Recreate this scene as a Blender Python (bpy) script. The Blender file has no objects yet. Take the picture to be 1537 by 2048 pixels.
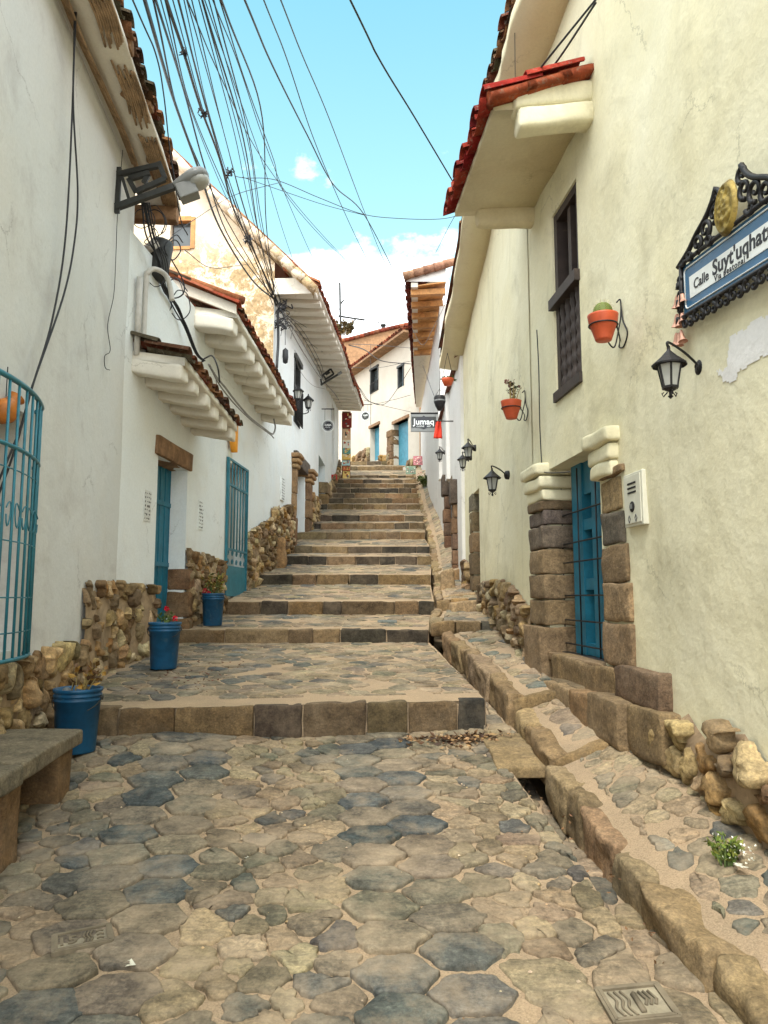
import bpy, bmesh, math, random
from math import radians, sin, cos, pi, atan2, sqrt
from mathutils import Vector, Matrix, noise, geometry
random.seed(7)
scene = bpy.context.scene
# ------------------------------------------------------------------ camera
F = 1479.0; CX = 768.5; CY = 1024.0; PITCH = radians(6.6)
CP, SP = cos(PITCH), sin(PITCH)
cam_d = bpy.data.cameras.new("camera"); cam = bpy.data.objects.new("camera", cam_d)
scene.collection.objects.link(cam); scene.camera = cam
cam_d.sensor_fit = 'VERTICAL'; cam_d.sensor_height = 36.0; cam_d.lens = F / 2048 * 36.0
cam_d.clip_start = 0.05; cam_d.clip_end = 2000
cam.location = (0, 0, 0); cam.rotation_euler = (radians(90) + PITCH, 0, 0)
# ------------------------------------------------------------------ light
SUN_EL, SUN_AZ = 58.0, 190.0           # azimuth clockwise from +Y
w = bpy.data.worlds.new("World"); scene.world = w; w.use_nodes = True
wn = w.node_tree; wn.nodes.clear()
def WN(t): return wn.nodes.new(t)
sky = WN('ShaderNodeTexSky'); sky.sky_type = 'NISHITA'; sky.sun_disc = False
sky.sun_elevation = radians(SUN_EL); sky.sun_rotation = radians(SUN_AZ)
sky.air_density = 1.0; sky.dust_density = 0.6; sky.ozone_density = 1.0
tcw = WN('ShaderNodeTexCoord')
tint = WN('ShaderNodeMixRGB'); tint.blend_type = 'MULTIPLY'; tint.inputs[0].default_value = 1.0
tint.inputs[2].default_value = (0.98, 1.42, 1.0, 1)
wn.links.new(sky.outputs[0], tint.inputs[1])
mp = WN('ShaderNodeMapping'); mp.inputs['Scale'].default_value = (1.0, 1.0, 1.7)
mp.inputs['Location'].default_value = (0.13, 0.0, 0.0)
wn.links.new(tcw.outputs['Generated'], mp.inputs[0])
cn = WN('ShaderNodeTexNoise'); cn.inputs['Scale'].default_value = 4.2; cn.inputs['Detail'].default_value = 9
cn.inputs['Roughness'].default_value = 0.58; cn.inputs['Distortion'].default_value = 0.25
wn.links.new(mp.outputs[0], cn.inputs['Vector'])
sx = WN('ShaderNodeSeparateXYZ'); wn.links.new(tcw.outputs['Generated'], sx.inputs[0])
el = WN('ShaderNodeMapRange'); el.inputs[1].default_value = 0.30; el.inputs[2].default_value = 0.60
el.inputs[3].default_value = 0.30; el.inputs[4].default_value = -0.20
wn.links.new(sx.outputs['Z'], el.inputs[0])
ad = WN('ShaderNodeMath'); ad.operation = 'ADD'
wn.links.new(cn.outputs['Fac'], ad.inputs[0]); wn.links.new(el.outputs[0], ad.inputs[1])
cr = WN('ShaderNodeValToRGB'); cr.color_ramp.elements[0].position = 0.47; cr.color_ramp.elements[1].position = 0.60
wn.links.new(ad.outputs[0], cr.inputs[0])
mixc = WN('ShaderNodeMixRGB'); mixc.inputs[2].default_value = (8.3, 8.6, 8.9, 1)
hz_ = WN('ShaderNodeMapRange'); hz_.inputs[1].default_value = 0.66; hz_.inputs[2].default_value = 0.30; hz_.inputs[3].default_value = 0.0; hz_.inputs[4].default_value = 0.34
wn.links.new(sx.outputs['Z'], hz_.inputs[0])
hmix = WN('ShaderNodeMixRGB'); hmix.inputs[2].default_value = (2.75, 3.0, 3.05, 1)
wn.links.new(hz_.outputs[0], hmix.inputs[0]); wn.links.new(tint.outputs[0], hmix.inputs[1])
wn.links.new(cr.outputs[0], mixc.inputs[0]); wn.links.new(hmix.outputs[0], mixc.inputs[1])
# unseen bright broken cloud sheet, added overhead and behind the camera for fill light
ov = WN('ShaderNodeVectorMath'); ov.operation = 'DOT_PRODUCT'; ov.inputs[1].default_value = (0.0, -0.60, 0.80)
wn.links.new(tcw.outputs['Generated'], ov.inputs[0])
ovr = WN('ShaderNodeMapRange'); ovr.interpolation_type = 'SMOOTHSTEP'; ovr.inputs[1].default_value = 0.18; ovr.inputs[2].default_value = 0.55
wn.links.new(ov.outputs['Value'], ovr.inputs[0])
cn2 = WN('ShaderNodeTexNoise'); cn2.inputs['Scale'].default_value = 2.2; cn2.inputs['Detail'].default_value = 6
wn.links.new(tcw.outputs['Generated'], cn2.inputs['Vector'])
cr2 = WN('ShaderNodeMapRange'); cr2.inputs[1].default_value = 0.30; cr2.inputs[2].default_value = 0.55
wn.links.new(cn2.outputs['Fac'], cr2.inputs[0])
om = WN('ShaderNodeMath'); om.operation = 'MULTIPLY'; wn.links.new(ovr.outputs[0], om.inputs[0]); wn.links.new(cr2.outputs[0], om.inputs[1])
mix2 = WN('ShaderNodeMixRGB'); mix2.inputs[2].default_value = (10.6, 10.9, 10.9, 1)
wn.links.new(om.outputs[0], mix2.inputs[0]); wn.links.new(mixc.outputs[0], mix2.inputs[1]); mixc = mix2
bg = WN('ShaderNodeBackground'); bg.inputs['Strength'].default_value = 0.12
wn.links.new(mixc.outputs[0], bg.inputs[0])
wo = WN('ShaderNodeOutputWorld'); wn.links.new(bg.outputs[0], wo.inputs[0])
sd = bpy.data.lights.new("sun", 'SUN'); sd.energy = 1.1; sd.angle = radians(14); sd.color = (1.0, 0.94, 0.84)
sun = bpy.data.objects.new("sun", sd); scene.collection.objects.link(sun)
sdir = Vector((sin(radians(SUN_AZ)) * cos(radians(SUN_EL)), cos(radians(SUN_AZ)) * cos(radians(SUN_EL)), sin(radians(SUN_EL))))
sun.rotation_euler = sdir.to_track_quat('Z', 'Y').to_euler(); sun.location = (0, -5, 20)
vs = scene.view_settings
vs.view_transform = 'Standard'; vs.look = 'None'; vs.gamma = 1.0; vs.use_curve_mapping = False
vs.exposure = 1.68
scene.cycles.max_bounces = 8; scene.cycles.diffuse_bounces = 5; scene.cycles.use_denoising = True
# ------------------------------------------------------------------ projection helpers
def ray(px, py):
    a = (px - CX) / F; b = (CY - py) / F
    return Vector((a, CP - b * SP, SP + b * CP))
def at(px, py, Y):
    d = ray(px, py); return d * (Y / d.y)
def rz(py):
    d = ray(CX, py); return d.z / d.y
class Wall:
    """a vertical plane in plan; local frame (u along, z up, o towards the street)"""
    def __init__(s, A, B, right=False):
        s.A = Vector(A); s.B = Vector(B); s.d = (s.B - s.A).normalized(); s.L = (s.B - s.A).length
        s.n = Vector((-s.d.y, s.d.x)) if right else Vector((s.d.y, -s.d.x))
        s.right = right
    def P(s, u, z, o=0.0):
        p = s.A + s.d * u + s.n * o; return Vector((p.x, p.y, z))
    def pix(s, px, py, o=0.0):
        r = ray(px, py); A = s.A + s.n * o; r2 = Vector((r.x, r.y))
        den = r2.x * s.d.y - r2.y * s.d.x
        t = (A.x * s.d.y - A.y * s.d.x) / den
        p = r2 * t - A
        return p.dot(s.d), r.z * t
    def uY(s, Y): return (Y - s.A.y) / s.d.y
    def pix_u(s, px, py, u):
        r = ray(px, py); Q = s.A + s.d * u; r2 = Vector((r.x, r.y))
        den = r2.x * s.n.y - r2.y * s.n.x
        t = (Q.x * s.n.y - Q.y * s.n.x) / den
        p = r2 * t - Q
        return p.dot(s.n), r.z * t
def nz(x, y, z=0.0): return noise.noise(Vector((x, y, z)))
def S(r, g, b):
    f = lambda c: (c / 255 / 12.92) if c <= 10 else ((c / 255 + 0.055) / 1.055) ** 2.4
    return (f(r), f(g), f(b))
# ------------------------------------------------------------------ mesh builder
class MB:
    def __init__(s): s.v = []; s.f = []; s.m = []; s.c = []
    def add(s, verts, faces, mat=0, col=(0.5, 0.5, 0.5)):
        b = len(s.v); s.v.extend([tuple(p) for p in verts]); s.c.extend([tuple(col)] * len(verts))
        for f in faces: s.f.append(tuple(i + b for i in f)); s.m.append(mat)
    def quad(s, a, b, c, d, mat=0, col=(0.16, 0.07, 0.05)): s.add([a, b, c, d], [(0, 1, 2, 3)], mat, col)
    def build(s, name, mats, parent=None, smooth=False, weld=0.0, bevel=0.0):
        me = bpy.data.meshes.new(name); me.from_pydata(s.v, [], s.f)
        if not isinstance(mats, (list, tuple)): mats = [mats]
        for m in mats: me.materials.append(m)
        if len(mats) > 1: me.polygons.foreach_set('material_index', s.m)
        at_ = me.color_attributes.new('Col', 'FLOAT_COLOR', 'POINT')
        flat = []
        for c in s.c: flat += [c[0], c[1], c[2], 1.0]
        at_.data.foreach_set('color', flat)
        if weld:
            bm = bmesh.new(); bm.from_mesh(me); bmesh.ops.remove_doubles(bm, verts=bm.verts, dist=weld)
            bmesh.ops.recalc_face_normals(bm, faces=bm.faces); bm.to_mesh(me); bm.free()
        if smooth: me.polygons.foreach_set('use_smooth', [True] * len(me.polygons))
        me.update()
        o = bpy.data.objects.new(name, me); scene.collection.objects.link(o)
        if bevel:
            bv = o.modifiers.new('b', 'BEVEL'); bv.width = bevel; bv.segments = 2; bv.limit_method = 'ANGLE'
        if parent is not None:
            o.parent = parent
            o.matrix_parent_inverse = Matrix.Translation(parent.location).inverted()
        return o
BOXF = [(0, 3, 2, 1), (4, 5, 6, 7), (0, 1, 5, 4), (1, 2, 6, 5), (2, 3, 7, 6), (3, 0, 4, 7)]
def wbox(mb, W, u0, u1, z0, z1, o0, o1, mat=0, col=(0.5, 0.5, 0.5), dz=0.0):
    """box in a wall frame; dz lifts the u1 end"""
    v = [W.P(u0, z0, o0), W.P(u1, z0 + dz, o0), W.P(u1, z1 + dz, o0), W.P(u0, z1, o0),
         W.P(u0, z0, o1), W.P(u1, z0 + dz, o1), W.P(u1, z1 + dz, o1), W.P(u0, z1, o1)]
    mb.add(v, BOXF, mat, col)
def bar(mb, p, q, w_, h_=None, up=(0, 0, 1), mat=0, col=(0.5, 0.5, 0.5)):
    p = Vector(p); q = Vector(q); d = (q - p).normalized(); up = Vector(up)
    if abs(d.dot(up)) > 0.98: up = Vector((0, 1, 0)) if abs(d.y) < 0.9 else Vector((1, 0, 0))
    s = d.cross(up).normalized() * (w_ / 2); t = s.cross(d).normalized() * ((h_ or w_) / 2)
    mb.add([p - s - t, p + s - t, p + s + t, p - s + t, q - s - t, q + s - t, q + s + t, q - s + t], BOXF, mat, col)
def tube(mb, pts, r, n=6, mat=0, col=(0.5, 0.5, 0.5), cap=True):
    pts = [Vector(p) for p in pts]; rs = r if isinstance(r, (list, tuple)) else [r] * len(pts)
    V = []; prev = None
    for i, p in enumerate(pts):
        d = (pts[min(i + 1, len(pts) - 1)] - pts[max(i - 1, 0)])
        d = d.normalized() if d.length > 1e-9 else Vector((0, 0, 1))
        if prev is None:
            a = Vector((0, 0, 1)) if abs(d.z) < 0.9 else Vector((1, 0, 0))
            s = d.cross(a).normalized()
        else:
            s = (prev - d * prev.dot(d)); s = s.normalized() if s.length > 1e-6 else d.orthogonal().normalized()
        prev = s; t = d.cross(s)
        for k in range(n):
            an = 2 * pi * k / n; V.append(p + (s * cos(an) + t * sin(an)) * rs[i])
    Fc = []
    for i in range(len(pts) - 1):
        for k in range(n):
            a = i * n + k; b = i * n + (k + 1) % n; Fc.append((a, b, b + n, a + n))
    if cap: Fc.append(tuple(reversed(range(n)))); Fc.append(tuple(range((len(pts) - 1) * n, len(pts) * n)))
    mb.add(V, Fc, mat, col)
def spline(pts, k=8):
    P = [Vector(p) for p in pts]
    if len(P) < 3: return [P[0].lerp(P[1], i / k) for i in range(k + 1)]
    out = []
    for i in range(len(P) - 1):
        p0 = P[i - 1] if i else P[0] * 2 - P[1]; p1 = P[i]; p2 = P[i + 1]
        p3 = P[i + 2] if i + 2 < len(P) else P[-1] * 2 - P[-2]
        for j in range(k):
            t = j / k
            out.append(0.5 * ((2 * p1) + (p2 - p0) * t + (2 * p0 - 5 * p1 + 4 * p2 - p3) * t * t + (3 * p1 - p0 - 3 * p2 + p3) * t ** 3))
    out.append(P[-1]); return out
def lathe(mb, prof, c, n=20, axis=None, mat=0, col=(0.5, 0.5, 0.5), sx=1.0):
    c = Vector(c); z = Vector(axis or (0, 0, 1)).normalized(); x = z.orthogonal().normalized(); y = z.cross(x)
    V = []; Fc = []
    for r, h in prof:
        for k in range(n):
            a = 2 * pi * k / n; V.append(c + z * h + (x * cos(a) + y * sin(a)) * r)
    for i in range(len(prof) - 1):
        for k in range(n):
            a = i * n + k; b = i * n + (k + 1) % n; Fc.append((a, b, b + n, a + n))
    mb.add(V, Fc, mat, col)
def block(mb, Pf, a0, a1, b0, b1, c0, c1, r=0.03, n=4, amp=0.012, col=(0.3, 0.3, 0.3), mat=0, fr=7.0, dz=0.0):
    """rounded rough stone block; Pf maps (a,b,c) to the world"""
    h = Vector(((a1 - a0) / 2, (b1 - b0) / 2, (c1 - c0) / 2)); m = Vector(((a0 + a1) / 2, (b0 + b1) / 2, (c0 + c1) / 2))
    r = min(r, h.x * .98, h.y * .98, h.z * .98); sd_ = random.random() * 50
    core = Vector((h.x - r, h.y - r, h.z - r))
    for ax in range(3):
        for sg in (-1, 1):
            V = []
            for i in range(n + 1):
                for j in range(n + 1):
                    q = [0, 0, 0]; q[ax] = sg
                    f = lambda t: (t if 0 else sin(t * pi / 2) ** 1 if abs(t) < 2 else t)
                    q[(ax + 1) % 3] = f(2 * i / n - 1); q[(ax + 2) % 3] = f(2 * j / n - 1)
                    p = Vector((q[0] * h.x, q[1] * h.y, q[2] * h.z))
                    k = Vector((max(-core.x, min(core.x, p.x)), max(-core.y, min(core.y, p.y)), max(-core.z, min(core.z, p.z))))
                    d = p - k
                    if d.length > 1e-7: p = k + d.normalized() * r
                    p = p + m
                    nn = noise.noise_vector(Vector((p.x * fr + sd_, p.y * fr, p.z * fr)))
                    n2 = noise.noise_vector(Vector((p.x * fr * .35 + sd_, p.y * fr * .35, p.z * fr * .35)))
                    p = p + nn * amp + n2 * amp * 1.2
                    V.append(Pf(p.x, p.y, p.z))
            Fc = []
            for i in range(n):
                for j in range(n):
                    a = i * (n + 1) + j; Fc.append((a, a + n + 1, a + n + 2, a + 1))
            mb.add(V, Fc, mat, col)
# ------------------------------------------------------------------ stones from Voronoi cells
def clip_half(poly, m, n, off=0.0):
    out = []; k = len(poly)
    for i in range(k):
        a = poly[i]; b = poly[(i + 1) % k]
        da = (a[0] - m[0]) * n[0] + (a[1] - m[1]) * n[1] + off; db = (b[0] - m[0]) * n[0] + (b[1] - m[1]) * n[1] + off
        if da <= 0: out.append(a)
        if (da < 0 < db) or (db < 0 < da):
            t = da / (da - db); out.append((a[0] + (b[0] - a[0]) * t, a[1] + (b[1] - a[1]) * t))
    return out
def area(poly):
    return 0.5 * sum(poly[i][0] * poly[(i + 1) % len(poly)][1] - poly[(i + 1) % len(poly)][0] * poly[i][1] for i in range(len(poly)))
def cells(patch, pts, gap, R):
    res = []
    for i, p in enumerate(pts):
        poly = patch
        g = gap(i) if callable(gap) else gap
        near = sorted(((q[0] - p[0]) ** 2 + (q[1] - p[1]) ** 2, j) for j, q in enumerate(pts) if j != i and abs(q[0] - p[0]) < R and abs(q[1] - p[1]) < R)
        for d2, j in near[:18]:
            q = pts[j]; d = sqrt(d2)
            if d < 1e-4: poly = []; break
            n = ((q[0] - p[0]) / d, (q[1] - p[1]) / d)
            poly = clip_half(poly, ((p[0] + q[0]) / 2, (p[1] + q[1]) / 2), n, g / 2)
            if len(poly) < 3: break
        # local box so that no cell runs far from its seed
        if len(poly) >= 3:
            for n in ((1, 0), (-1, 0), (0, 1), (0, -1)):
                poly = clip_half(poly, (p[0] + n[0] * R * .7, p[1] + n[1] * R * .7), n)
                if len(poly) < 3: break
        res.append(poly if len(poly) >= 3 and abs(area(poly)) > 0.0006 else None)
    return res
def chaikin(poly, t=0.25):
    out = []
    for i in range(len(poly)):
        a = poly[i]; b = poly[(i + 1) % len(poly)]
        out.append((a[0] + (b[0] - a[0]) * t, a[1] + (b[1] - a[1]) * t)); out.append((a[0] + (b[0] - a[0]) * (1 - t), a[1] + (b[1] - a[1]) * (1 - t)))
    return out
def resample(poly, ds, nmin=8, nmax=40):
    L = [sqrt((poly[(i + 1) % len(poly)][0] - poly[i][0]) ** 2 + (poly[(i + 1) % len(poly)][1] - poly[i][1]) ** 2) for i in range(len(poly))]
    tot = sum(L); n = max(nmin, min(nmax, int(tot / ds))); out = []; i = 0; acc = 0
    for k in range(n):
        s = tot * k / n
        while i < len(L) - 1 and acc + L[i] < s: acc += L[i]; i += 1
        t = (s - acc) / L[i] if L[i] > 1e-9 else 0
        a = poly[i]; b = poly[(i + 1) % len(poly)]
        out.append((a[0] + (b[0] - a[0]) * t, a[1] + (b[1] - a[1]) * t))
    return out
def stone(mb, Pf, poly, bulge, col, rnd=1, rt=0.25, ds=0.03, wob=0.006, rough=0.006, prof=None, mat=0, fr=9.0, sink=0.03, tilt=0.0):
    for _ in range(rnd): poly = chaikin(poly, rt)
    if area(poly) < 0: poly = poly[::-1]
    poly = resample(poly, ds); n = len(poly)
    cx = sum(p[0] for p in poly) / n; cy = sum(p[1] for p in poly) / n; sd_ = random.random() * 90
    poly = [(p[0] + wob * nz(p[0] * 22, p[1] * 22, sd_) * 1.6, p[1] + wob * nz(p[0] * 22, p[1] * 22, sd_ + 7) * 1.6) for p in poly]
    prof = prof or [(1.03, -1), (1.0, 0.35), (0.95, 0.75), (0.82, 0.95), (0.5, 1.0)]
    tx = random.uniform(-tilt, tilt); ty = random.uniform(-tilt, tilt)
    V = []
    for s_, h_ in prof:
        for p in poly:
            x = cx + (p[0] - cx) * s_; y = cy + (p[1] - cy) * s_
            h = -sink if h_ < 0 else bulge * h_ + rough * (nz(x * fr, y * fr, sd_) + 0.5 * nz(x * fr * 2.7, y * fr * 2.7, sd_)) * (0.3 + 0.7 * h_) + (x - cx) * tx + (y - cy) * ty
            V.append(Pf(x, y, h))
    V.append(Pf(cx, cy, bulge + rough * nz(cx * fr, cy * fr, sd_)))
    Fc = []
    for r_ in range(len(prof) - 1):
        for k in range(n):
            a = r_ * n + k; b = r_ * n + (k + 1) % n; Fc.append((a, b, b + n, a + n))
    l = (len(prof) - 1) * n
    for k in range(n): Fc.append((l + k, l + (k + 1) % n, len(V) - 1))
    mb.add(V, Fc, mat, col)
def jgrid(x0, x1, y0, y1, sx_, sy_, j=0.3):
    pts = []; ny = int((y1 - y0) / sy_) + 1; nx = int((x1 - x0) / sx_) + 1
    for b in range(ny):
        for a in range(nx):
            pts.append((x0 + (a + .5 * (b % 2) + random.uniform(-j, j)) * sx_, y0 + (b + random.uniform(-j, j)) * sy_))
    return pts
def vary(c, a=0.15, h=0.05):
    k = 1 + random.uniform(-a, a); return tuple(max(0.005, x * k * (1 + random.uniform(-h, h))) for x in c)
# ------------------------------------------------------------------ materials
def newmat(name):
    m = bpy.data.materials.new(name); m.use_nodes = True; nt = m.node_tree; b = nt.nodes['Principled BSDF']; return m, nt, b
def nnode(nt, t, **kw):
    n = nt.nodes.new(t)
    for k, v in kw.items():
        if k in n.inputs: n.inputs[k].default_value = v
        else: setattr(n, k, v)
    return n
def tex(nt, sc, detail=6, rough=0.55, dist=0.0, scale3=None, coord='Object', kind='noise'):
    tc = nnode(nt, 'ShaderNodeTexCoord'); src = tc.outputs[coord]
    if scale3:
        mp_ = nnode(nt, 'ShaderNodeMapping'); mp_.inputs['Scale'].default_value = scale3; nt.links.new(src, mp_.inputs[0]); src = mp_.outputs[0]
    if kind == 'noise': n = nnode(nt, 'ShaderNodeTexNoise', Scale=sc, Detail=detail, Roughness=rough, Distortion=dist)
    else: n = nnode(nt, 'ShaderNodeTexVoronoi', Scale=sc)
    nt.links.new(src, n.inputs['Vector']); return n.outputs[0]
def ramp(nt, src, p0, p1, c0=(0, 0, 0), c1=(1, 1, 1)):
    r = nnode(nt, 'ShaderNodeValToRGB'); e = r.color_ramp.elements
    e[0].position = p0; e[1].position = p1; e[0].color = (*c0, 1); e[1].color = (*c1, 1); nt.links.new(src, r.inputs[0]); return r.outputs[0]
def mixn(nt, fac, a, b, mode='MIX'):
    m = nnode(nt, 'ShaderNodeMixRGB', blend_type=mode)
    for s, v in ((0, fac), (1, a), (2, b)):
        if isinstance(v, (int, float)): m.inputs[s].default_value = v
        elif isinstance(v, tuple): m.inputs[s].default_value = (*v, 1) if len(v) == 3 else v
        else: nt.links.new(v, m.inputs[s])
    return m.outputs[0]
def bumpn(nt, b, src, strength=0.4, dist=0.01, prev=None):
    n = nnode(nt, 'ShaderNodeBump', Strength=strength, Distance=dist); nt.links.new(src, n.inputs['Height'])
    if prev is not None: nt.links.new(prev, n.inputs['Normal'])
    nt.links.new(n.outputs[0], b.inputs['Normal']); return n.outputs[0]
def mat_stone(name, dust=(0.5, 0.36, 0.22), dustamt=0.35, bump=0.5, grain=1.0, rough=0.9, streak=False):
    m, nt, b = newmat(name); at_ = nnode(nt, 'ShaderNodeAttribute', attribute_name='Col')
    c = mixn(nt, 1.0, at_.outputs[0], ramp(nt, tex(nt, 7, 8, .65, .4), .3, .72, (.52, .51, .5), (1.32, 1.29, 1.22)), 'MULTIPLY')
    c = mixn(nt, 1.0, c, ramp(nt, tex(nt, 55 * grain, 5, .7), .3, .72, (.6, .6, .6), (1.35, 1.33, 1.28)), 'MULTIPLY')
    c = mixn(nt, 1.0, c, ramp(nt, tex(nt, 22 * grain, 8, .75, .6), .32, .7, (.6, .6, .6), (1.3, 1.28, 1.24)), 'MULTIPLY')
    c = mixn(nt, ramp(nt, tex(nt, 30 * grain, 10, .8, 1.5), .60, .68, (0,) * 3, (.55,) * 3), c, (.05, .045, .04))
    if streak: c = mixn(nt, 1.0, c, ramp(nt, tex(nt, 6, 7, .7, .8, (1, 5, 1)), .35, .68, (.7, .72, .75), (1.25, 1.2, 1.15)), 'MULTIPLY')
    c = mixn(nt, ramp(nt, tex(nt, 2.6, 9, .68), .45, .68, (0, 0, 0), (dustamt,) * 3), c, dust)
    nt.links.new(c, b.inputs['Base Color']); b.inputs['Roughness'].default_value = rough; b.inputs['Specular IOR Level'].default_value = 0.25
    p = bumpn(nt, b, tex(nt, 18 * grain, 9, .7, .3), bump, 0.02)
    bumpn(nt, b, tex(nt, 110 * grain, 4, .6), bump * .6, 0.004, p)
    return m
def mat_plaster(name, base, dirt, warm, dirtamt=0.5, streakamt=0.3, bump=0.35, peel=None, peel_lo=0.0):
    m, nt, b = newmat(name)
    c = mixn(nt, ramp(nt, tex(nt, .9, 7, .6, .3), .35, .7), base, warm)
    c = mixn(nt, ramp(nt, tex(nt, 1.6, 10, .7, .5), .52, .74, (0,) * 3, (dirtamt,) * 3), c, dirt)
    c = mixn(nt, ramp(nt, tex(nt, 2.2, 6, .65, .2, (1, 1, .14)), .55, .78, (0,) * 3, (streakamt,) * 3), c, dirt)
    c = mixn(nt, ramp(nt, tex(nt, 9, 8, .75, 1.2), .62, .72, (0,) * 3, (dirtamt * .5,) * 3), c, tuple(x * .6 for x in dirt))
    c = mixn(nt, 1.0, c, ramp(nt, tex(nt, 40, 4, .7), .25, .75, (.93,) * 3, (1.05,) * 3), 'MULTIPLY')
    vo = nnode(nt, 'ShaderNodeTexVoronoi', feature='DISTANCE_TO_EDGE', Scale=.75); tcc = nnode(nt, 'ShaderNodeTexCoord'); nz3 = nnode(nt, 'ShaderNodeTexNoise', Scale=3.0, Detail=8, Roughness=.7)
    mxv = nnode(nt, 'ShaderNodeMixRGB', blend_type='ADD'); mxv.inputs[0].default_value = .45; nt.links.new(tcc.outputs['Object'], nz3.inputs['Vector']); nt.links.new(tcc.outputs['Object'], mxv.inputs[1]); nt.links.new(nz3.outputs['Color'], mxv.inputs[2]); nt.links.new(mxv.outputs[0], vo.inputs['Vector'])
    crk = ramp(nt, vo.outputs['Distance'], .0, .006, (1, 1, 1), (0, 0, 0)); crm = ramp(nt, tex(nt, 1.1, 4, .5), .52, .6, (0,) * 3, (.5,) * 3)
    c = mixn(nt, mixn(nt, 1.0, crk, crm, 'MULTIPLY'), c, tuple(x * .45 for x in dirt))
    if peel:
        f = ramp(nt, tex(nt, 3.2, 10, .78, .5), .46, .50)
        tc = nnode(nt, 'ShaderNodeTexCoord'); sp = nnode(nt, 'ShaderNodeSeparateXYZ'); nt.links.new(tc.outputs['Object'], sp.inputs[0])
        hz = ramp(nt, sp.outputs['Z'], 0, 1)
        mr = nnode(nt, 'ShaderNodeMapRange'); mr.inputs[1].default_value = peel_lo - .5; mr.inputs[2].default_value = peel_lo + .6
        mr.inputs[3].default_value = 1; mr.inputs[4].default_value = 0; nt.links.new(sp.outputs['Z'], mr.inputs[0])
        f = mixn(nt, 1.0, f, mr.outputs[0], 'MULTIPLY')
        pc = mixn(nt, ramp(nt, tex(nt, 14, 6, .7), .4, .6), peel, tuple(x * .6 for x in peel))
        c = mixn(nt, f, c, pc)
    nt.links.new(c, b.inputs['Base Color']); b.inputs['Roughness'].default_value = 0.92; b.inputs['Specular IOR Level'].default_value = 0.15
    p = bumpn(nt, b, tex(nt, 5, 7, .55), bump, 0.035)
    bumpn(nt, b, tex(nt, 60, 5, .6), bump * .6, 0.006, p)
    return m
def mat_simple(name, col, rough=0.6, metal=0.0, bump=0.15, bs=60, var=0.25, col2=None, p0=.5, p1=.7, spec=0.4, scale3=None):
    m, nt, b = newmat(name)
    c = mixn(nt, 1.0, col, ramp(nt, tex(nt, 6, 7, .65, .3, scale3), .3, .72, (1 - var,) * 3, (1 + var,) * 3), 'MULTIPLY')
    if col2: c = mixn(nt, ramp(nt, tex(nt, 9, 8, .7, .5, scale3), p0, p1), c, col2)
    nt.links.new(c, b.inputs['Base Color']); b.inputs['Roughness'].default_value = rough; b.inputs['Metallic'].default_value = metal
    b.inputs['Specular IOR Level'].default_value = spec
    if bump: bumpn(nt, b, tex(nt, bs, 6, .65, .2, scale3), bump, 0.006)
    return m
def mat_attr(name, rough=0.8, var=0.3, bump=0.3, bs=40):
    m, nt, b = newmat(name); at_ = nnode(nt, 'ShaderNodeAttribute', attribute_name='Col')
    c = mixn(nt, 1.0, at_.outputs[0], ramp(nt, tex(nt, 12, 8, .7, .4), .3, .72, (1 - var,) * 3, (1 + var,) * 3), 'MULTIPLY')
    nt.links.new(c, b.inputs['Base Color']); b.inputs['Roughness'].default_value = rough; b.inputs['Specular IOR Level'].default_value = .25
    bumpn(nt, b, tex(nt, bs, 7, .65), bump, 0.008); return m
M = {}
M['paver'] = mat_stone('paving_stone', (.39, .305, .205), .65, .8, 1.0, .85, True)
M['rubble'] = mat_stone('rubble_stone', (.42, .32, .21), .3, 1.0, .8)
M['ashlar'] = mat_stone('dressed_stone', (.36, .28, .19), .22, .9, 1.2)
def mat_mortar():
    m, nt, b = newmat('sandy_mortar')
    c = mixn(nt, ramp(nt, tex(nt, 2.2, 9, .65, .4), .35, .7), (.385, .285, .182), (.29, .222, .148))
    c = mixn(nt, ramp(nt, tex(nt, 14, 8, .7, .5), .5, .75, (0,) * 3, (.55,) * 3), c, (.34, .25, .165))
    c = mixn(nt, 1.0, c, ramp(nt, tex(nt, 120, 3, .6), .3, .7, (.75,) * 3, (1.22,) * 3), 'MULTIPLY')
    nt.links.new(c, b.inputs['Base Color']); b.inputs['Roughness'].default_value = .95; b.inputs['Specular IOR Level'].default_value = .1
    p = bumpn(nt, b, tex(nt, 16, 9, .7, .5), .7, .03); bumpn(nt, b, tex(nt, 130, 4, .6), .5, .005, p); return m
M['mortar'] = mat_mortar()
M['earth'] = mat_simple('dry_earth', (.33, .25, .16), .95, 0, .6, 20, .3)
M['clay_mortar'] = mat_simple('clay_mortar', (.34, .245, .15), .95, 0, .8, 26, .4, (.2, .14, .09), .5, .72)
M['plaster_grey'] = mat_plaster('old_white_plaster', (.62, .635, .625), (.38, .355, .345), (.645, .64, .605), .55, .2)
M['plaster_white'] = mat_plaster('white_plaster', (.72, .765, .775), (.50, .50, .48), (.735, .745, .715), .3, .2)
M['plaster_cream'] = mat_plaster('cream_peeling_plaster', (.66, .55, .41), (.46, .34, .22), (.70, .62, .50), .5, .3, .35, (.46, .33, .18), 7.5)
M['plaster_yellow'] = mat_plaster('pale_yellow_plaster', (.69, .64, .435), (.42, .385, .255), (.74, .705, .53), .6, .5, .42)
M['plaster_pale'] = mat_plaster('pale_cream_plaster', (.50, .455, .38), (.40, .35, .28), (.56, .52, .45), .3, .3)
M['plaster_far'] = mat_plaster('far_white_plaster', (.68, .67, .64), (.5, .47, .42), (.72, .71, .68), .3, .3)
M['bare_white'] = mat_plaster('bare_white_patch', (.72, .715, .70), (.6, .57, .5), (.75, .74, .73), .3, .1)
M['adobe'] = mat_simple('brown_adobe', (.29, .165, .085), .95, 0, .6, 14, .3, (.20, .11, .06))
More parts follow.
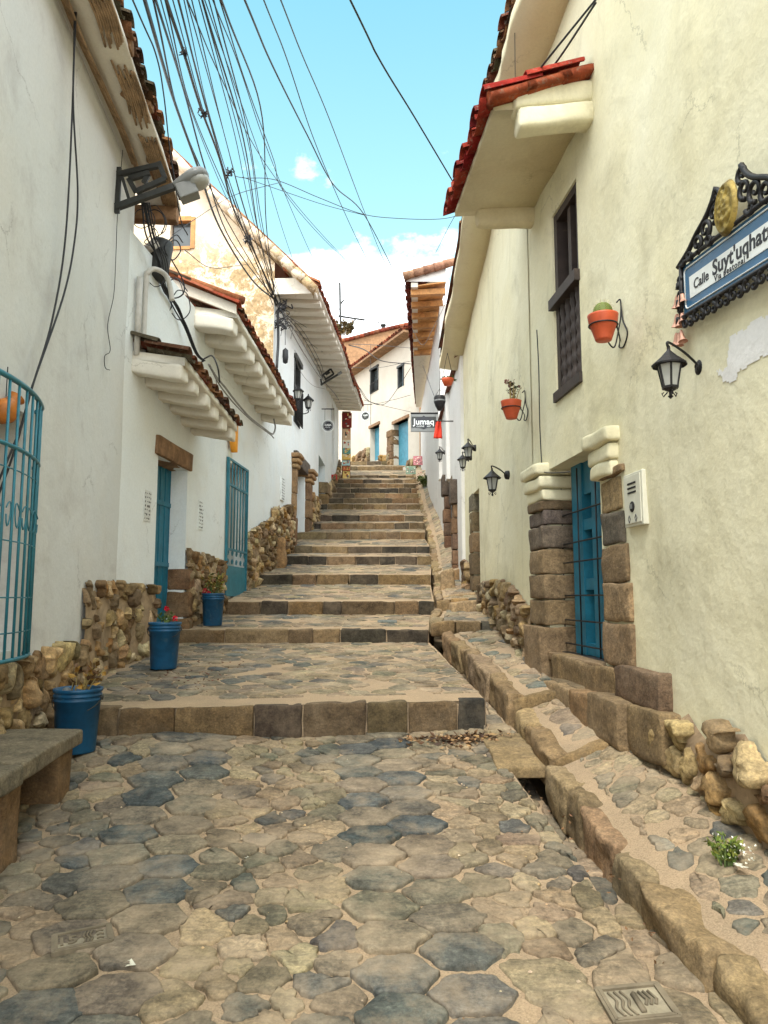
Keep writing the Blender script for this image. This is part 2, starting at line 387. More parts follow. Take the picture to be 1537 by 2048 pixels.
M['soffit'] = mat_plaster('plastered_eave', (.66, .62, .53), (.44, .36, .26), (.68, .65, .58), .4, .2)
M['soffit_y'] = mat_plaster('yellow_plastered_eave', (.62, .53, .35), (.42, .34, .2), (.66, .6, .42), .4, .2)
def mat_tile():
    m, nt, b = newmat('clay_roof_tile'); at_ = nnode(nt, 'ShaderNodeAttribute', attribute_name='Col')
    c = mixn(nt, 1.0, at_.outputs[0], ramp(nt, tex(nt, 10, 9, .75, .5), .3, .72, (.5,) * 3, (1.4,) * 3), 'MULTIPLY')
    c = mixn(nt, ramp(nt, tex(nt, 16, 9, .75, .8), .54, .64, (0,) * 3, (.6,) * 3), c, (.20, .165, .12))
    c = mixn(nt, ramp(nt, tex(nt, 24, 6, .7, .3), .62, .7, (0,) * 3, (.8,) * 3), c, (.03, .025, .022))
    nt.links.new(c, b.inputs['Base Color']); b.inputs['Roughness'].default_value = .97; b.inputs['Specular IOR Level'].default_value = .05
    bumpn(nt, b, tex(nt, 26, 8, .7), .7, .012); return m
M['tile'] = mat_tile()
M['timber'] = mat_simple('weathered_timber', (.24, .14, .075), .85, 0, .6, 26, .45, (.12, .07, .04), .5, .7, .25, (1, 1, 1))
M['pine'] = mat_simple('orange_pine_board', (.42, .20, .06), .6, 0, .3, 26, .4, (.22, .09, .03), .55, .7)
M['darkwood'] = mat_simple('dark_carved_wood', (.035, .024, .02), .6, 0, .4, 40, .4, (.08, .055, .04), .6, .75)
M['cane'] = mat_simple('cane_lath', (.30, .20, .115), .85, 0, .5, 40, .5)
M['teal'] = mat_simple('teal_painted_metal', (.022, .16, .215), .42, 0, .12, 30, .25, (.05, .10, .11), .66, .78)
M['teal_wood'] = mat_simple('teal_painted_wood', (.012, .14, .22), .5, 0, .2, 30, .25, (.03, .19, .23), .6, .8)
M['teal_light'] = mat_simple('light_blue_painted_door', (.06, .24, .33), .5, 0, .2, 30, .25)
M['bucket'] = mat_simple('blue_plastic', (.006, .07, .155), .42, 0, .08, 20, .4, (.06, .12, .17), .58, .74)
M['iron'] = mat_simple('black_wrought_iron', (.018, .017, .018), .5, .3, .3, 60, .4)
M['greymetal'] = mat_simple('grey_metal', (.045, .047, .045), .55, .5, .25, 40, .3, (.16, .09, .05), .68, .8)
M['lampgrey'] = mat_simple('grey_lamp_casing', (.17, .178, .175), .4, 0, .05, 30, .15)
M['cable'] = mat_simple('black_cable', (.016, .017, .02), .55, 0, 0, 10, .3)
M['cable_blue'] = mat_simple('dark_blue_cable', (.03, .055, .08), .5, 0, 0, 10, .3)
M['cable_grey'] = mat_simple('grey_cable', (.22, .21, .19), .6, 0, 0, 10, .3)
M['pipe'] = mat_simple('grey_pipe', (.48, .46, .42), .5, 0, .1, 20, .2)
M['terracotta'] = mat_simple('terracotta_pot', (.50, .085, .03), .5, 0, .12, 25, .25)
M['soil'] = mat_simple('dark_soil', (.05, .035, .025), .95, 0, .6, 50, .4)
M['dark'] = mat_simple('dark_interior', (.012, .011, .011), .8, 0, 0, 10, .2)
M['attr'] = mat_attr('painted_surface', .6, .12, .1, 30)
M['leaf'] = mat_attr('plant_leaf', .6, .3, .1, 40)
M['signblue'] = mat_simple('blue_sign_enamel', (.035, .13, .25), .35, 0, .03, 20, .12)
M['signwhite'] = mat_simple('white_sign_band', (.72, .75, .74), .4, 0, .03, 20, .08)
M['ink'] = mat_simple('black_lettering', (.02, .022, .03), .5, 0, 0, 10, .1)
M['brass'] = mat_simple('gilded_medallion', (.30, .215, .05), .5, .35, .9, 38, .5, (.10, .07, .02), .5, .65)
M['whitemetal'] = mat_simple('white_painted_box', (.58, .57, .47), .55, 0, .1, 30, .12)
M['orange'] = mat_simple('orange_lamp_shade', (.72, .30, .03), .5, 0, .1, 20, .2)
M['redcloth'] = mat_simple('red_cloth', (.70, .045, .02), .8, 0, .2, 30, .2)
def mat_glass(name, col, rough=.15):
    m, nt, b = newmat(name); c = mixn(nt, ramp(nt, tex(nt, 3, 5), .35, .65), col, tuple(x * .6 for x in col))
    nt.links.new(c, b.inputs['Base Color']); b.inputs['Roughness'].default_value = rough; b.inputs['Specular IOR Level'].default_value = .6; return m
M['lampglass'] = mat_glass('frosted_lamp_glass', (.42, .43, .40), .3)
M['winglass'] = mat_glass('window_glass', (.07, .085, .09), .06)
# ------------------------------------------------------------------ object helpers
def tag(o, label=None, cat=None, group=None, kind=None):
    if label: o['label'] = label
    if cat: o['category'] = cat
    if group: o['group'] = group
    if kind: o['kind'] = kind
    return o
def thing(name, label, cat, loc=(0, 0, 0), group=None):
    o = bpy.data.objects.new(name, None); scene.collection.objects.link(o); o.location = loc
    o.empty_display_size = 0.1
    return tag(o, label, cat, group)
def struct(o): o['kind'] = 'structure'; return o
def subpart(o, parent):
    """hang an already built mesh under a part (which has no location of its own)"""
    o.parent = parent; return o
# ================================================================== plan of the street
L1 = Wall((-2.62 - .095 * (-3 - 5.8), -3), (-2.62 - .095 * (7.92 - 5.8), 7.92))
L2 = Wall((-2.80, 7.9), (-2.32, 15.0))
L3 = Wall((-2.32, 15.0), (-2.05, 20.0))
L3b = Wall((-2.05, 20.0), (-1.85, 29.5))
R1 = Wall((2.25 + .09 * 3, -3), (2.25 - .09 * 7.75, 7.75), True)
R2 = Wall((2.25 - .09 * 7.75, 7.75), (1.50, 13.6), True)
R3 = Wall((1.44, 13.6), (1.50, 19.5), True)
R4 = Wall((1.52, 19.5), (1.55, 31.0), True)
E1 = Wall((-2.6, 39.0), (1.45, 30.6))       # the facade that closes the street
def lwall(Y):
    for W in (L1, L2, L3, L3b):
        if Y <= W.B.y: break
    return W.A.x + (W.B.x - W.A.x) * (Y - W.A.y) / (W.B.y - W.A.y)
def rwall(Y):
    for W in (R1, R2, R3, R4):
        if Y <= W.B.y: break
    return W.A.x + (W.B.x - W.A.x) * (Y - W.A.y) / (W.B.y - W.A.y)
# ------------------------------------------------------------------ steps: (Y, x0, z_bottom, z_top, right end x, skew)
STEPS = []
for (Y, yb, yt, pxr, sk) in [(6.15, 1459, 1409, 968, .17), (9.84, 1286, 1260, 857, .04), (11.7, 1230, 1204, 868, .0), (14.0, 1169.5, 1150.5, 862, .0),
        (16.0, 1130, 1113, 864, 0), (17.2, 1107, 1093, 860, 0), (19.2, 1079, 1064.7, 851, 0), (20.5, 1058.6, 1046.8, 850, 0),
        (21.7, 1043, 1031, 850, 0), (24.0, 1019, 1008.5, 848, .03), (24.8, 1007, 997, 842, .03), (25.6, 996.7, 987, 840, .03), (26.4, 986.7, 977, 838, .03),
        (27.2, 976, 968, 837, .03), (28.0, 967, 960, 835, .0), (29.3, 956, 951, 832, .0), (32.0, 941, 933, 815, -.05), (33.2, 930.5, 923, 800, -.08)]:
    x = (pxr - CX) / F * Y
    STEPS.append([Y, -.6, Y * rz(yb), Y * rz(yt), x, sk])
STEPS[0][4] = .86
H0 = 1.9; SL = .125
def sst(t): t = max(0.0, min(1.0, t)); return t * t * (3 - 2 * t)
def zroad(x, Y): return -H0 + SL * Y + .10 * sst((Y - 4.3) / 1.5) * sst((-.3 - x) / 1.7)
def stepY(j, x):
    Y, x0, zb, zt, xr, sk = STEPS[j]; return Y + sk * (x - x0)
def zter(j, x, Y):
    Ya = stepY(j, x); Yb = stepY(j + 1, x) if j + 1 < len(STEPS) else Ya + 6
    za = STEPS[j][3]; zb = STEPS[j + 1][2] if j + 1 < len(STEPS) else za + .5
    return za + (zb - za) * (Y - Ya) / (Yb - Ya)
def zground(x, Y):
    """height of the street surface anywhere in plan"""
    if Y < stepY(0, x): return zroad(x, Y)
    for j in range(len(STEPS)):
        if j + 1 == len(STEPS) or Y < stepY(j + 1, x): return zter(j, x, Y)
# ------------------------------------------------------------------ terrain under everything
g = MB()
prof = [(-60, -9.0), (-3, -2.7), (0, -2.35), (6.2, -1.5), (9.8, -1.1), (14, -.3), (20, 1.2), (28, 3.7), (34, 5.4), (60, 9), (400, 40)]
for i in range(len(prof) - 1):
    (a, za), (b, zb) = prof[i], prof[i + 1]
    g.quad((-300, a, za), (300, a, za), (300, b, zb), (-300, b, zb))
struct(g.build('ground', M['earth']))
# ------------------------------------------------------------------ road in front of the steps
def rroad(Y): return 1.06 - .03 * (Y - 3) if Y < 4 else (1.03 - .09 * (Y - 4)) if Y < 5.6 else .86
rd = MB()
xs = [-3.1 + i * .1 for i in range(45)]; ys = [-3 + i * .12 for i in range(79)]
V = []; Fc = []
for Y in ys:
    for k in range(41):
        t = k / 40; xl = lwall(Y) - .1; xr = rroad(Y); x = xl + (xr - xl) * t; Yy = min(Y, 6.6)
        V.append((x, Yy, zroad(x, Yy) + .012 * nz(x * 2.2, Yy * 2.2) + .006 * nz(x * 7, Yy * 7)))
for i in range(len(ys) - 1):
    for k in range(40):
        a = i * 41 + k; Fc.append((a, a + 1, a + 42, a + 41))
rd.add(V, Fc, 0)
for i in range(len(ys) - 1):                     # side towards the drain
    Y0, Y1 = ys[i], ys[i + 1]
    if Y1 > 6.5: break
    rd.quad((rroad(Y0), Y0, zroad(.9, Y0) + .0), (rroad(Y0), Y0, zroad(.9, Y0) - .4), (rroad(Y1), Y1, zroad(.9, Y1) - .4), (rroad(Y1), Y1, zroad(.9, Y1)))
patch = [(lwall(1.2), 1.2), (rroad(1.2), 1.2), (rroad(4), 4), (rroad(5.6), 5.6), (.86, stepY(0, .86) - .03), (lwall(5.9), stepY(0, -2.6) - .03), (lwall(3.5), 3.5)]
pts = []; kinds = []
def desat(L, k, tint=(1.0, .93, .80)):
    out = []
    for c in L:
        g = (c[0] + c[1] + c[2]) / 3; out.append(tuple(c[i] * (1 - k) + g * tint[i] * 1.02 * k for i in range(3)))
    return out
DY = .245; HW = .385
def sband(x, Y): return x + .097 * Y
for band, (s0, ncol) in {'r': (.345, 2), 'l': (-1.02, 2)}.items():
    for c in range(ncol):
        for r in range(-2, 30):
            Y = 1.2 + r * DY + (DY / 2 if c % 2 else 0)
            if Y > 6.3: continue
            s = s0 + c * HW * .75; x = s - .097 * Y
            pts.append((x + random.uniform(-.012, .012), Y + random.uniform(-.014, .014))); kinds.append('hex')
for (x, Y) in jgrid(-3.0, 1.25, 1.1, 6.35, .195, .125, .36):
    s = sband(x, Y)
    if .13 < s < .85 or -1.23 < s < -.51: continue
    if s > 1.0 and random.random() < .12: continue
    # the two utility covers keep their places free
    if (abs(x - .86) < .22 and abs(Y - 2.95) < .2): continue
    pts.append((x, Y)); kinds.append('cob')
polys = cells(patch, pts, lambda i: .018 if kinds[i] == 'hex' else random.choice((.004, .010, .016, .026)), .46)
HEXC = [S(96, 104, 106), S(80, 92, 98), S(108, 108, 102), S(120, 114, 100), S(70, 84, 92), S(104, 106, 102), S(116, 110, 98), S(90, 98, 100), S(126, 118, 102)]
COBC = [S(150, 131, 98), S(142, 124, 94), S(134, 119, 92), S(156, 138, 106), S(146, 129, 100), S(128, 116, 94), S(120, 112, 94), S(160, 140, 106), S(116, 112, 98), S(92, 98, 96)]
HEXC = desat(HEXC, .35); COBC = desat(COBC, .45)
RB = lambda x, Y, h: (x, Y, zroad(x, Y) + .010 * nz(x * 2.2, Y * 2.2) + h)
for i, p in enumerate(polys):
    if not p: continue
    x, Y = pts[i]
    if kinds[i] == 'hex':
        if x < lwall(Y) + .1: continue
        q_ = .018; p = [(x + HW / 2 * (1 - q_ * 3) * e, Y + DY / 2 * (1 - q_ * 4) * g + .0) for e, g in ((1, 0), (.5, 1), (-.5, 1), (-1, 0), (-.5, -1), (.5, -1))]
        p = [(u + random.uniform(-.009, .009), v + random.uniform(-.009, .009)) for u, v in p]; p = clip_half(p, (rroad(Y) - .02, Y), (1, 0))
        p = clip_half(p, (x, stepY(0, x) - .03), (0, 1))
        if len(p) < 3: continue
        c = vary(random.choice(HEXC), .14, .04)
        stone(rd, RB, p, .024 + random.uniform(-.004, .004), c, 0, .1, .020, .009, .005, [(1.015, -1), (1.0, .55), (.98, .9), (.92, 1.0), (.5, 1.0)], 1, 7, .02, .03)
    else:
        left = sband(x, Y) < -1.27
        c = vary(random.choice(COBC if not left else COBC[3:] + HEXC[:4]), .16, .05)
        stone(rd, RB, p, random.uniform(.012, .024), c, random.choice((1, 1, 2)), .22, .020, .018, .008, [(1.03, -1), (1.0, .4), (.965, .82), (.88, .97), (.5, 1.0)], 1, 12, .02, .03)
# pebbles and grit lying in the joints
for k in range(520):
    x = random.uniform(-2.5, 1.0); Y = random.uniform(2.4, 6.0); r = random.uniform(.003, .010)
    if x < lwall(Y) or x > rroad(Y): continue
    c = vary(random.choice([S(190, 165, 130), S(215, 200, 175), S(120, 100, 80), S(90, 80, 70)]), .2)
    z = zroad(x, Y) + .012
    rd.add([(x + r * cos(a) * random.uniform(.7, 1.3), Y + r * sin(a) * random.uniform(.7, 1.3), z) for a in (0, 1.26, 2.5, 3.77, 5.03)] + [(x, Y, z + r * .8)],
           [(0, 1, 5), (1, 2, 5), (2, 3, 5), (3, 4, 5), (4, 0, 5)], 1, c)
struct(rd.build('road', [M['mortar'], M['paver']], smooth=True))
# ------------------------------------------------------------------ the steps, each with its landing
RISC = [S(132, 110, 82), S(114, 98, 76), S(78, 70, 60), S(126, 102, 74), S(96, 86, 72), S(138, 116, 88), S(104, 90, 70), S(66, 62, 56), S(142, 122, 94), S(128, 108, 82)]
NS = len(STEPS)
for j in range(NS):
    Y0, x0, zb, zt, xr, sk = STEPS[j]
    nxt = STEPS[j + 1] if j + 1 < NS else None
    Yn = nxt[0] if nxt else Y0 + 7; xrn = nxt[4] if nxt else 1.3
    st = MB(); n = 28; m_ = 30; V = []; Fc = []
    xlf = lambda Y: (lwall(min(Y, 29.4)) - .12) if Y < 29.4 else -1.85 - .5 * (Y - 29.4)
    for i in range(m_ + 1):
        t = i / m_; Yc = Y0 + (Yn + .15 - Y0) * t; xl = xlf(Yc); xe = xr + (xrn - xr) * min(1, t)
        if j == NS - 1: xe = 1.4
        for k in range(n + 1):
            x = xl + (xe - xl) * k / n; Ya = stepY(j, x); Yb = (stepY(j + 1, x) if nxt else Yn) + .15
            Y = Ya + (Yb - Ya) * t
            V.append((x, Y, zter(j, x, Y) + (.010 * nz(x * 2.2, Y * 2.2) + .006 * nz(x * 8, Y * 8)) * min(1, t * 6)))
    for i in range(m_):
        for k in range(n):
            a = i * (n + 1) + k; Fc.append((a, a + 1, a + n + 2, a + n + 1))
    st.add(V, Fc, 0)
    for i in range(m_):                           # right flank
        a = V[i * (n + 1) + n]; b = V[(i + 1) * (n + 1) + n]
        st.quad(a, (a[0], a[1], a[2] - .6), (b[0], b[1], b[2] - .6), b, 0)
    # riser blocks
    x = xlf(Y0) - .05; Lx = xr; first = True
    ht = zt - zb
    while x < Lx - .05:
        wd = random.uniform(.28, .85) if j else random.choice((.16, .34, .42, .52, .60, .38))
        if Lx - x - wd < .22: wd = Lx - x
        st.quad((x - .03, stepY(j, x - .03) + .012, zb - .1), (x + wd, stepY(j, x + wd) + .012, zb - .1), (x + wd, stepY(j, x + wd) + .012, zt - .004), (x - .03, stepY(j, x - .03) + .012, zt - .004), 0)
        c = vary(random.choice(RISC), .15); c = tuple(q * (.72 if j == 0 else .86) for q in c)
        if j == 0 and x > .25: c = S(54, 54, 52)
        xa, xb = x + .005, x + wd - .005
        Pf = lambda a, b, cc, j=j: Vector((a, stepY(j, a) + cc, b))
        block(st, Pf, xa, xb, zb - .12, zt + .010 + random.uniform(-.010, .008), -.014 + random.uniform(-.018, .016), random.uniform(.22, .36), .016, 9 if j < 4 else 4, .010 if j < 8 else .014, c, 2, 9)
        x += wd
    # paving on the landing
    if nxt is None: polyp = [(-2.2, Y0 + .35), (.9, Y0 + .35), (1.2, Yn - .3), (-3.2, Yn - .3)]
    else: polyp = [(xlf(Y0) + .12, stepY(j, xlf(Y0)) + .3), (xr - .02, stepY(j, xr) + .3), (xrn - .02, stepY(j + 1, xrn)), (xlf(Yn) + .12, stepY(j + 1, xlf(Yn)))]
    dpt = Yn - Y0 - .3
    if dpt > .25:
        big = j > 3
        sx_, sy_ = (.27, .16) if j == 0 else (.34, .2) if not big else (.42, .34)
        P_ = []
        for (x, Y) in jgrid(polyp[0][0], max(xr, xrn) + .1, Y0 + .2, Yn + .1, sx_, sy_, .3): P_.append((x, Y))
        pl = cells(polyp, P_, lambda i: random.choice((.006, .012, .02, .03)), .7)
        Pf = lambda x, Y, h, j=j: (x, Y, zter(j, x, Y) + .008 * nz(x * 2.2, Y * 2.2) + h)
        for i, p in enumerate(pl):
            if not p or random.random() < .08: continue
            s = P_[i][0] + .05 * P_[i][1]
            pal = HEXC[:4] + COBC[3:7] if s < -.6 else COBC
            stone(st, Pf, p, random.uniform(.006, .012), vary(random.choice(pal), .12, .05), 1, .2, .034 if not big else .06, .009, .006, [(1.03, -1), (1.0, .35), (.95, .8), (.8, 1.0), (.45, 1.0)], 1, 9, .02, .04)
    struct(st.build('stone_step', [M['mortar'], M['paver'], M['ashlar']], smooth=True))
# ------------------------------------------------------------------ drain channel
dc = MB()
def chan(Y):                                      # left x, right x, floor z
    if Y < 6.2: return rroad(Y) - .01, cx_(Y) + .02, zroad(.9, Y) - (.015 + .22 * max(0, min(1, (Y - 2.9) / 2.2)))
    t = (Y - 6.2) / 3.64; return .86 + (.58 - .86) * t, 1.10 + (.78 - 1.10) * t, zter(0, 0, min(Y, 9.8)) - .24 + .05 * t
def cx_(Y): return 1.30 - .07 * (Y - 2.9) if Y < 5.2 else 1.14 - .06 * (Y - 5.2)
for i in range(75):
    Ya, Yb = -2.9 + i * .17, -2.9 + (i + 1) * .17
    a, b = chan(Ya), chan(Yb)
    for k in range(4):
        xa0 = a[0] + (a[1] - a[0]) * k / 4; xa1 = a[0] + (a[1] - a[0]) * (k + 1) / 4
        xb0 = b[0] + (b[1] - b[0]) * k / 4; xb1 = b[0] + (b[1] - b[0]) * (k + 1) / 4
        dc.quad((xa0, Ya, a[2] + .01 * nz(xa0 * 9, Ya * 5)), (xa1, Ya, a[2] + .01 * nz(xa1 * 9, Ya * 5)), (xb1, Yb, b[2] + .01 * nz(xb1 * 9, Yb * 5)), (xb0, Yb, b[2] + .01 * nz(xb0 * 9, Yb * 5)))
patchd = [(chan(2.0)[0], 2.0), (chan(2.0)[1], 2.0), (chan(5)[1], 5.0), (chan(9.6)[1], 9.6), (chan(9.6)[0], 9.6), (chan(5)[0], 5.0)]
pd = jgrid(.5, 1.4, 2.0, 9.7, .21, .26, .28)
for i, p in enumerate(cells(patchd, pd, .025, .5)):
    if p: stone(dc, lambda x, Y, h: (x, Y, chan(Y)[2] + h), p, random.uniform(.012, .03), vary(random.choice(COBC), .15), 1, .2, .035, .008, .006, None, 1, 9, .02, .06)
struct(dc.build('drain_channel', [M['mortar'], M['paver']], smooth=True))
# ------------------------------------------------------------------ pavement on the right, in stepped lengths
def pave(name, Ys, xi, xo, zi, zo, kerb_h, csp, endface=True, cols=COBC):
    """xi/zi along the kerb, xo/zo along the wall; lists aligned with Ys"""
    def lerp(L, Y):
        for a in range(len(Ys) - 1):
            if Y <= Ys[a + 1] or a == len(Ys) - 2:
                t = (Y - Ys[a]) / (Ys[a + 1] - Ys[a]); return L[a] + (L[a + 1] - L[a]) * t
    s = MB(); N = max(6, int((Ys[-1] - Ys[0]) / .12)); K = 8; V = []; Fc = []
    def PT(x, Y, h=0.0):
        a, b = lerp(xi, Y), lerp(xo, Y); t = max(0, min(1, (x - a) / (b - a))); t = t * t * (3 - 2 * t) * .4 + t * .6
        return (x, Y, lerp(zi, Y) + (lerp(zo, Y) - lerp(zi, Y)) * t + .012 * nz(x * 2.5, Y * 2.5, 3) + .008 * nz(x * 8, Y * 8, 3) + h - (.035 * max(0, 1 - (x - a) / .2) if h == 0.0 else 0))
    for i in range(N + 1):
        Y = Ys[0] + (Ys[-1] - Ys[0]) * i / N
        for k in range(K + 1):
            x = lerp(xi, Y) + (lerp(xo, Y) - lerp(xi, Y)) * k / K; V.append(PT(x + (.05 if k == 0 else 0), Y))
    for i in range(N):
        for k in range(K):
            a = i * (K + 1) + k; Fc.append((a, a + 1, a + K + 2, a + K + 1))
    s.add(V, Fc, 0)
    # kerb stones
    Y = Ys[0]
    while Y < Ys[-1] - .05:
        ln = random.uniform(.25, .7)
        if Ys[-1] - Y - ln < .25: ln = Ys[-1] - Y
        Pf = lambda a, b, c: Vector((lerp(xi, max(Ys[0], min(Ys[-1], a))) + c, a, lerp(zi, max(Ys[0], min(Ys[-1], a))) + b))
        block(s, Pf, Y + .004, Y + ln - .004, -kerb_h, .022 + random.uniform(-.012, .012), random.uniform(-.03, .02), random.uniform(.12, .2), .03, 12, .024, vary(random.choice([S(140, 120, 90), S(150, 130, 100), S(130, 114, 88), S(136, 120, 96)]), .10), 2, 11)
        Y += ln
    if endface:
        x = lerp(xi, Ys[0]) + .02
        while x < lerp(xo, Ys[0]) - .03:
            ln = random.uniform(.22, .4)
            if lerp(xo, Ys[0]) - x - ln < .15: ln = lerp(xo, Ys[0]) - x
            Pf = lambda a, b, c: Vector((a, Ys[0] + c, PT(a, Ys[0])[2] + b))
            block(s, Pf, x + .004, x + ln - .004, -kerb_h, .015, -.01, .2, .03, 5, .012, vary(random.choice([S(132, 112, 84), S(110, 104, 92), S(86, 86, 82), S(150, 120, 86)]), .12), 2)
            x += ln
    pg = [(lerp(xi, Ys[0]) + .2, Ys[0] + .2), (lerp(xo, Ys[0]) - .02, Ys[0] + .2)] + [(lerp(xo, y) - .02, y) for y in Ys[1:]] + [(lerp(xi, y) + .2, y) for y in reversed(Ys[1:])]
    pp = jgrid(min(xi), max(xo), Ys[0], Ys[-1] + .1, csp, csp * .85, .36)
    for i, p in enumerate(cells(pg, pp, lambda i: random.choice((.008, .02, .04)), csp * 2.2)):
        if p and random.random() > .06: stone(s, PT, p, random.uniform(.006, .018), vary(random.choice(cols), .15, .05), random.choice((1, 1, 2)), .2, .024, .016, .009, None, 1, 11, .02, .05)
    return struct(s.build(name, [M['mortar'], M['paver'], M['ashlar']], smooth=True))
SWC = desat([S(158, 140, 108), S(146, 132, 104), S(136, 128, 108), S(166, 148, 116), S(120, 120, 112), S(96, 108, 108), S(150, 134, 106)], .4)
wl = lambda Y, o=.0: rwall(Y) - o
pave('sidewalk', [-2.5, 2.9, 4.2, 5.28], [1.66, 1.30, 1.19, 1.14], [wl(-2.5, -.05), wl(2.9, -.05), wl(4.2, -.03), wl(5.28, .0)], [-2.12, -1.47, -1.30, -1.16], [-2.0, -1.36, -1.14, -.98], .28, .17, True, SWC)
pave('sidewalk', [5.31, 5.9, 6.45], [1.16, 1.13, 1.10], [wl(5.31, .16), wl(5.9, .16), wl(6.45, .16)], [-1.10, -1.03, -.96], [-1.02, -.94, -.86], .24, .26, True, SWC)
pave('sidewalk', [6.48, 8.2, 9.75], [1.085, .93, .77], [wl(6.48, .12), wl(8.2, .05), wl(9.75, .02)], [-.85, -.66, -.475], [-.80, -.6, -.43], .30, .24, True, SWC)
pave('sidewalk', [9.95, 11.65], [.60, .78], [wl(9.95, .0), wl(11.65, .0)], [-.33, -.2], [-.33, -.19], .17, .34, True, SWC)
pave('sidewalk', [11.75, 14.2], [.80, .95], [wl(11.75, 0), wl(13.5, 0)], [-.04, .28], [-.02, .34], .2, .26, True, SWC)
pave('sidewalk', [14.3, 17.0, 20.5, 24.0, 28.5, 31.0], [.95, 1.08, 1.15, 1.2, 1.2, 1.1], [1.52, 1.55, 1.58, 1.6, 1.6, 1.6], [.42, 1.05, 2.05, 2.95, 4.6, 5.4], [.55, 1.2, 2.25, 3.2, 4.8, 5.6], .3, .34, True, SWC)
# ================================================================== building helpers
def wall_grid(mb, W, u0, u1, z0, z1, step=.14, holes=(), amp=.02, seed=0, mat=0, zt=None, o=0.0, rev=None):
    us = set(); zs = set(); n = max(1, int((u1 - u0) / step))
    for i in range(n + 1): us.add(round(u0 + (u1 - u0) * i / n, 4))
    n = max(1, int((z1 - z0) / step))
    for i in range(n + 1): zs.add(round(z0 + (z1 - z0) * i / n, 4))
    for h in holes:
        for e in (h[0], h[1]): us = {x for x in us if abs(x - e) > .03} | {round(e, 4)}
        for e in (h[2], h[3]): zs = {x for x in zs if abs(x - e) > .03} | {round(e, 4)}
    us = sorted(us); zs = sorted(zs)
    def off(u, z):
        a = amp * (nz(u * .55, z * .55, seed) + .45 * nz(u * 1.7, z * 1.7, seed + 3) + .15 * nz(u * 5, z * 5, seed + 5))
        a *= min(1, .02 + max(0, u - u0) / .7) * min(1, .02 + max(0, u1 - u) / .7)
        for h in holes:
            dx = max(h[0] - u, 0, u - h[1]); dz = max(h[2] - z, 0, z - h[3]); d = sqrt(dx * dx + dz * dz)
            a *= min(1, d / .25)
            if d < .05 and d > 0: pass
        return a + o
    V = []
    for z in zs:
        for u in us:
            zz = min(z, zt(u)) if zt else z
            V.append(W.P(u, zz, off(u, z)))
    Fc = []; nu = len(us)
    for b in range(len(zs) - 1):
        for a in range(nu - 1):
            um = (us[a] + us[a + 1]) / 2; zm = (zs[b] + zs[b + 1]) / 2
            if any(h[0] < um < h[1] and h[2] < zm < h[3] for h in holes): continue
            if zt and zs[b] >= max(zt(us[a]), zt(us[a + 1])): continue
            i = b * nu + a; Fc.append((i, i + 1, i + nu + 1, i + nu))
    mb.add(V, Fc, mat)
    for h in holes:                                # reveals
        d = h[4]; a, b, c, e = h[:4]
        mb.quad(W.P(a, c, o), W.P(a, e, o), W.P(a, e, -d), W.P(a, c, -d), mat)
        mb.quad(W.P(b, c, o), W.P(b, e, o), W.P(b, e, -d), W.P(b, c, -d), mat)
        mb.quad(W.P(a, e, o), W.P(b, e, o), W.P(b, e, -d), W.P(a, e, -d), mat)
        mb.quad(W.P(a, c, o), W.P(b, c, o), W.P(b, c, -d), W.P(a, c, -d), mat)
def end_wall(mb, W, u, z0, z1, depth, mat=0, zb=None):
    mb.quad(W.P(u, z0, 0), W.P(u, z1, 0), W.P(u, (zb or z1), -depth), W.P(u, z0, -depth), mat)
def smooth_mesh_flags(o, on=True):
    o.data.polygons.foreach_set('use_smooth', [on] * len(o.data.polygons))
RUB = [S(172, 148, 108), S(146, 122, 88), S(128, 106, 78), S(186, 162, 122), S(156, 122, 74), S(140, 124, 98), S(116, 98, 76), S(190, 172, 140), S(112, 90, 62)]
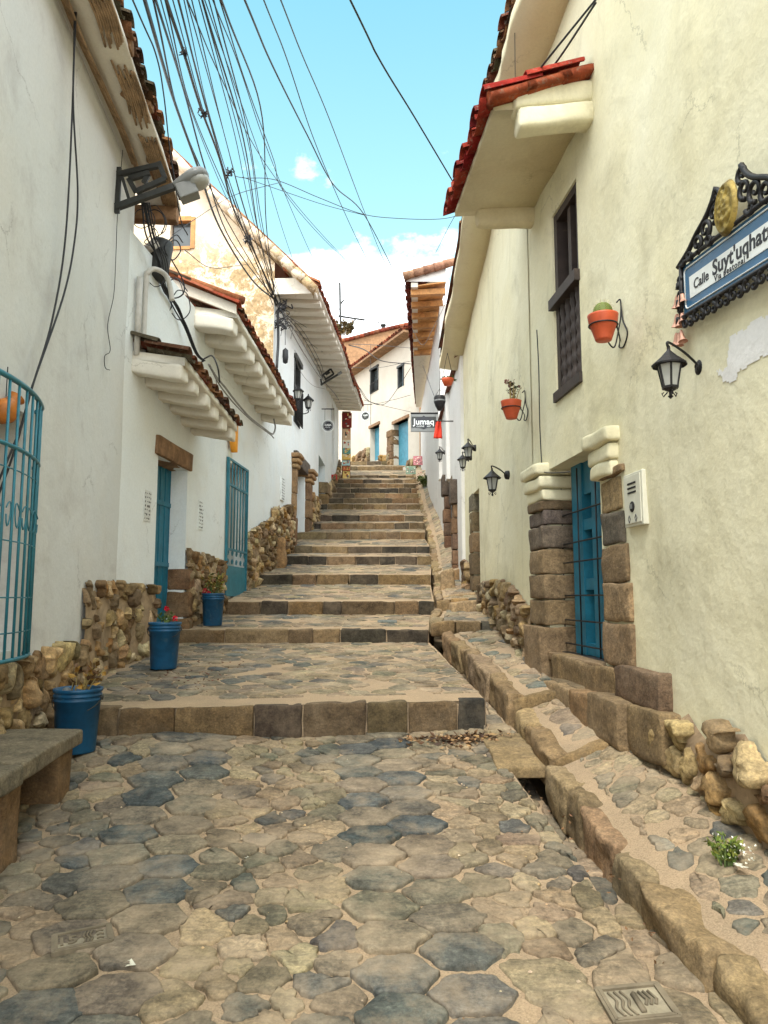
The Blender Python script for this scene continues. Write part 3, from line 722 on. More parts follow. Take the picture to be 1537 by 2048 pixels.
def rubble(mb, W, top, zbot, size=.17, bulge=.07, o=.03, jag=.04, gap=.03, seed=0, cols=RUB, skip=None, ragged=True):
    """field stones in clay; top is a list of (u,z) from low u to high u"""
    tp = []
    for i in range(len(top) - 1):
        a, b = top[i], top[i + 1]; n = max(1, int(abs(b[0] - a[0]) / .10))
        for k in range(n):
            t = k / n; u = a[0] + (b[0] - a[0]) * t; z = a[1] + (b[1] - a[1]) * t
            tp.append((u, z + jag * (nz(u * 6, z * 6, seed) + .6 * random.uniform(-1, 1))))
    tp.append(top[-1])
    zb = zbot if callable(zbot) else (lambda u: zbot)
    # bed of clay, a lumpy sheet from the ground to the ragged top
    rows = 7; V = []; Fc = []
    for (u, z) in tp:
        b = zb(u)
        for r in range(rows + 1):
            zz = b + (z - b) * r / rows; V.append(W.P(u, zz, o - .004 + .022 * nz(u * 5, zz * 5, seed + 1) * (0 if r == rows else 1) - (.05 if r == rows else 0)))
    for i in range(len(tp) - 1):
        for r in range(rows):
            a = i * (rows + 1) + r; Fc.append((a, a + rows + 1, a + rows + 2, a + 1))
    mb.add(V, Fc, 0)
    u0, u1 = tp[0][0], tp[-1][0]; z0 = min(zb(u) for u, _ in tp); z1 = max(z for _, z in tp)
    topf = lambda u: next((tp[i][1] + (tp[i + 1][1] - tp[i][1]) * (u - tp[i][0]) / max(1e-6, tp[i + 1][0] - tp[i][0]) for i in range(len(tp) - 1) if tp[i][0] <= u <= tp[i + 1][0]), z0)
    pts = [p for p in jgrid(u0, u1, z0, z1, size, size * .74, .5) if u0 < p[0] < u1 and zb(p[0]) - .1 < p[1] < topf(p[0]) - size * .18]
    if skip: pts = [p for p in pts if not skip(*p)]
    bb = [(u0, z0 - .1), (u1, z0 - .1), (u1, z1 + .03), (u0, z1 + .03)]
    for i, p in enumerate(cells(bb, pts, lambda i: random.choice((gap * .5, gap, gap * 1.6, gap * 2.4)), size * 2.3)):
        if not p: continue
        # trim by the ragged top
        p = [(q[0], min(q[1], topf(max(u0, min(u1, q[0]))) + .01)) for q in p]
        if abs(area(p)) < max(.0012, .16 * size * size): continue
        bx = max(q[0] for q in p) - min(q[0] for q in p); bz = max(q[1] for q in p) - min(q[1] for q in p)
        if min(bx, bz) < .3 * max(bx, bz): continue
        bl = bulge * random.uniform(.25, .95)
        stone(mb, lambda u, z, h: W.P(u, z, o + h), p, bl, vary(random.choice(cols), .22, .06), random.choice((0, 1, 1)), .2, size * .11, .026, .026, [(1.0, -1), (.99, .2), (.94, .62), (.82, .88), (.6, .98), (.3, 1.0)], 1, 8.5, .03, .3)
def rub(par, *a, **k):
    m_ = MB(); rubble(m_, *a, **k); return m_.build('stone_plinth', [M['clay_mortar'], M['rubble']], par, True)
def px_top(W, L, o=0.0): return sorted(W.pix(x, y, o) for x, y in L)
def tiles(mb, Pf, u0, u1, sp=.19, r=.085, length=.42, rise=.16, cols=None, courses=1, back=.34, drop=.0, mat=0, over=.05):
    """barrel tiles along an eave: Pf(u, up, out); out measured from the eave edge (positive towards the street)"""
    cols = cols or TILEC; n = max(1, int((u1 - u0) / sp)); sp = (u1 - u0) / n
    for cI in range(courses):
        for k in range(n * 2 + 1):
            u = u0 + sp * k / 2
            convex = (k % 2 == 0)
            rr = r * random.uniform(.92, 1.08); oo = over + random.uniform(-.025, .03) - cI * back - (0 if convex else .02)
            zz = rise * (-(oo - over)) / .42 * .42 + (.05 if convex else -.005) + cI * .02 + random.uniform(-.008, .008)
            c = vary(random.choice(cols), .22, .08); seg = 6; V = []; yaw = random.uniform(-.03, .03)
            for e in (0, 1):
                for inner in (0, 1):
                    for s in range(seg + 1):
                        a = pi * s / seg; q = rr * (1 - .12 * e) - (.016 if inner else 0)
                        du = q * cos(a) + yaw * e; dz_ = q * sin(a) * (.8 if convex else -.8) + (0 if convex else rr * .6)
                        V.append(Pf(u + du, zz + dz_ + e * length * rise, oo - e * length))
            Fc = []; m_ = seg + 1
            for s in range(seg):
                Fc.append((s, s + 1, 2 * m_ + s + 1, 2 * m_ + s)); Fc.append((m_ + s, 3 * m_ + s, 3 * m_ + s + 1, m_ + s + 1)); Fc.append((s, m_ + s, m_ + s + 1, s + 1))
            mb.add(V, Fc, mat, c)
TILEC = [S(126, 62, 44), S(104, 50, 38), S(142, 78, 54), S(88, 48, 38), S(150, 92, 66), S(112, 70, 52)]
TILE_OLD = [S(110, 76, 52), S(84, 60, 44), S(66, 50, 40), S(126, 88, 60), S(92, 52, 38), S(78, 70, 56)]
TILE_RED = [S(124, 38, 32), S(108, 30, 28), S(138, 52, 40), S(98, 34, 32), S(142, 64, 46)]
def rafter(mb, W, u, wd, z0, h, out, mat=0, lobes=False, dz=0.0, back=.05):
    """plastered rafter: a rounded beam running out from the wall under the eave"""
    Pf = lambda a, b, c: W.P(u + a, z0 + b + dz * max(0, c), c)
    block(mb, Pf, -wd / 2, wd / 2, -h, 0, -back, out, min(wd, h) * .2, 8, .017, (.6, .6, .6), mat, 5)
def slab(mb, W, u0, u1, z00, z01, th, o0, o1, mat=0, dzo=0.0, n=8):
    """sloping slab, z00 at u0 and z01 at u1, dzo = fall from o0 to o1"""
    V = []
    for i in range(n + 1):
        t = i / n; u = u0 + (u1 - u0) * t; z = z00 + (z01 - z00) * t + .012 * nz(u * 1.7, z00)
        wv = .02 * nz(u * 1.9, z00, 4)
        V += [W.P(u, z, o0), W.P(u, z - dzo, o1 + wv), W.P(u, z - dzo + th, o1 + wv), W.P(u, z + th, o0)]
    Fc = [(0, 1, 2, 3), tuple(n * 4 + k for k in (3, 2, 1, 0))]
    for i in range(n):
        for k in range(4):
            a = i * 4 + k; b = i * 4 + (k + 1) % 4; Fc.append((a, b, b + 4, a + 4))
    mb.add(V, Fc, mat)
def text_mesh(name, s, size, pos, xdir, up, mat, parent=None, extrude=.002, align='CENTER', shear=0.0, bold=0.0, sx=1.0, spacing=1.0):
    c = bpy.data.curves.new(name, 'FONT'); c.body = s; c.size = size; c.extrude = extrude; c.align_x = align; c.align_y = 'CENTER'; c.shear = shear; c.offset = bold; c.space_character = spacing; c.resolution_u = 4
    t = bpy.data.objects.new(name + '_tmp', c); scene.collection.objects.link(t)
    dg = bpy.context.evaluated_depsgraph_get(); me = bpy.data.meshes.new_from_object(t.evaluated_get(dg))
    bpy.data.objects.remove(t); bpy.data.curves.remove(c); me.materials.clear(); me.materials.append(mat)
    x = Vector(xdir).normalized(); z = Vector(up).normalized(); n = x.cross(z); pos = Vector(pos)
    for v in me.vertices: p = v.co.copy(); v.co = pos + x * (p.x * sx) + z * p.y + (-n) * (-p.z) if False else pos + x * (p.x * sx) + z * p.y + x.cross(z) * p.z * 1.0
    me.name = name; o = bpy.data.objects.new(name, me); scene.collection.objects.link(o)
    if parent is not None:
        o.parent = parent; o.matrix_parent_inverse = Matrix.Translation(parent.location).inverted()
    return o
def bars_grille(mb, W, u0, u1, z0, z1, o, nv, hz, r=.008, mat=0, bow=0.0):
    fo = lambda u: o + bow * sin(pi * (u - u0) / (u1 - u0)) if bow else o
    for k in range(nv + 1):
        u = u0 + (u1 - u0) * k / nv; tube(mb, [W.P(u, z0, fo(u)), W.P(u, z1, fo(u))], r, 6, mat)
    for z in hz:
        pts = [W.P(u0 + (u1 - u0) * i / 10, z, fo(u0 + (u1 - u0) * i / 10)) for i in range(11)]
        tube(mb, pts, r * 1.15, 6, mat)
# ================================================================== house 1: tall old white house on the near left
h1 = thing('house', 'tall old white house with scuffed plaster and a blue barred window, nearest on the left', 'house', tuple(L1.P(L1.uY(4), -1.4)))
ug0, zg0 = L1.pix(60, 1308, .0); ug1 = L1.uY(4.15)
u_e = L1.L
win1 = (L1.uY(4.0), L1.uY(5.2), -.36, 1.30, .28)
mb = MB(); wall_grid(mb, L1, 0, u_e, -3.0, 4.95, .16, [win1], .022, 1, 0)
end_wall(mb, L1, u_e, 0, 4.95, 5); end_wall(mb, L1, 0, -3.2, 4.95, 5)
mb.quad(L1.P(0, 5.1, .4), L1.P(u_e + .55, 4.95, .4), L1.P(u_e + .55, 7, -5), L1.P(0, 7, -5), 0)
mb.build('wall', M['plaster_grey'], h1, True)
mb = MB()
ua = L1.pix(160, 1230)[0]
rub(h1, L1, [(L1.uY(1.0), -.62)] + [(L1.uY(4.3), -.46), (L1.pix(60, 1312)[0], L1.pix(60, 1312)[1]), (L1.pix(112, 1292)[0], L1.pix(112, 1290)[1]), (ua - .02, L1.pix(155, 1285)[1])], lambda u: zroad(0, L1.P(u, 0).y) - .15, .19, .09, .03, .03, .03, 1)
rub(h1, L1, [(ua, L1.pix(165, 1165)[1]), (u_e + .02, L1.pix(262, 1168)[1])], lambda u: -1.35, .17, .075, .05, .02, .045, 2)
# window behind the bars
mb = MB(); wbox(mb, L1, win1[0] + .03, win1[1] - .03, win1[2] + .03, win1[3] - .03, -.27, -.24)
wn_ = mb.build('window', M['plaster_pale'], h1)
mb = MB()
for u in (win1[0], (win1[0] + win1[1]) / 2 - .03, win1[1] - .07): wbox(mb, L1, u, u + .07, win1[2], win1[3], -.235, -.19)
for z in (win1[2], .45, win1[3] - .07): wbox(mb, L1, win1[0] + .07, win1[1] - .07, z, z + .06, -.236, -.2)
subpart(mb.build('frame', M['timber']), wn_)
mb = MB()
gu0, gu1 = L1.uY(3.95), L1.uY(5.34)
nb = 11; gz0, gz1 = -.39, 1.36
bow = lambda u: .03 + .15 * sin(pi * min(1, max(0, (u - gu0) / (gu1 - gu0)))) ** .7
grf = MB()
for z, rr in ((gz0, .014), (gz1, .018), (gz1 - .42, .014)):
    tube(grf, [L1.P(gu0, z, 0)] + [L1.P(gu0 + (gu1 - gu0) * i / 14, z, bow(gu0 + (gu1 - gu0) * i / 14)) for i in range(15)] + [L1.P(gu1, z, 0)], rr, 6)
for z in (.80, .35, -.0, -.22):
    tube(grf, [L1.P(gu0 + (gu1 - gu0) * i / 14, z, bow(gu0 + (gu1 - gu0) * i / 14)) for i in range(15)], .005, 5)
for k in range(nb + 1):
    u = gu0 + (gu1 - gu0) * k / nb; tube(mb, [L1.P(u, gz0, bow(u)), L1.P(u, gz1, bow(u))], .009, 6)
for k in range(nb - 1):                          # scrolls at mid height
    u = gu0 + (gu1 - gu0) * (k + .5) / nb; sgn = 1 if k % 2 else -1
    tube(mb, [L1.P(u + sgn * .035 * cos(a), .52 + .075 * (a / 3.2) * sin(a * 1.0) + .03, bow(u) + .004) for a in [i * .5 for i in range(13)]], .005, 5)
gp = grf.build('window_grille', M['teal'], h1, True); subpart(mb.build('bars', M['teal'], None, True), gp)
# eave with battered soffit
mb = MB(); ov = .42
slab(mb, L1, 0, u_e + .5, 4.84, 4.66, .06, -.02, ov, 0, .03, 30); mb.build('eave', M['soffit'], h1, True)
mb = MB()
for (px, py) in ((200, 52), (248, 214)):
    u, z = L1.pix(px - 38, py); Pf = lambda a, b, c: L1.P(u + a, 4.80 + b, c); block(mb, Pf, -.07, .07, -.09, .03, -.05, ov + .03, .02, 4, .012, (.3, .3, .3)); mb.build('rafter', M['timber'], h1, True); mb = MB()
u = u_e + .42; Pf = lambda a, b, c: L1.P(u + a, 4.64 + b, c); block(mb, Pf, -.08, .08, -.20, -.02, -.30, ov - .02, .02, 4, .012); mb.build('rafter', M['timber'], h1, True)
ZS = lambda y: 4.84 - .18 * L1.uY(y) / (u_e + .5) - .03
mb = MB()                                        # bared cane laths along the broken edge
for k in range(9):
    o_ = ov - .005 - k * .020
    for (ya, yb) in ((5.2, 5.7), (6.05, 6.75), (7.0, 8.3)):
        sh = random.uniform(-.12, .12)
        tube(mb, spline([L1.P(L1.uY(ya) + sh, ZS(ya) - .012, o_), L1.P(L1.uY((ya + yb) / 2), ZS((ya + yb) / 2) - .022, o_ + .012), L1.P(L1.uY(yb) + sh, ZS(yb) - .010, o_ - .01)], 5), .011, 5)
mb.build('bared_laths', M['cane'], h1, True)
for (ya, yb, wd_) in ((5.25, 5.65, .13), (6.1, 6.7, .17), (7.05, 8.25, .19)):
    mb = MB(); V = []; n = 22
    for i in range(n + 1):
        y = ya + (yb - ya) * i / n; e = sin(pi * i / n) ** .45; V += [L1.P(L1.uY(y), ZS(y) - .006, ov + .005), L1.P(L1.uY(y), ZS(y) + .0, ov - wd_ * e * (1 + .3 * nz(y * 9, 3)) - .01)]
    mb.add(V, [(2 * i, 2 * i + 1, 2 * i + 3, 2 * i + 2) for i in range(n)]); mb.build('bared_clay', M['timber'], h1)
mb = MB()
for k in range(4):                               # bundle of canes tied under the soffit
    tube(mb, spline([L1.P(L1.uY(y) + .02 * k, ZS(y) + .015 - .018 * k + random.uniform(-.01, .01), .05 + .022 * k + .02 * sin(y * 2)) for y in (3.5, 4.6, 5.5, 6.2, 6.9, 7.5)], 4), .011, 5)
mb.build('cane_bundle', M['cane'], h1, True)
mb = MB(); tiles(mb, lambda u, z, o_: L1.P(u, 4.87 - .018 * u * .6 + z, ov + o_), L1.uY(2.5), u_e + .5, .21, .09, .42, .3, TILE_OLD, 1); mb.build('roof_tiles', M['tile'], h1, True)
# ================================================================== house 2: low white house with the blue door and gate
h2 = thing('house', 'low white house with two scalloped plaster eaves and a tall blue barred gate', 'house', tuple(L2.P(3.5, -.4)))
d_u0 = L2.pix(314, 1000)[0]; d_u1 = L2.pix(374, 1000)[0]
door1 = (d_u0, d_u1, -.9, L2.pix(330, 918)[1], .24)
g_u0 = L2.pix(450, 1040)[0]; g_u1 = L2.pix(491, 1040)[0]
gz_b = .02; gz_t = L2.pix(470, 925)[1]
gate = (g_u0, g_u1, gz_b, gz_t, .2)
mb = MB(); wall_grid(mb, L2, -.15, L2.L, -2.2, 4.05, .16, [door1, gate], .02, 5, 0)
end_wall(mb, L2, L2.L, -1, 4.05, 4)
mb.build('wall', M['plaster_white'], h2, True)
mb = MB()
rub(h2, L2, [(-.12, L2.pix(262, 1168)[1] + .0), (d_u0 - .01, L2.pix(312, 1172)[1])], lambda u: -1.2, .17, .075, .05, .02, .045, 3)
rub(h2, L2, [(d_u1 + .0, L2.pix(376, 1100)[1]), (L2.pix(410, 1112)[0], L2.pix(410, 1112)[1]), (g_u0 - .03, L2.pix(447, 1128)[1])], lambda u: -.75, .16, .07, .05, .03, .04, 4)
rub(h2, L2, [(g_u1 + .02, L2.pix(492, 1068)[1]), (L2.pix(522, 1046)[0], L2.pix(522, 1046)[1]), (L2.pix(545, 1034)[0], L2.pix(545, 1034)[1]), (L2.L, L2.pix(560, 1020)[1])], lambda u: -.35, .17, .09, .05, .05, .04, 5)
mb = MB()                                         # dressed stone at the door jamb
zz = -1.0
for hh in (.34, .40, .36, .30):
    Pf = lambda a, b, c: L2.P(a, b, c); block(mb, Pf, d_u1 - .02, d_u1 + .20 + random.uniform(-.03, .05), zz, zz + hh - .012, -.24, .08, .03, 5, .014, vary(S(124, 98, 72), .15)); zz += hh
    if zz > door1[3] * .12: break
mb.build('door_jamb', M['ashlar'], h2, True)
mb = MB(); wbox(mb, L2, door1[0] - .02, door1[1] + .02, -1.0, door1[3] + .02, -.30, -.235)
dd = mb.build('door', M['teal_wood'], h2)
mb = MB()
for k in range(7): u = door1[0] + (door1[1] - door1[0]) * k / 6; wbox(mb, L2, u - .012, u + .012, -.9, door1[3], -.236, -.226)
for z in (-.5, .4, 1.2): wbox(mb, L2, door1[0], door1[1], z, z + .06, -.237, -.215)
subpart(mb.build('battens', M['teal_wood']), dd)
mb = MB(); Pf = lambda a, b, c: L2.P(a, b, c); block(mb, Pf, door1[0] - .12, door1[1] + .1, door1[3] - .0, door1[3] + .24, -.26, .05, .02, 6, .01); mb.build('lintel', M['timber'], h2, True)
# gate of blue bars
mb = MB()
fw = .035
wbox(mb, L2, g_u0, g_u0 + fw, gz_b, gz_t, .01, .05); wbox(mb, L2, g_u1 - fw, g_u1, gz_b, gz_t, .01, .05)
for z in (gz_b, gz_t - fw, gz_b + (gz_t - gz_b) * .33, gz_b + (gz_t - gz_b) * .80): wbox(mb, L2, g_u0 + fw, g_u1 - fw, z, z + fw, .012, .048)
gt = mb.build('gate', M['teal'], h2)
mb = MB(); bars_grille(mb, L2, g_u0 + fw + .06, g_u1 - fw - .06, gz_b + (gz_t - gz_b) * .34, gz_t - fw, .03, 6, [], .012); subpart(mb.build('bars', M['teal'], None, True), gt)
mb = MB(); wbox(mb, L2, g_u0 + fw, g_u1 - fw, gz_b + fw, gz_b + (gz_t - gz_b) * .22, .02, .032); subpart(mb.build('bottom_plate', M['teal']), gt)
mb = MB()
zc = gz_b + (gz_t - gz_b) * .275
for k in range(5):
    mb = MB()
    for q in range(2):
        u = g_u0 + .12 + (g_u1 - g_u0 - .24) * k / 4; tube(mb, [L2.P(u + .05 * cos(a) * (1 - a / 14), zc - .06 + q * .14 + .05 * sin(a) * (1 - a / 14), .03) for a in [i * .6 for i in range(17)]], .008, 5)
    subpart(mb.build('scroll', M['teal'], None, True), gt)
mb = MB(); wbox(mb, L2, g_u0, g_u1, gz_b - .1, gz_t, -.195, -.19); mb.build('gate_screen', M['lampglass'], h2)
# lower awning over the door
ua0, ua1 = L2.pix(264, 735)[0], L2.pix(384, 876)[0]; zA, zB = 2.66, 2.42
mb = MB(); slab(mb, L2, ua0, ua1 + .12, zA - .02, zB - .02, .09, -.05, .60, 0, .10, 12); aw = mb.build('awning', M['soffit'], h2, True)
for k in range(6):
    u = ua0 + .09 + (ua1 - ua0 - .05) * k / 5; z = zA + (zB - zA) * k / 5; mb = MB(); rafter(mb, L2, u, .21, z - .0, .18, .58, 0, dz=-.16); subpart(mb.build('rafter', M['soffit'], None, True), aw)
mb = MB(); tiles(mb, lambda u, z, o_: L2.P(u, zA + (zB - zA) * (u - ua0) / (ua1 - ua0) - .02 + z, .60 + o_), ua0, ua1 + .2, .19, .08, .5, .2, TILE_OLD, 1)
tiles(mb, lambda u, z, o_: L2.P(u, zA + (zB - zA) * (u - ua0) / (ua1 - ua0) + .07 + z, .28 + o_), ua0, ua1 + .15, .19, .08, .4, .3, TILE_OLD, 1)
subpart(mb.build('roof_tiles', M['tile'], None, True), aw)
# main eave
ub0, ub1 = L2.uY(10.0), L2.uY(14.3); zC, zD = 3.98, 3.66
mb = MB(); slab(mb, L2, ub0, ub1, zC, zD, .09, -.05, .60, 0, .10, 14); ev = mb.build('eave', M['soffit'], h2, True)
nr = 9
for k in range(nr):
    u = ub0 + .1 + (ub1 - ub0 - .2) * k / (nr - 1); z = zC + (zD - zC) * k / (nr - 1); mb = MB(); rafter(mb, L2, u, .27, z, .22, .56, 0, dz=-.16); subpart(mb.build('rafter', M['soffit'], None, True), ev)
mb = MB(); tiles(mb, lambda u, z, o_: L2.P(u, zC + (zD - zC) * (u - ub0) / (ub1 - ub0) - .0 + z, .60 + o_), ub0 - .05, ub1 + .05, .2, .085, .5, .45, TILEC + TILE_OLD[:3], 3)
subpart(mb.build('roof_tiles', M['tile'], None, True), ev)
mb = MB()                                         # roof sheet and pale rake board at the near end
mb.quad(L2.P(ub0 - .02, zC + .06, .58), L2.P(ub1, zD + .06, .58), L2.P(ub1, zD + 1.5, -2.6), L2.P(ub0 - .02, zC + 1.5, -2.6), 0)
mb.quad(L2.P(-.1, 4.05, 0), L2.P(ub0, 4.05, 0), L2.P(ub0, 5.2, -2.6), L2.P(-.1, 5.2, -2.6), 0)
mb.build('roof', M['tile'], h2)
mb = MB(); v = [L2.P(ub0 - .06, zC - .06, .60), L2.P(ub0 - .06, zC + .08, .60), L2.P(ub0 - .06, zC + .08 + .52, -.6), L2.P(ub0 - .06, zC - .06 + .50, -.6)]
v2 = [p + Vector((L2.d.x, L2.d.y, 0)) * .05 for p in v]
mb.add(v + v2, BOXF); mb.build('rake_board', M['soffit'], h2)
mb = MB()
tube(mb, [L2.P(ub0 - .05, zC + .16, .62), L2.P(ub0 - .05, zC + .66, -.6)], .06, 8, 0, S(150, 96, 66)); tube(mb, [L2.P(ub0 + .12, zC + .2, .66), L2.P(ub0 + .12, zC + .7, -.6)], .06, 8, 0, S(120, 72, 52)); mb.build('rake_tiles', M['tile'], h2, True)
# ================================================================== house 3: tall gabled house with the long pale eave
h3 = thing('house', 'tall gabled house with peeling cream end wall and a long pale boarded eave, far left', 'house', tuple(L3.P(2, .8)))
dp_u0 = L3.pix(584, 1000)[0]; dp_u1 = L3.pix(612, 1000)[0]
door3 = (dp_u0 + .22, dp_u1 - .2, .2, L3.pix(600, 938)[1], .35)
bw_u0 = L3.pix(588, 790)[0]; bw_u1 = L3.pix(600, 790)[0]
bwin = (bw_u0, bw_u1, L3.pix(592, 848)[1], L3.pix(592, 722)[1], .2)
mb = MB(); wall_grid(mb, L3, 0, L3.L, -1.2, 6.75, .3, [door3, bwin], .02, 8, 0)
d4 = (L3b.pix(637, 1000)[0], L3b.pix(650, 1000)[0], 1.8, L3b.pix(643, 918)[1], .3)
arch = (L3b.pix(664, 850)[0], L3b.pix(670, 850)[0], 4.0, L3b.pix(667, 812)[1], .25)
wall_grid(mb, L3b, 0, L3b.L, .2, 7.7, .4, [d4, arch], .02, 9, 0)
end_wall(mb, L3b, L3b.L, 2, 7.6, 5)
mb.build('wall', M['plaster_white'], h3, True)
# gable end facing down the street
GW_ = 0
G = Wall((L3.A.x, 15.0), (L3.A.x - 7, 15.35), True)   # u runs left, normal towards the camera
apx = G.pix(315, 292); cor = G.pix(545, 520)
gz = lambda u: apx[1] + (cor[1] - apx[1]) * (u - apx[0]) / (cor[0] - apx[0]) if u < apx[0] else apx[1] - (u - apx[0]) * .8
gw = [G.pix(388, 495)[0], G.pix(340, 495)[0], G.pix(370, 495)[1], G.pix(370, 438)[1], .2]
mb = MB(); wall_grid(mb, G, 0, 7, 2.5, 10.5, .25, [tuple(gw)], .03, 11, 0, gz); mb.build('gable_wall', M['plaster_cream'], h3, True)
mb = MB(); wbox(mb, G, gw[0] + .03, gw[1] - .03, gw[2] + .03, gw[3] - .03, -.15, -.12); gwo = mb.build('window', M['winglass'], h3)
mb = MB()
wbox(mb, G, gw[0] - .02, gw[0] + .07, gw[2] - .03, gw[3] + .03, -.11, .03); wbox(mb, G, gw[0] + .07, gw[1], gw[3] - .05, gw[3] + .05, -.11, .03); wbox(mb, G, gw[0] + .07, gw[1], gw[2] - .05, gw[2] + .02, -.11, .03)
subpart(mb.build('frame', M['pine']), gwo)
# rake of the gable: plastered moulding with tiles above
mb = MB()
A_ = G.pix(640, 588); 
r0 = Vector(G.P(apx[0] + .1, apx[1] + .12, .14)); r1_ = at(632, 585, 15.0)
N_ = 16
for i in range(N_):
    p = r0.lerp(r1_, i / N_); q = r0.lerp(r1_, (i + 1) / N_)
    sagp = Vector((0, 0, .06 * nz(i * .6, 2))); bar(mb, p + sagp, q + Vector((0, 0, .06 * nz((i + 1) * .6, 2))), .42, .16, (0, 0, 1), 0)
mb.build('rake', M['plaster_cream'], h3, True)
mb = MB()
for i in range(26):
    p = r0.lerp(r1_, i / 26); q = r0.lerp(r1_, (i + 1.25) / 26); up = Vector((0, -.12, .12))
    tube(mb, [p + up, q + up + Vector((0, 0, -.015))], [.05, .058], 8, 0, vary(random.choice([S(150, 112, 82), S(128, 88, 62), S(120, 72, 52)]), .15))
tube(mb, [r0 + Vector((.0, -.2, .16)), r0 + Vector((-.1, .5, .2))], .14, 10, 0, S(186, 150, 118))
mb.build('rake_tiles', M['tile'], h3, True)
mb = MB(); mb.quad(r0 + Vector((0, 0, .05)), r1_ + Vector((0, 0, .05)), at(720, 790, 29) + Vector((0, 0, .25)), r0 + Vector((0, 14, .6))); mb.quad(r0 + Vector((0, 0, .05)), r0 + Vector((0, 14, .6)), r0 + Vector((-5, 14, -3)), r0 + Vector((-5, 0, -3.5))); mb.build('roof', M['tile'], h3)
# long eave in two lengths, soffit boards running out from the wall
def board_eave(W, Ya, Yb, za, zb, out, nb_, name='eave', tcol=TILEC):
    ua, ub = W.uY(Ya), W.uY(Yb); m_ = MB(); slab(m_, W, ua, ub, za + .1, zb + .1, .08, -.05, out, 0, .06, 12); e = m_.build(name, M['soffit'], h3, True)
    for k in range(nb_):
        u = ua + .12 + (ub - ua - .2) * k / (nb_ - 1); z = za + (zb - za) * k / (nb_ - 1); m_ = MB(); Pf = lambda a, b, c: W.P(u + a, z + .1 + b - .06 * max(0, c), c)
        block(m_, Pf, -.13, .13, -.12, 0, -.05, out - .03, .03, 3, .006, (.6, .6, .6), 0, 3); subpart(m_.build('rafter', M['soffit'], None, True), e)
    m_ = MB(); tiles(m_, lambda u, z, o_: W.P(u, za + (zb - za) * (u - ua) / (ub - ua) + .09 + z, out + o_), ua - .1, ub, .21, .09, .45, .5, tcol, 2); subpart(m_.build('roof_tiles', M['tile'], None, True), e)
    m_ = MB(); wbox(m_, W, ua - .05, ua + .0, za - .05, za + .3, .0, out - .05, 0); subpart(m_.build('end_board', M['soffit']), e)
board_eave(L3, 15.05, 20.0, 6.42, 6.72, .92, 9)
board_eave(L3b, 20.05, 24.6, 6.74, 7.05, .92, 7)
board_eave(L3b, 24.7, 29.2, 7.10, 7.55, .98, 7)
# doorway with dressed pillars and stone lintel
def pillar(W, u0, u1, z0, z1, n_, o0, o1, par, cap=True, cols=None, name='door_pillar', rr=.018):
    m_ = MB(); z = z0; hs = [random.uniform(.8, 1.25) for _ in range(n_)]; s_ = (z1 - z0) / sum(hs); Pf = lambda a, b, c: W.P(a, b, c)
    for h_ in hs: block(m_, Pf, u0 + random.uniform(-.012, .012), u1 + random.uniform(-.012, .012), z + .006, z + h_ * s_ - .006, o0, o1 + random.uniform(-.015, .015), rr, 5, .012, vary(random.choice(cols or [S(140, 112, 82), S(120, 96, 72), S(150, 124, 94)]), .12)); z += h_ * s_
    p = m_.build(name, M['ashlar'], par, True)
    if cap:
        m_ = MB()
        for q in range(3): block(m_, Pf, u0 - .06 - .04 * q, u1 + .06 + .04 * q, z1 + q * .12 + .004, z1 + q * .12 + .116, o0, o1 + .06 + .04 * q, .05, 5, .006, vary(S(166, 138, 104), .08))
        subpart(m_.build('capital', M['ashlar'], None, True), p)
    return p
zp = L3.pix(600, 960)[1]
pillar(L3, dp_u0 - .06, dp_u0 + .24, .1, L3.pix(580, 932)[1], 5, -.3, .10, h3)
pillar(L3, dp_u1 - .12, dp_u1 + .42, .5, L3.pix(608, 962)[1], 5, -.3, .12, h3)
mb = MB(); Pf = lambda a, b, c: L3.P(a, b, c); block(mb, Pf, dp_u0 + .15, dp_u1 + .12, door3[3] - .02, L3.pix(590, 892)[1] - .12, -.25, .10, .03, 5, .01, S(96, 88, 84)); mb.build('lintel', M['ashlar'], h3, True)
mb = MB(); wbox(mb, L3, door3[0], door3[1], door3[2] - .3, door3[3], -.36, -.30); mb.build('door', M['darkwood'], h3)
mb = MB(); wbox(mb, L3b, d4[0], d4[1], d4[2] - .2, d4[3], -.25, -.2); dq = mb.build('door', M['teal_light'], h3)
pillar(L3b, d4[1] - .05, d4[1] + .9, d4[2], d4[3] - .55, 5, -.3, .1, h3, False)
# balcony window with a barred balustrade
mb = MB(); wbox(mb, L3, bwin[0], bwin[1], bwin[2], bwin[3], -.21, -.18); b_ = mb.build('window', M['winglass'], h3)
mb = MB()
wbox(mb, L3, bwin[0], bwin[0] + .09, bwin[2], bwin[3], -.17, .02); wbox(mb, L3, bwin[1] - .09, bwin[1], bwin[2], bwin[3], -.17, .02); wbox(mb, L3, bwin[0] - .06, bwin[1] + .06, bwin[3], bwin[3] + .12, -.1, .07); wbox(mb, L3, bwin[0] + .09, bwin[1] - .09, bwin[2] + .9, bwin[2] + .98, -.17, .0)
subpart(mb.build('frame', M['greymetal']), b_)
mb = MB(); bars_grille(mb, L3, bwin[0], bwin[1], bwin[2], bwin[2] + .9, .08, 7, [bwin[2] + .02, bwin[2] + .88], .014); subpart(mb.build('railing', M['iron'], None, True), b_)
mb = MB(); wbox(mb, L3b, arch[0], arch[1], arch[2], arch[3], -.26, -.22); mb.build('niche_back', M['plaster_pale'], h3)
mb = MB()
rub(h3, L3, [(0.0, L3.pix(556, 1024)[1]), (L3.pix(570, 1012)[0], L3.pix(570, 1012)[1]), (dp_u0 - .08, L3.pix(582, 1014)[1])], lambda u: .3, .2, .09, .05, .05, .04, 6)
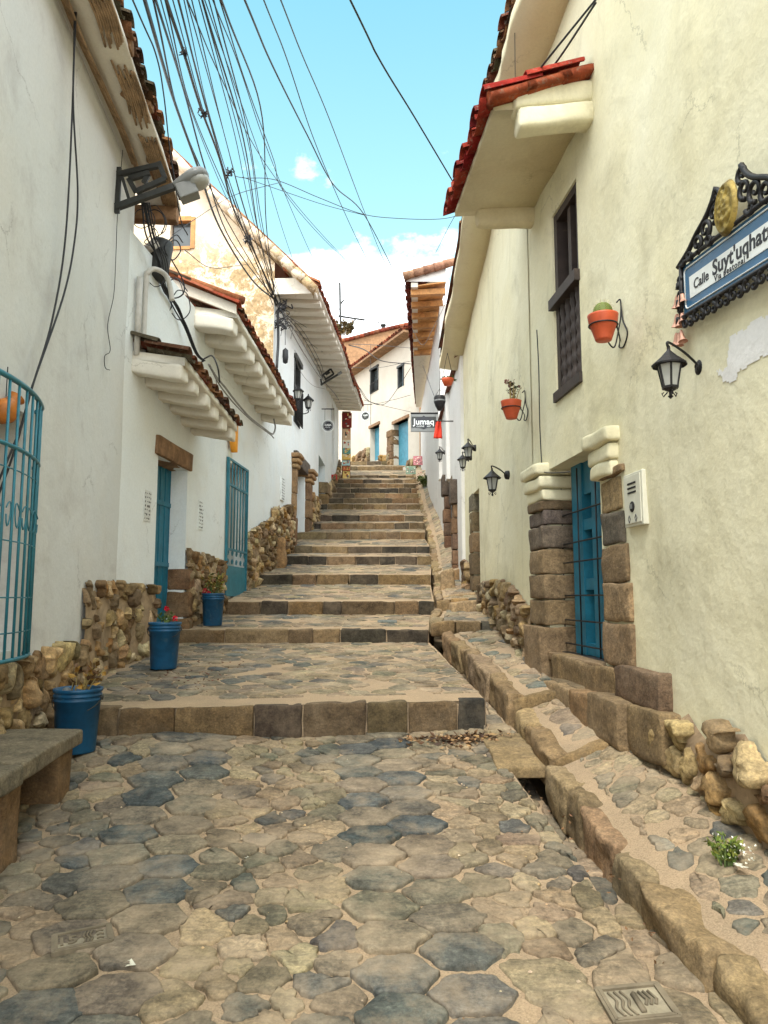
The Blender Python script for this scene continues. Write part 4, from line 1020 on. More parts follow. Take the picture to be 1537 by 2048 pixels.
rub(h3, L3, [(dp_u1 + .44, L3.pix(617, 1008)[1]), (L3.L, L3.pix(636, 1002)[1])], lambda u: 1.2, .22, .09, .05, .05, .04, 7)
rub(h3, L3b, [(.1, L3b.pix(634, 1002)[1]), (d4[0] - .02, L3b.pix(637, 1002)[1])], lambda u: 1.5, .24, .09, .05, .05, .04, 8)
rub(h3, L3b, [(d4[1] + .92, L3b.pix(655, 968)[1]), (L3b.pix(672, 945)[0], L3b.pix(672, 945)[1]), (L3b.L, L3b.pix(682, 930)[1])], lambda u: 2.6, .28, .09, .05, .06, .04, 9)
# ================================================================== house on the near right: pale yellow
h8 = thing('house', 'pale yellow house on the right with red tiled canopy and stone-framed teal door', 'house', tuple(R1.P(8, -1.0)))
Y2u = R1.uY
od0, od1 = R1.pix(1205, 1100)[0], R1.pix(1097, 1100)[0]      # door opening (near, far)
dz0, dz1 = -.53, 1.24
wu0, wu1 = R1.pix(1160, 600)[0], R1.pix(1108, 600)[0]        # window opening
wz0, wz1 = R1.pix(1140, 782)[1], R1.pix(1130, 392)[1]
RT = 5.55
holes = [(od0, od1, dz0, dz1, .30), (wu0, wu1, wz0, wz1, .22)]
mb = MB(); wall_grid(mb, R1, 0, R1.L, -3, RT, .13, holes, .035, 21, 0)
q0, q1 = R2.pix(958, 1060)[0], R2.pix(941, 1060)[0]
d9 = (q0 - .10, q0 + .62, -.1, R2.pix(950, 985)[1], .4)
wall_grid(mb, R2, -.12, R2.L, -1.5, 5.35, .16, [d9], .03, 22, 0)
end_wall(mb, R2, R2.L, -.5, 5.2, 5); end_wall(mb, R1, 0, -3, RT, 5)
wall8 = mb.build('wall', M['plaster_yellow'], h8, True)
mb = MB(); mb.quad(R1.P(0, RT + .2, .42), R1.P(R1.L, RT + .15, .42), R1.P(R1.L, RT + 2.2, -5), R1.P(0, RT + 2.2, -5)); mb.quad(R1.P(R1.L, RT + .15, .42), R2.P(R2.L + .6, 4.9, .42), R2.P(R2.L + .6, RT + 1.6, -5), R1.P(R1.L, RT + 2.2, -5)); mb.build('roof', M['tile'], h8)
mb = MB(); wbox(mb, R2, d9[0], d9[1], d9[2] - .2, d9[3], -.36, -.3); mb.build('door', M['darkwood'], h8)
# main eave, a wavy plastered board from the corner up the street
def eave_line(u, W): 
    Y = W.P(u, 0).y; return 5.48 - .02 * (Y - 6) if Y < 9.4 else 5.41 - .19 * (Y - 9.4)
mb = MB()
for W, ua, ub in ((R1, Y2u(3.5), R1.L), (R2, 0, R2.uY(14.2))):
    n = 26; V = []
    for i in range(n + 1):
        u = ua + (ub - ua) * i / n; z = eave_line(u, W) + .03 * nz(u * 1.3, 5); ou = .40 + .05 * nz(u * 1.1, 9) + .025 * nz(u * 4, 2)
        V += [W.P(u, z - .05, -.05), W.P(u, z - .03, ou * .5), W.P(u, z, ou), W.P(u, z + .17 + .03 * nz(u * 3, 1), ou - .01), W.P(u, z + .2, -.05)]
    Fc = []
    for i in range(n):
        for k in range(5): a = i * 5 + k; b = i * 5 + (k + 1) % 5; Fc.append((a, b, b + 5, a + 5))
    Fc += [(0, 1, 2, 3, 4), tuple(n * 5 + k for k in (4, 3, 2, 1, 0))]
    mb.add(V, Fc)
mb.build('eave', M['soffit_y'], h8, True)
mb = MB()
tiles(mb, lambda u, z, o_: R1.P(u, eave_line(u, R1) + .2 + z, .40 + o_), Y2u(5.0), R1.L, .22, .1, .5, .45, TILE_OLD, 1)
tiles(mb, lambda u, z, o_: R2.P(u, eave_line(u, R2) + .2 + z, .34 + o_), 0, R2.uY(14.2), .22, .1, .5, .45, TILE_OLD, 1)
mb.build('roof_tiles', M['tile'], h8, True)
# canopy with glossy red tiles over the window
cu0, cu1 = Y2u(5.78), Y2u(7.5); co = .87
zf = 4.02
mb = MB(); V = []; n = 14
for i in range(n + 1):
    u = cu0 + (cu1 - cu0) * i / n; sw = .02 * nz(u * 2, 3)
    V += [R1.P(u, zf + .06 + sw, .0), R1.P(u, zf + .04 + sw, .35), R1.P(u, zf - .01 + sw, co - .05), R1.P(u, zf + .04, co - .04), R1.P(u, zf + .31, -.03)]
Fc = [(0, 1, 2, 3, 4), tuple(n * 5 + k for k in (4, 3, 2, 1, 0))]
for i in range(n):
    for k in range(5): a = i * 5 + k; b = i * 5 + (k + 1) % 5; Fc.append((a, b, b + 5, a + 5))
mb.add(V, Fc); cn_ = mb.build('canopy', M['soffit_y'], h8, True)
for q, (zo, oo) in enumerate(((.065, .66), (-.115, .64))):
    mb = MB(); Pf = lambda a, b, c: R1.P(cu0 + a, zf + zo + .12 + b - .16 * c, c)
    block(mb, Pf, -.07, .14, -.095, .095, -.04, oo, .05, 8, .014, (.6, .6, .6), 0, 4); subpart(mb.build('corbel', M['plaster_yellow'], None, True), cn_)
mb = MB(); Pf = lambda a, b, c: R1.P(cu1 + a, zf + .0 + b - .05 * c, c); block(mb, Pf, -.14, .04, -.12, .10, -.04, .62, .07, 5, .01, (.6, .6, .6), 0, 4); subpart(mb.build('corbel', M['soffit_y'], None, True), cn_)
mb = MB(); tiles(mb, lambda u, z, o_: R1.P(u, zf + .025 + .02 * (u - cu0) / (cu1 - cu0) + z, co + o_ - .02), cu0 - .02, cu1 + .1, .245, .118, .5, .36, TILE_RED, 2, .4, 0, 0, .09)
for k in range(3):                               # verge tiles at the near end
    p = R1.P(cu0 - .05, zf + .03 + .36 * .30 * k, co - .3 * k); q = R1.P(cu0 - .05, zf + .03 + .36 * .30 * (k + 1.25), co - .3 * (k + 1.25)); bar(mb, p, q, .17, .055, (0, 0, 1), 0, vary(S(138, 70, 48), .15)); tube(mb, [p + Vector((0, 0, .02)), q + Vector((0, 0, .02))], [.066, .055], 8, 0, vary(S(148, 74, 48), .15))
subpart(mb.build('roof_tiles', M['tile'], None, True), cn_)
# window: dark carved shutters above, turned balusters below
mb = MB(); wbox(mb, R1, wu0, wu1, wz0, wz1, -.215, -.19); wv = mb.build('window', M['dark'], h8)
mb = MB(); zm = R1.pix(1130, 585)[1]
fw = .08
wbox(mb, R1, wu0, wu0 + fw, wz0, wz1, -.19, -.02); wbox(mb, R1, wu1 - fw, wu1, wz0, wz1, -.19, -.02); wbox(mb, R1, wu0 + fw, wu1 - fw, wz1 - fw, wz1, -.188, -.022)
wbox(mb, R1, wu0 - .02, wu1 + .02, zm - .05, zm + .05, -.15, .05); wbox(mb, R1, wu0 - .01, wu1 + .01, wz0 - .01, wz0 + .08, -.15, .03)
wbox(mb, R1, (wu0 + wu1) / 2 - .04, (wu0 + wu1) / 2 + .04, zm + .05, wz1 - fw, -.186, -.05)
subpart(mb.build('frame', M['darkwood']), wv)
mb = MB()
for s_ in (0, 1):
    a = wu0 + fw if s_ == 0 else (wu0 + wu1) / 2 + .04; b = (wu0 + wu1) / 2 - .04 if s_ == 0 else wu1 - fw
    for q in range(3):
        z0_ = zm + .05 + (wz1 - fw - zm - .05) * q / 3; z1_ = zm + .05 + (wz1 - fw - zm - .05) * (q + 1) / 3
        wbox(mb, R1, a, b, z0_, z1_, -.175, -.14); wbox(mb, R1, a + .05, b - .05, z0_ + .06, z1_ - .06, -.14, -.115); 
subpart(mb.build('shutter', M['darkwood']), wv)
for k in range(4):
    u = wu0 + fw + .06 + (wu1 - wu0 - 2 * fw - .12) * k / 3; hh = zm - .05 - (wz0 + .08); prof = []
    for i in range(25):
        t = i / 24; prof.append((.028 + .018 * sin(t * pi * 6) ** 2 * (1 - .3 * t) + (.014 if i in (0, 24) else 0), hh * t))
    mb = MB(); lathe(mb, prof, R1.P(u, wz0 + .08, -.05), 10); subpart(mb.build('baluster', M['darkwood'], None, True), wv)
# dressed stone door surround
BRN = [S(146, 126, 98), S(130, 112, 88), S(140, 120, 94), S(122, 104, 82), S(136, 116, 92), S(116, 100, 80)]
GRY = [S(112, 104, 94), S(104, 98, 92)]
fu0, fu1 = od1, R1.pix(1069, 1100)[0]
jm = MB()
PfR = lambda a, b, c: R1.P(a, b, c)
fy = [1001, 1022, 1052, 1099, 1150, 1199, 1250, 1352]
for i in range(7):
    z1_, z0_ = R1.pix(1090, fy[i])[1], R1.pix(1090, fy[i + 1])[1]
    block(jm, PfR, fu0 - .035 + random.uniform(-.012, .008), fu1 + random.uniform(-.05, .05), z0_ + .006, z1_ - .006, -.33, .06 + random.uniform(-.015, .02) + (.05 if i == 6 else 0), .016, 9, .013, vary(random.choice(GRY if i in (1, 2) else BRN), .12))
jm.build('door_jamb', M['ashlar'], h8, True)
jm = MB()
nu0, nu1 = R1.pix(1256, 1150)[0], od0 - .06
ny = [935, 955, 1023, 1090, 1166, 1243, 1330]
for i in range(6):
    z1_, z0_ = R1.pix(1230, ny[i])[1], R1.pix(1230, ny[i + 1])[1]
    block(jm, PfR, nu0 + random.uniform(-.05, .04) - .02 * i * .5, nu1 + random.uniform(-.02, .02), z0_ + .006, z1_ - .006, -.33, .035 + random.uniform(-.01, .02), .016, 9, .013, vary(random.choice(GRY if i == 2 else BRN), .12))
jm.build('door_jamb', M['ashlar'], h8, True)
def pblock(mb, x0, x1, y0, y1, o1, depth=.4, col=None, r=.022, amp=.018):
    ym = (y0 + y1) / 2; xm = (x0 + x1) / 2
    ua = R1.pix(x1, ym, o1)[0]; ub = R1.pix(x0, ym, o1)[0]; za = R1.pix(xm, y1, o1)[1]; zb = R1.pix(xm, y0, o1)[1]
    block(mb, PfR, ua, ub, za, zb, o1 - depth, o1, r, 8, amp, vary(col or random.choice(BRN), .1))
mb = MB()
pblock(mb, 1228, 1312, 1338, 1412, .10); pblock(mb, 1231, 1322, 1412, 1512, .13)
mb.build('corner_stones', M['ashlar'], h8, True)
th = MB(); pblock(th, 1104, 1229, 1322, 1392, .05, .55); pblock(th, 1088, 1152, 1362, 1400, .12, .5)
pblock(th, 1086, 1137, 1370, 1440, .20, .3); pblock(th, 1136, 1174, 1386, 1462, .21, .3, S(150, 122, 92)); pblock(th, 1173, 1233, 1395, 1484, .21, .3)
th.build('doorstep', M['ashlar'], h8, True)
mb = MB(); block(mb, PfR, od0 - .02, od1 + .02, dz0 - .06, dz0 + .014, -.29, .045, .012, 6, .006, S(136, 116, 92)); mb.build('sill', M['ashlar'], h8, True)
# plastered capitals
for (u0_, u1_, n_, lab) in ((od1 - .06, R1.pix(1064, 980)[0] - .03, 3, 'far'), (R1.pix(1240, 900)[0] + .03, od0 + .02, 3, 'near')):
    mb = MB()
    for q in range(3):
        z0_ = dz1 - .30 + q * .125 if lab == 'far' else dz1 - .33 + q * .125
        e = .03 * q
        block(mb, PfR, u0_ - (e if lab == 'near' else e * .6), u1_ + e, z0_ + .003, z0_ + .122, -.30, .07 + .025 * q, .03, 9, .016, (.6, .6, .6), 0, 4)
    mb.build('capital', M['plaster_yellow'], h8, True)
mb = MB(); Pf = PfR; block(mb, Pf, od0 - .1, od1 + .1, dz1 + .02, dz1 + .2, -.34, -.02, .03, 4, .008); mb.build('lintel', M['plaster_yellow'], h8, True)
# teal double door behind thin iron bars
mb = MB(); wbox(mb, R1, od0, od1, dz0, dz1, -.335, -.31); dr = mb.build('door', M['dark'], h8)
mb = MB(); wdt = od1 - od0
DO = -.175
pu = lambda x: R1.pix(x, 1130, DO)[0]
for (xa, xb, oo) in ((1148, 1168, 0), (1187, 1203, 0), (1206, 1216, .01)):
    wbox(mb, R1, pu(xb), pu(xa), dz0 + .02, dz1, -.27, DO + oo)
wbox(mb, R1, od0, pu(1216), dz0 + .02, dz1, -.30, DO - .03)
for z in (dz0 + .02, dz0 + .60, dz0 + 1.14): wbox(mb, R1, pu(1187), pu(1168), z, z + .10, -.268, DO - .012)
wbox(mb, R1, pu(1206), pu(1148), dz1 - .30, dz1, -.272, DO - .02)
subpart(mb.build('frame', M['teal_wood']), dr)
mb = MB()
bars_grille(mb, R1, od0 + .02, od1 - .02, dz0, dz1 - .05, -.14, 3, [dz0 + .10, dz0 + .32, dz0 + .55, dz0 + .86, dz0 + 1.04, dz0 + 1.32], .007)
wbox(mb, R1, od0 + .01, od1 - .01, dz0 - .01, dz0 + .02, -.17, -.10)
subpart(mb.build('bars', M['iron'], None, True), dr)
# field stones at the foot of the wall
base = MB()
topn = px_top(R1, [(1312, 1448), (1335, 1438), (1352, 1436), (1388, 1468), (1420, 1442), (1462, 1462), (1500, 1528), (1537, 1560), (1590, 1600)], .08)
topn = [(R1.uY(-1), -1.5)] + topn
RUBY = [S(170, 148, 112), S(152, 128, 90), S(140, 120, 92), S(124, 104, 80), S(184, 166, 134), S(158, 128, 84), S(146, 134, 112), S(112, 96, 78)]
rub(h8, R1, topn, lambda u: zroad(0, R1.P(u, 0).y) - .1, .19, .085, .05, .03, .035, 31, RUBY)
base = MB()
topf_ = px_top(R2, [(1042, 1200), (1027, 1174), (1013, 1162), (996, 1160), (978, 1166), (961, 1170)], .04)
topf_ = [(-.02, R1.pix(1066, 1215)[1])] + topf_
rub(h8, R2, topf_, lambda u: -.95 + .09 * u, .20, .10, .04, .03, .04, 32, RUBY)
rub(h8, R2, [(q1 - .1, R2.pix(938, 1130)[1]), (R2.L, R2.pix(932, 1120)[1])], lambda u: -.4, .26, .10, .05, .03, .04, 33, RUBY)
pillar(R2, q0 + .585, q0 + 1.1, -.2, R2.pix(948, 985)[1], 6, -.38, .03, h8, False, GRY + BRN, 'door_jamb', .018)
# pale patch of bare plaster by the sign
pp_ = [(1440, 762), (1430, 742), (1448, 735), (1452, 700), (1455, 672), (1475, 664), (1500, 640), (1537, 626), (1600, 600), (1620, 680), (1540, 700), (1500, 722), (1470, 744), (1458, 768)]
uv = [R1.pix(x, y, .03) for x, y in pp_]
fine = []
for i in range(len(uv)):
    a, b = uv[i], uv[(i + 1) % len(uv)]
    for k in range(6): t = k / 6; u = a[0] + (b[0] - a[0]) * t; z = a[1] + (b[1] - a[1]) * t; fine.append((u + .012 * nz(u * 30, z * 30), z + .012 * nz(u * 30, z * 30, 4)))
cu_ = sum(p[0] for p in fine) / len(fine); cz_ = sum(p[1] for p in fine) / len(fine)
def r1off(u, z): return .035 * (nz(u * .55, z * .55, 21) + .45 * nz(u * 1.7, z * 1.7, 24) + .15 * nz(u * 5, z * 5, 26))
def inside(u, z, P_):
    r = False
    for i in range(len(P_)):
        a, b_ = P_[i], P_[i - 1]
        if (a[1] > z) != (b_[1] > z) and u < (b_[0] - a[0]) * (z - a[1]) / (b_[1] - a[1]) + a[0]: r = not r
    return r
mb = MB(); G_ = .012; us0 = min(p[0] for p in fine); zs0 = min(p[1] for p in fine); nu_ = int((max(p[0] for p in fine) - us0) / G_) + 1; nz_ = int((max(p[1] for p in fine) - zs0) / G_) + 1
cache = {}
def pv(i, k):
    if (i, k) not in cache:
        u, z = us0 + i * G_, zs0 + k * G_; h_ = wall8.ray_cast(R1.P(u, z, .6), Vector((-R1.n.x, -R1.n.y, 0)))
        mb.v.append(tuple((h_[1] if h_[0] else R1.P(u, z, 0)) + Vector((R1.n.x, R1.n.y, 0)) * .004)); mb.c.append((.5, .5, .5)); cache[(i, k)] = len(mb.v) - 1
    return cache[(i, k)]
for i in range(nu_):
    for k in range(nz_):
        u, z = us0 + (i + .5) * G_, zs0 + (k + .5) * G_
        if inside(u + .01 * nz(u * 40, z * 40), z + .01 * nz(u * 40, z * 40, 5), fine): mb.f.append((pv(i, k), pv(i + 1, k), pv(i + 1, k + 1), pv(i, k + 1))); mb.m.append(0)
mb.build('bare_patch', M['bare_white'], h8, True)
# ================================================================== white house with slim pillars, right, farther up
h7 = thing('house', 'narrow white house with slim stone door pillars just beyond the yellow house', 'house', tuple(R3.P(2, .6)))
mb = MB(); da = (R3.pix(906, 1050)[0], R3.pix(897, 1050)[0], .4, R3.pix(902, 955)[1], .3)
wall_grid(mb, R3, 0, R3.L, -.5, 4.6, .3, [da], .02, 41, 0); end_wall(mb, R3, 0, -.5, 4.6, 4); end_wall(mb, R3, R3.L, .5, 4.6, 4)
mb.build('wall', M['plaster_far'], h7, True)
mb = MB(); wbox(mb, R3, da[0], da[1], da[2] - .3, da[3], -.27, -.22); mb.build('door', M['darkwood'], h7)
for (xa, xb, yt, nm) in ((916, 905, 960, 0), (898, 890, 950, 1)):
    u0_ = R3.pix(xa, 1080)[0]; u1_ = u0_ + .34; zt_ = R3.pix((xa + xb) / 2, yt)[1]
    p_ = pillar(R3, u0_, u1_, 0.0 if nm == 0 else .5, zt_ - .55, 6, -.06, .10, h7, False, [S(128, 100, 78), S(118, 96, 80)], 'door_pillar')
    m_ = MB(); Pf = lambda a, b, c: R3.P(a, b, c); block(m_, Pf, u0_ - .05, u1_ + .05, zt_ - .54, zt_ - .06, -.06, .14, .03, 5, .01, S(92, 82, 76)); subpart(m_.build('capital', M['ashlar'], None, True), p_)
mb = MB(); mb.quad(R3.P(0, 4.55, .1), R3.P(R3.L, 4.55, .1), R3.P(R3.L, 5.4, -4), R3.P(0, 5.4, -4)); mb.build('roof', M['tile'], h7)
for (px_, py0, py1) in ((884, 800, 960), (900, 770, 960)):
    mb = MB(); u, z = R3.pix(px_, 850); wbox(mb, R3, u, u + .35, R3.pix(px_, py1)[1], R3.pix(px_, py0)[1], -.02, .08); mb.build('pilaster', M['plaster_far'], h7)
# ================================================================== house with the boarded pine eave, right, upper
h6 = thing('house', 'upper right house with an orange boarded eave and a dark red line of tile ends', 'house', tuple(R4.P(3, 2.4)))
mb = MB(); wall_grid(mb, R4, 0, R4.L, .5, 7.9, .5, [], .02, 51, 0); end_wall(mb, R4, 0, .5, 8.0, 5); end_wall(mb, R4, R4.L, 3, 8, 5)
mb.build('wall', M['plaster_far'], h6, True)
e0 = at(812, 572, 18.5); e1 = at(836, 850, 30.5)
ez0 = e0.z; ez1 = ez0 - .2
# eave edge runs slightly towards the wall going up the street
def EP(t, o_, z):                                # t along the eave 0..1, o_ 0 edge .. 1 wall
    a = Vector((e0.x, e0.y, 0)).lerp(Vector((e1.x - .1, e1.y, 0)), t); b = Vector((1.62, a.y, 0)); p = a.lerp(b, o_); p.z = z; return p
mb = MB()
nB = 26
for k in range(nB):
    t0, t1 = k / nB, (k + .94) / nB; zo = ez0 + .02 * random.uniform(-1, 1) - .1 * t0
    if t0 < .42: mb.add([EP(t0, .30, zo), EP(t1, .30, zo), EP(t1, 1.0, zo + .1), EP(t0, 1.0, zo + .1), EP(t0, .30, zo + .03), EP(t1, .30, zo + .03), EP(t1, 1, zo + .13), EP(t0, 1, zo + .13)], BOXF)
mb.build('boarded_soffit', M['pine'], h6)
for k in range(7):
    t = .02 + .40 * k / 6; mb = MB(); bar(mb, EP(t, .12, ez0 - .10), EP(t, 1.0, ez0 - .06), .16, .15, (0, 0, 1)); mb.build('rafter', M['pine'], h6)
mb = MB(); mb.add([EP(.42, .1, ez0 - .06), EP(1, .1, ez0 - .1), EP(1, 1, ez0 - .1), EP(.42, 1, ez0 - .06), EP(.42, .1, ez0 + .1), EP(1, .1, ez0 + .05), EP(1, 1, ez0 + .05), EP(.42, 1, ez0 + .1)], BOXF)
mb.add([EP(0, .13, ez0 - .03), EP(.42, .13, ez0 - .03), EP(.42, .30, ez0 - .03), EP(0, .30, ez0 - .03), EP(0, .13, ez0 + .09), EP(.42, .13, ez0 + .08), EP(.42, .3, ez0 + .08), EP(0, .3, ez0 + .09)], BOXF)
mb.build('plaster_soffit', M['soffit'], h6)
mb = MB(); Ln = (e1 - e0).length
tiles(mb, lambda u, z, o_: EP(u / Ln, -o_ * 1.0 + .02, ez0 + .1 + z - .1 * u / Ln), 0, Ln, .24, .105, .5, .45, [S(104, 50, 42), S(88, 44, 38), S(120, 62, 50), S(96, 56, 48)], 2)
mb.build('roof_tiles', M['tile'], h6, True)
mb = MB(); mb.quad(EP(0, .05, ez0 + .2), EP(1, .05, ez0 + .1), EP(1, 1, ez0 + .52), EP(0, 1, ez0 + .52)); mb.quad(EP(0, .0, ez0 + .12), EP(0, 1, ez0 + .12), EP(0, 1, ez0 + .5), EP(0, .06, ez0 + .2))
mb.build('roof', M['plaster_far'], h6)
mb = MB()
for k in range(5):
    p = EP(0, -.05 + .25 * k, ez0 + .22 + .08 * k) + Vector((0, -.1, 0)); q = EP(0, -.05 + .25 * (k + 1.2), ez0 + .22 + .08 * (k + 1.2)) + Vector((0, -.1, 0)); tube(mb, [p, q], [.12, .10], 8, 0, vary(S(150, 112, 92), .15))
mb.build('verge_tiles', M['tile'], h6, True)
# ================================================================== cream house that closes the street
h4 = thing('house', 'cream house closing the street at the top of the steps with two blue doors', 'house', tuple(E1.P(4, 6.0)))
def EH(x0, x1, y0, y1, d):
    u0, u1 = sorted((E1.pix(x0, (y0 + y1) / 2)[0], E1.pix(x1, (y0 + y1) / 2)[0])); return (u0, u1, E1.pix((x0 + x1) / 2, y1)[1], E1.pix((x0 + x1) / 2, y0)[1], d)
ew = [EH(742, 757, 738, 784, .2), EH(797, 808, 734, 774, .2)]; ed = [EH(741, 759, 853, 922, .35), EH(788, 817, 842, 936, .35)]
mb = MB()
tz = lambda u: E1.pix(765, 700)[1] + 0 * u
top_l, top_r = E1.pix(700, 757)[1], E1.pix(822, 672)[1]; ul, ur = E1.pix(700, 757)[0], E1.pix(822, 672)[0]
ztE = lambda u: top_l + (top_r - top_l) * max(-.3, min(1.2, (u - ul) / (ur - ul))) ** 1
wall_grid(mb, E1, -3, E1.L + .1, 4, 14, .3, ew + ed, .02, 61, 0, ztE)
mb.build('wall', M['plaster_pale'], h4, True)
for h_, nm in ((ew[0], 0), (ew[1], 1)):
    mb = MB(); wbox(mb, E1, h_[0], h_[1], h_[2], h_[3], -.21, -.18); w_ = mb.build('window', M['winglass'] if nm == 0 else M['teal_light'], h4)
    mb = MB(); f_ = .06
    wbox(mb, E1, h_[0] - .03, h_[0] + f_, h_[2], h_[3], -.17, .03); wbox(mb, E1, h_[1] - f_, h_[1] + .03, h_[2], h_[3], -.17, .03); wbox(mb, E1, h_[0] - .06, h_[1] + .06, h_[3], h_[3] + .1, -.17, .06)
    subpart(mb.build('frame', M['greymetal']), w_)
    if nm == 0:
        mb = MB(); bars_grille(mb, E1, h_[0], h_[1], h_[2], h_[2] + .45, .04, 5, [h_[2] + .02, h_[2] + .45], .016); subpart(mb.build('railing', M['iron'], None, True), w_)
for h_ in ed:
    mb = MB(); wbox(mb, E1, h_[0], h_[1], h_[2] - .2, h_[3], -.30, -.25); mb.build('door', M['teal_light'], h4)
    mb = MB(); wbox(mb, E1, h_[0] - .1, h_[1] + .1, h_[3], h_[3] + .13, -.25, .06); mb.build('lintel', M['timber'], h4)
pillar(E1, E1.pix(787, 900)[0] - .45, E1.pix(787, 900)[0] + .05, E1.pix(790, 935)[1] - .3, E1.pix(790, 858)[1], 6, -.3, .12, h4, False, None, 'door_jamb')
mb = MB()
rub(h4, E1, px_top(E1, [(694, 930), (700, 918), (720, 906), (741, 894)]), lambda u: 5.3, .34, .14, .05, .06, .04, 62, RUB)
rub(h4, E1, px_top(E1, [(759, 914), (770, 910), (780, 914), (784, 905)]), lambda u: 5.3, .32, .14, .05, .06, .04, 63, RUB)
rub(h4, E1, px_top(E1, [(817, 920), (840, 915)]), lambda u: 5.0, .32, .14, .05, .06, .04, 64, RUB)
mb = MB()                                         # curved eave with tile ends
N_ = 20
for i in range(N_):
    ua = ul - .9 + (ur + .4 - ul + .9) * i / N_; ub = ul - .9 + (ur + .4 - ul + .9) * (i + 1) / N_
    bar(mb, E1.P(ua, ztE(ua) + .02, .25), E1.P(ub, ztE(ub) + .02, .25), .6, .10)
mb.build('eave', M['timber'], h4)
mb = MB(); tiles(mb, lambda u, z, o_: E1.P(u, ztE(u) + .12 + z, .5 + o_), ul - .8, ur + .4, .24, .10, .45, .4, TILEC, 2); mb.build('roof_tiles', M['tile'], h4, True)
mb = MB(); mb.quad(E1.P(-3, ztE(-3) + .1, .4), E1.P(E1.L, ztE(E1.L) + .1, .4), E1.P(E1.L, ztE(E1.L) + .8, -2.2), E1.P(-3, ztE(-3) + .8, -2.2)); mb.build('roof', M['tile'], h4)
# ================================================================== brown adobe house behind
h5 = thing('house', 'brown adobe wall of a house behind, its ridge showing above the cream house', 'house', (at(760, 700, 44).x, 44, 8))
B1 = Wall((-9, 44.5), (6, 43.0))
tb = px_top(B1, [(600, 690), (695, 682), (760, 664), (812, 652), (900, 634)])
zB = lambda u: next((tb[i][1] + (tb[i + 1][1] - tb[i][1]) * (u - tb[i][0]) / (tb[i + 1][0] - tb[i][0]) for i in range(len(tb) - 1) if tb[i][0] <= u <= tb[i + 1][0]), tb[0][1])
mb = MB(); wall_grid(mb, B1, tb[0][0], tb[-1][0], 6, 20, .5, [], .04, 71, 0, zB); end_wall(mb, B1, tb[0][0], 6, tb[0][1], 6); end_wall(mb, B1, tb[-1][0], 6, tb[-1][1], 6); mb.build('wall', M['adobe'], h5, True)
mb = MB()
for i in range(30):
    ua = tb[0][0] + (tb[-1][0] - tb[0][0]) * i / 30; ub = tb[0][0] + (tb[-1][0] - tb[0][0]) * (i + 1.15) / 30
    tube(mb, [B1.P(ua, zB(ua) + .05, .1), B1.P(min(ub, tb[-1][0]), zB(min(ub, tb[-1][0])) + .05, .1)], .12, 7, 0, vary(random.choice(TILEC), .2))
mb.build('roof_tiles', M['tile'], h5, True)
mb = MB(); p = at(767, 662, 43.9); tube(mb, [p + Vector((0, 0, -.2)), p + Vector((0, 0, .35))], .11, 8); tube(mb, [p + Vector((0, 0, .3)), p + Vector((0, 0, .42))], .17, 8); mb.build('chimney_pipe', M['greymetal'], h5, True)
# ================================================================== things in the street
def ground_at(px, py):
    """point of the street surface seen at a photo position"""
    r = ray(px, py); t = 1.0; step = .02
    while t < 45:
        p = r * (t / r.y)
        if p.z <= zground(p.x, p.y): return p
        t += step
    return r * (40 / r.y)
# ---- buckets with plants
def bucket(px, py, wpx, hpx, label, fix=None):
    g_ = ground_at(px, py - 2); Y = fix[1] - .15 if fix else g_.y; R_ = wpx * Y / F / 2 * 1.02; H_ = hpx * Y / F * 1.03
    x = (px - CX) / F * Y / ray(px, py).y * 1.0
    c = Vector((x, Y + R_ * .25, 0)) if not fix else Vector(fix); c.z = zground(c.x, c.y) + .012
    t = thing('bucket', label, 'bucket', tuple(c), 'blue plastic buckets used as planters along the left wall')
    mb = MB(); k = R_
    prof = [(.0, .0), (.80 * k, .0), (.82 * k, .012), (.95 * k, H_ * .80), (1.0 * k, H_ * .805), (1.0 * k, H_ * .835), (.955 * k, H_ * .84), (.96 * k, H_ * .87), (1.01 * k, H_ * .875), (1.01 * k, H_ * .905), (.965 * k, H_ * .91), (.97 * k, H_ * .94), (1.03 * k, H_ * .945), (1.04 * k, H_ * .995), (1.0 * k, H_), (.93 * k, H_ * .99), (.90 * k, H_ * .80)]
    lathe(mb, prof, c, 36); mb.build('body', M['bucket'], t, True)
    mb = MB(); lathe(mb, [(.0, H_ * .86), (.5 * k, H_ * .87), (.925 * k, H_ * .85)], c, 24); mb.build('soil', M['soil'], t, True)
    mb = MB()
    for s_ in (-1, 1): tube(mb, [c + Vector((s_ * 1.03 * k, 0, H_ * .85)), c + Vector((s_ * 1.09 * k, 0, H_ * .85))], .018, 8)
    pts = [c + Vector((1.07 * k * cos(a), -1.07 * k * sin(a) * .75, H_ * .85 - .62 * k * sin(a))) for a in [pi * i / 12 for i in range(13)]]
    tube(mb, pts, .004, 5); mb.build('handle', M['greymetal'], t, True)
    return c, k, H_
def leafq(mb, p, d, ln, wd, col):
    d = Vector(d).normalized(); s_ = d.cross(Vector((random.uniform(-1, 1), random.uniform(-1, 1), .6))).normalized() * wd / 2; p = Vector(p); nn = d.cross(s_).normalized() * wd * .18
    mb.add([p, p + d * ln * .45 + s_ + nn, p + d * ln, p + d * ln * .45 - s_ + nn], [(0, 1, 2, 3)], 0, col)
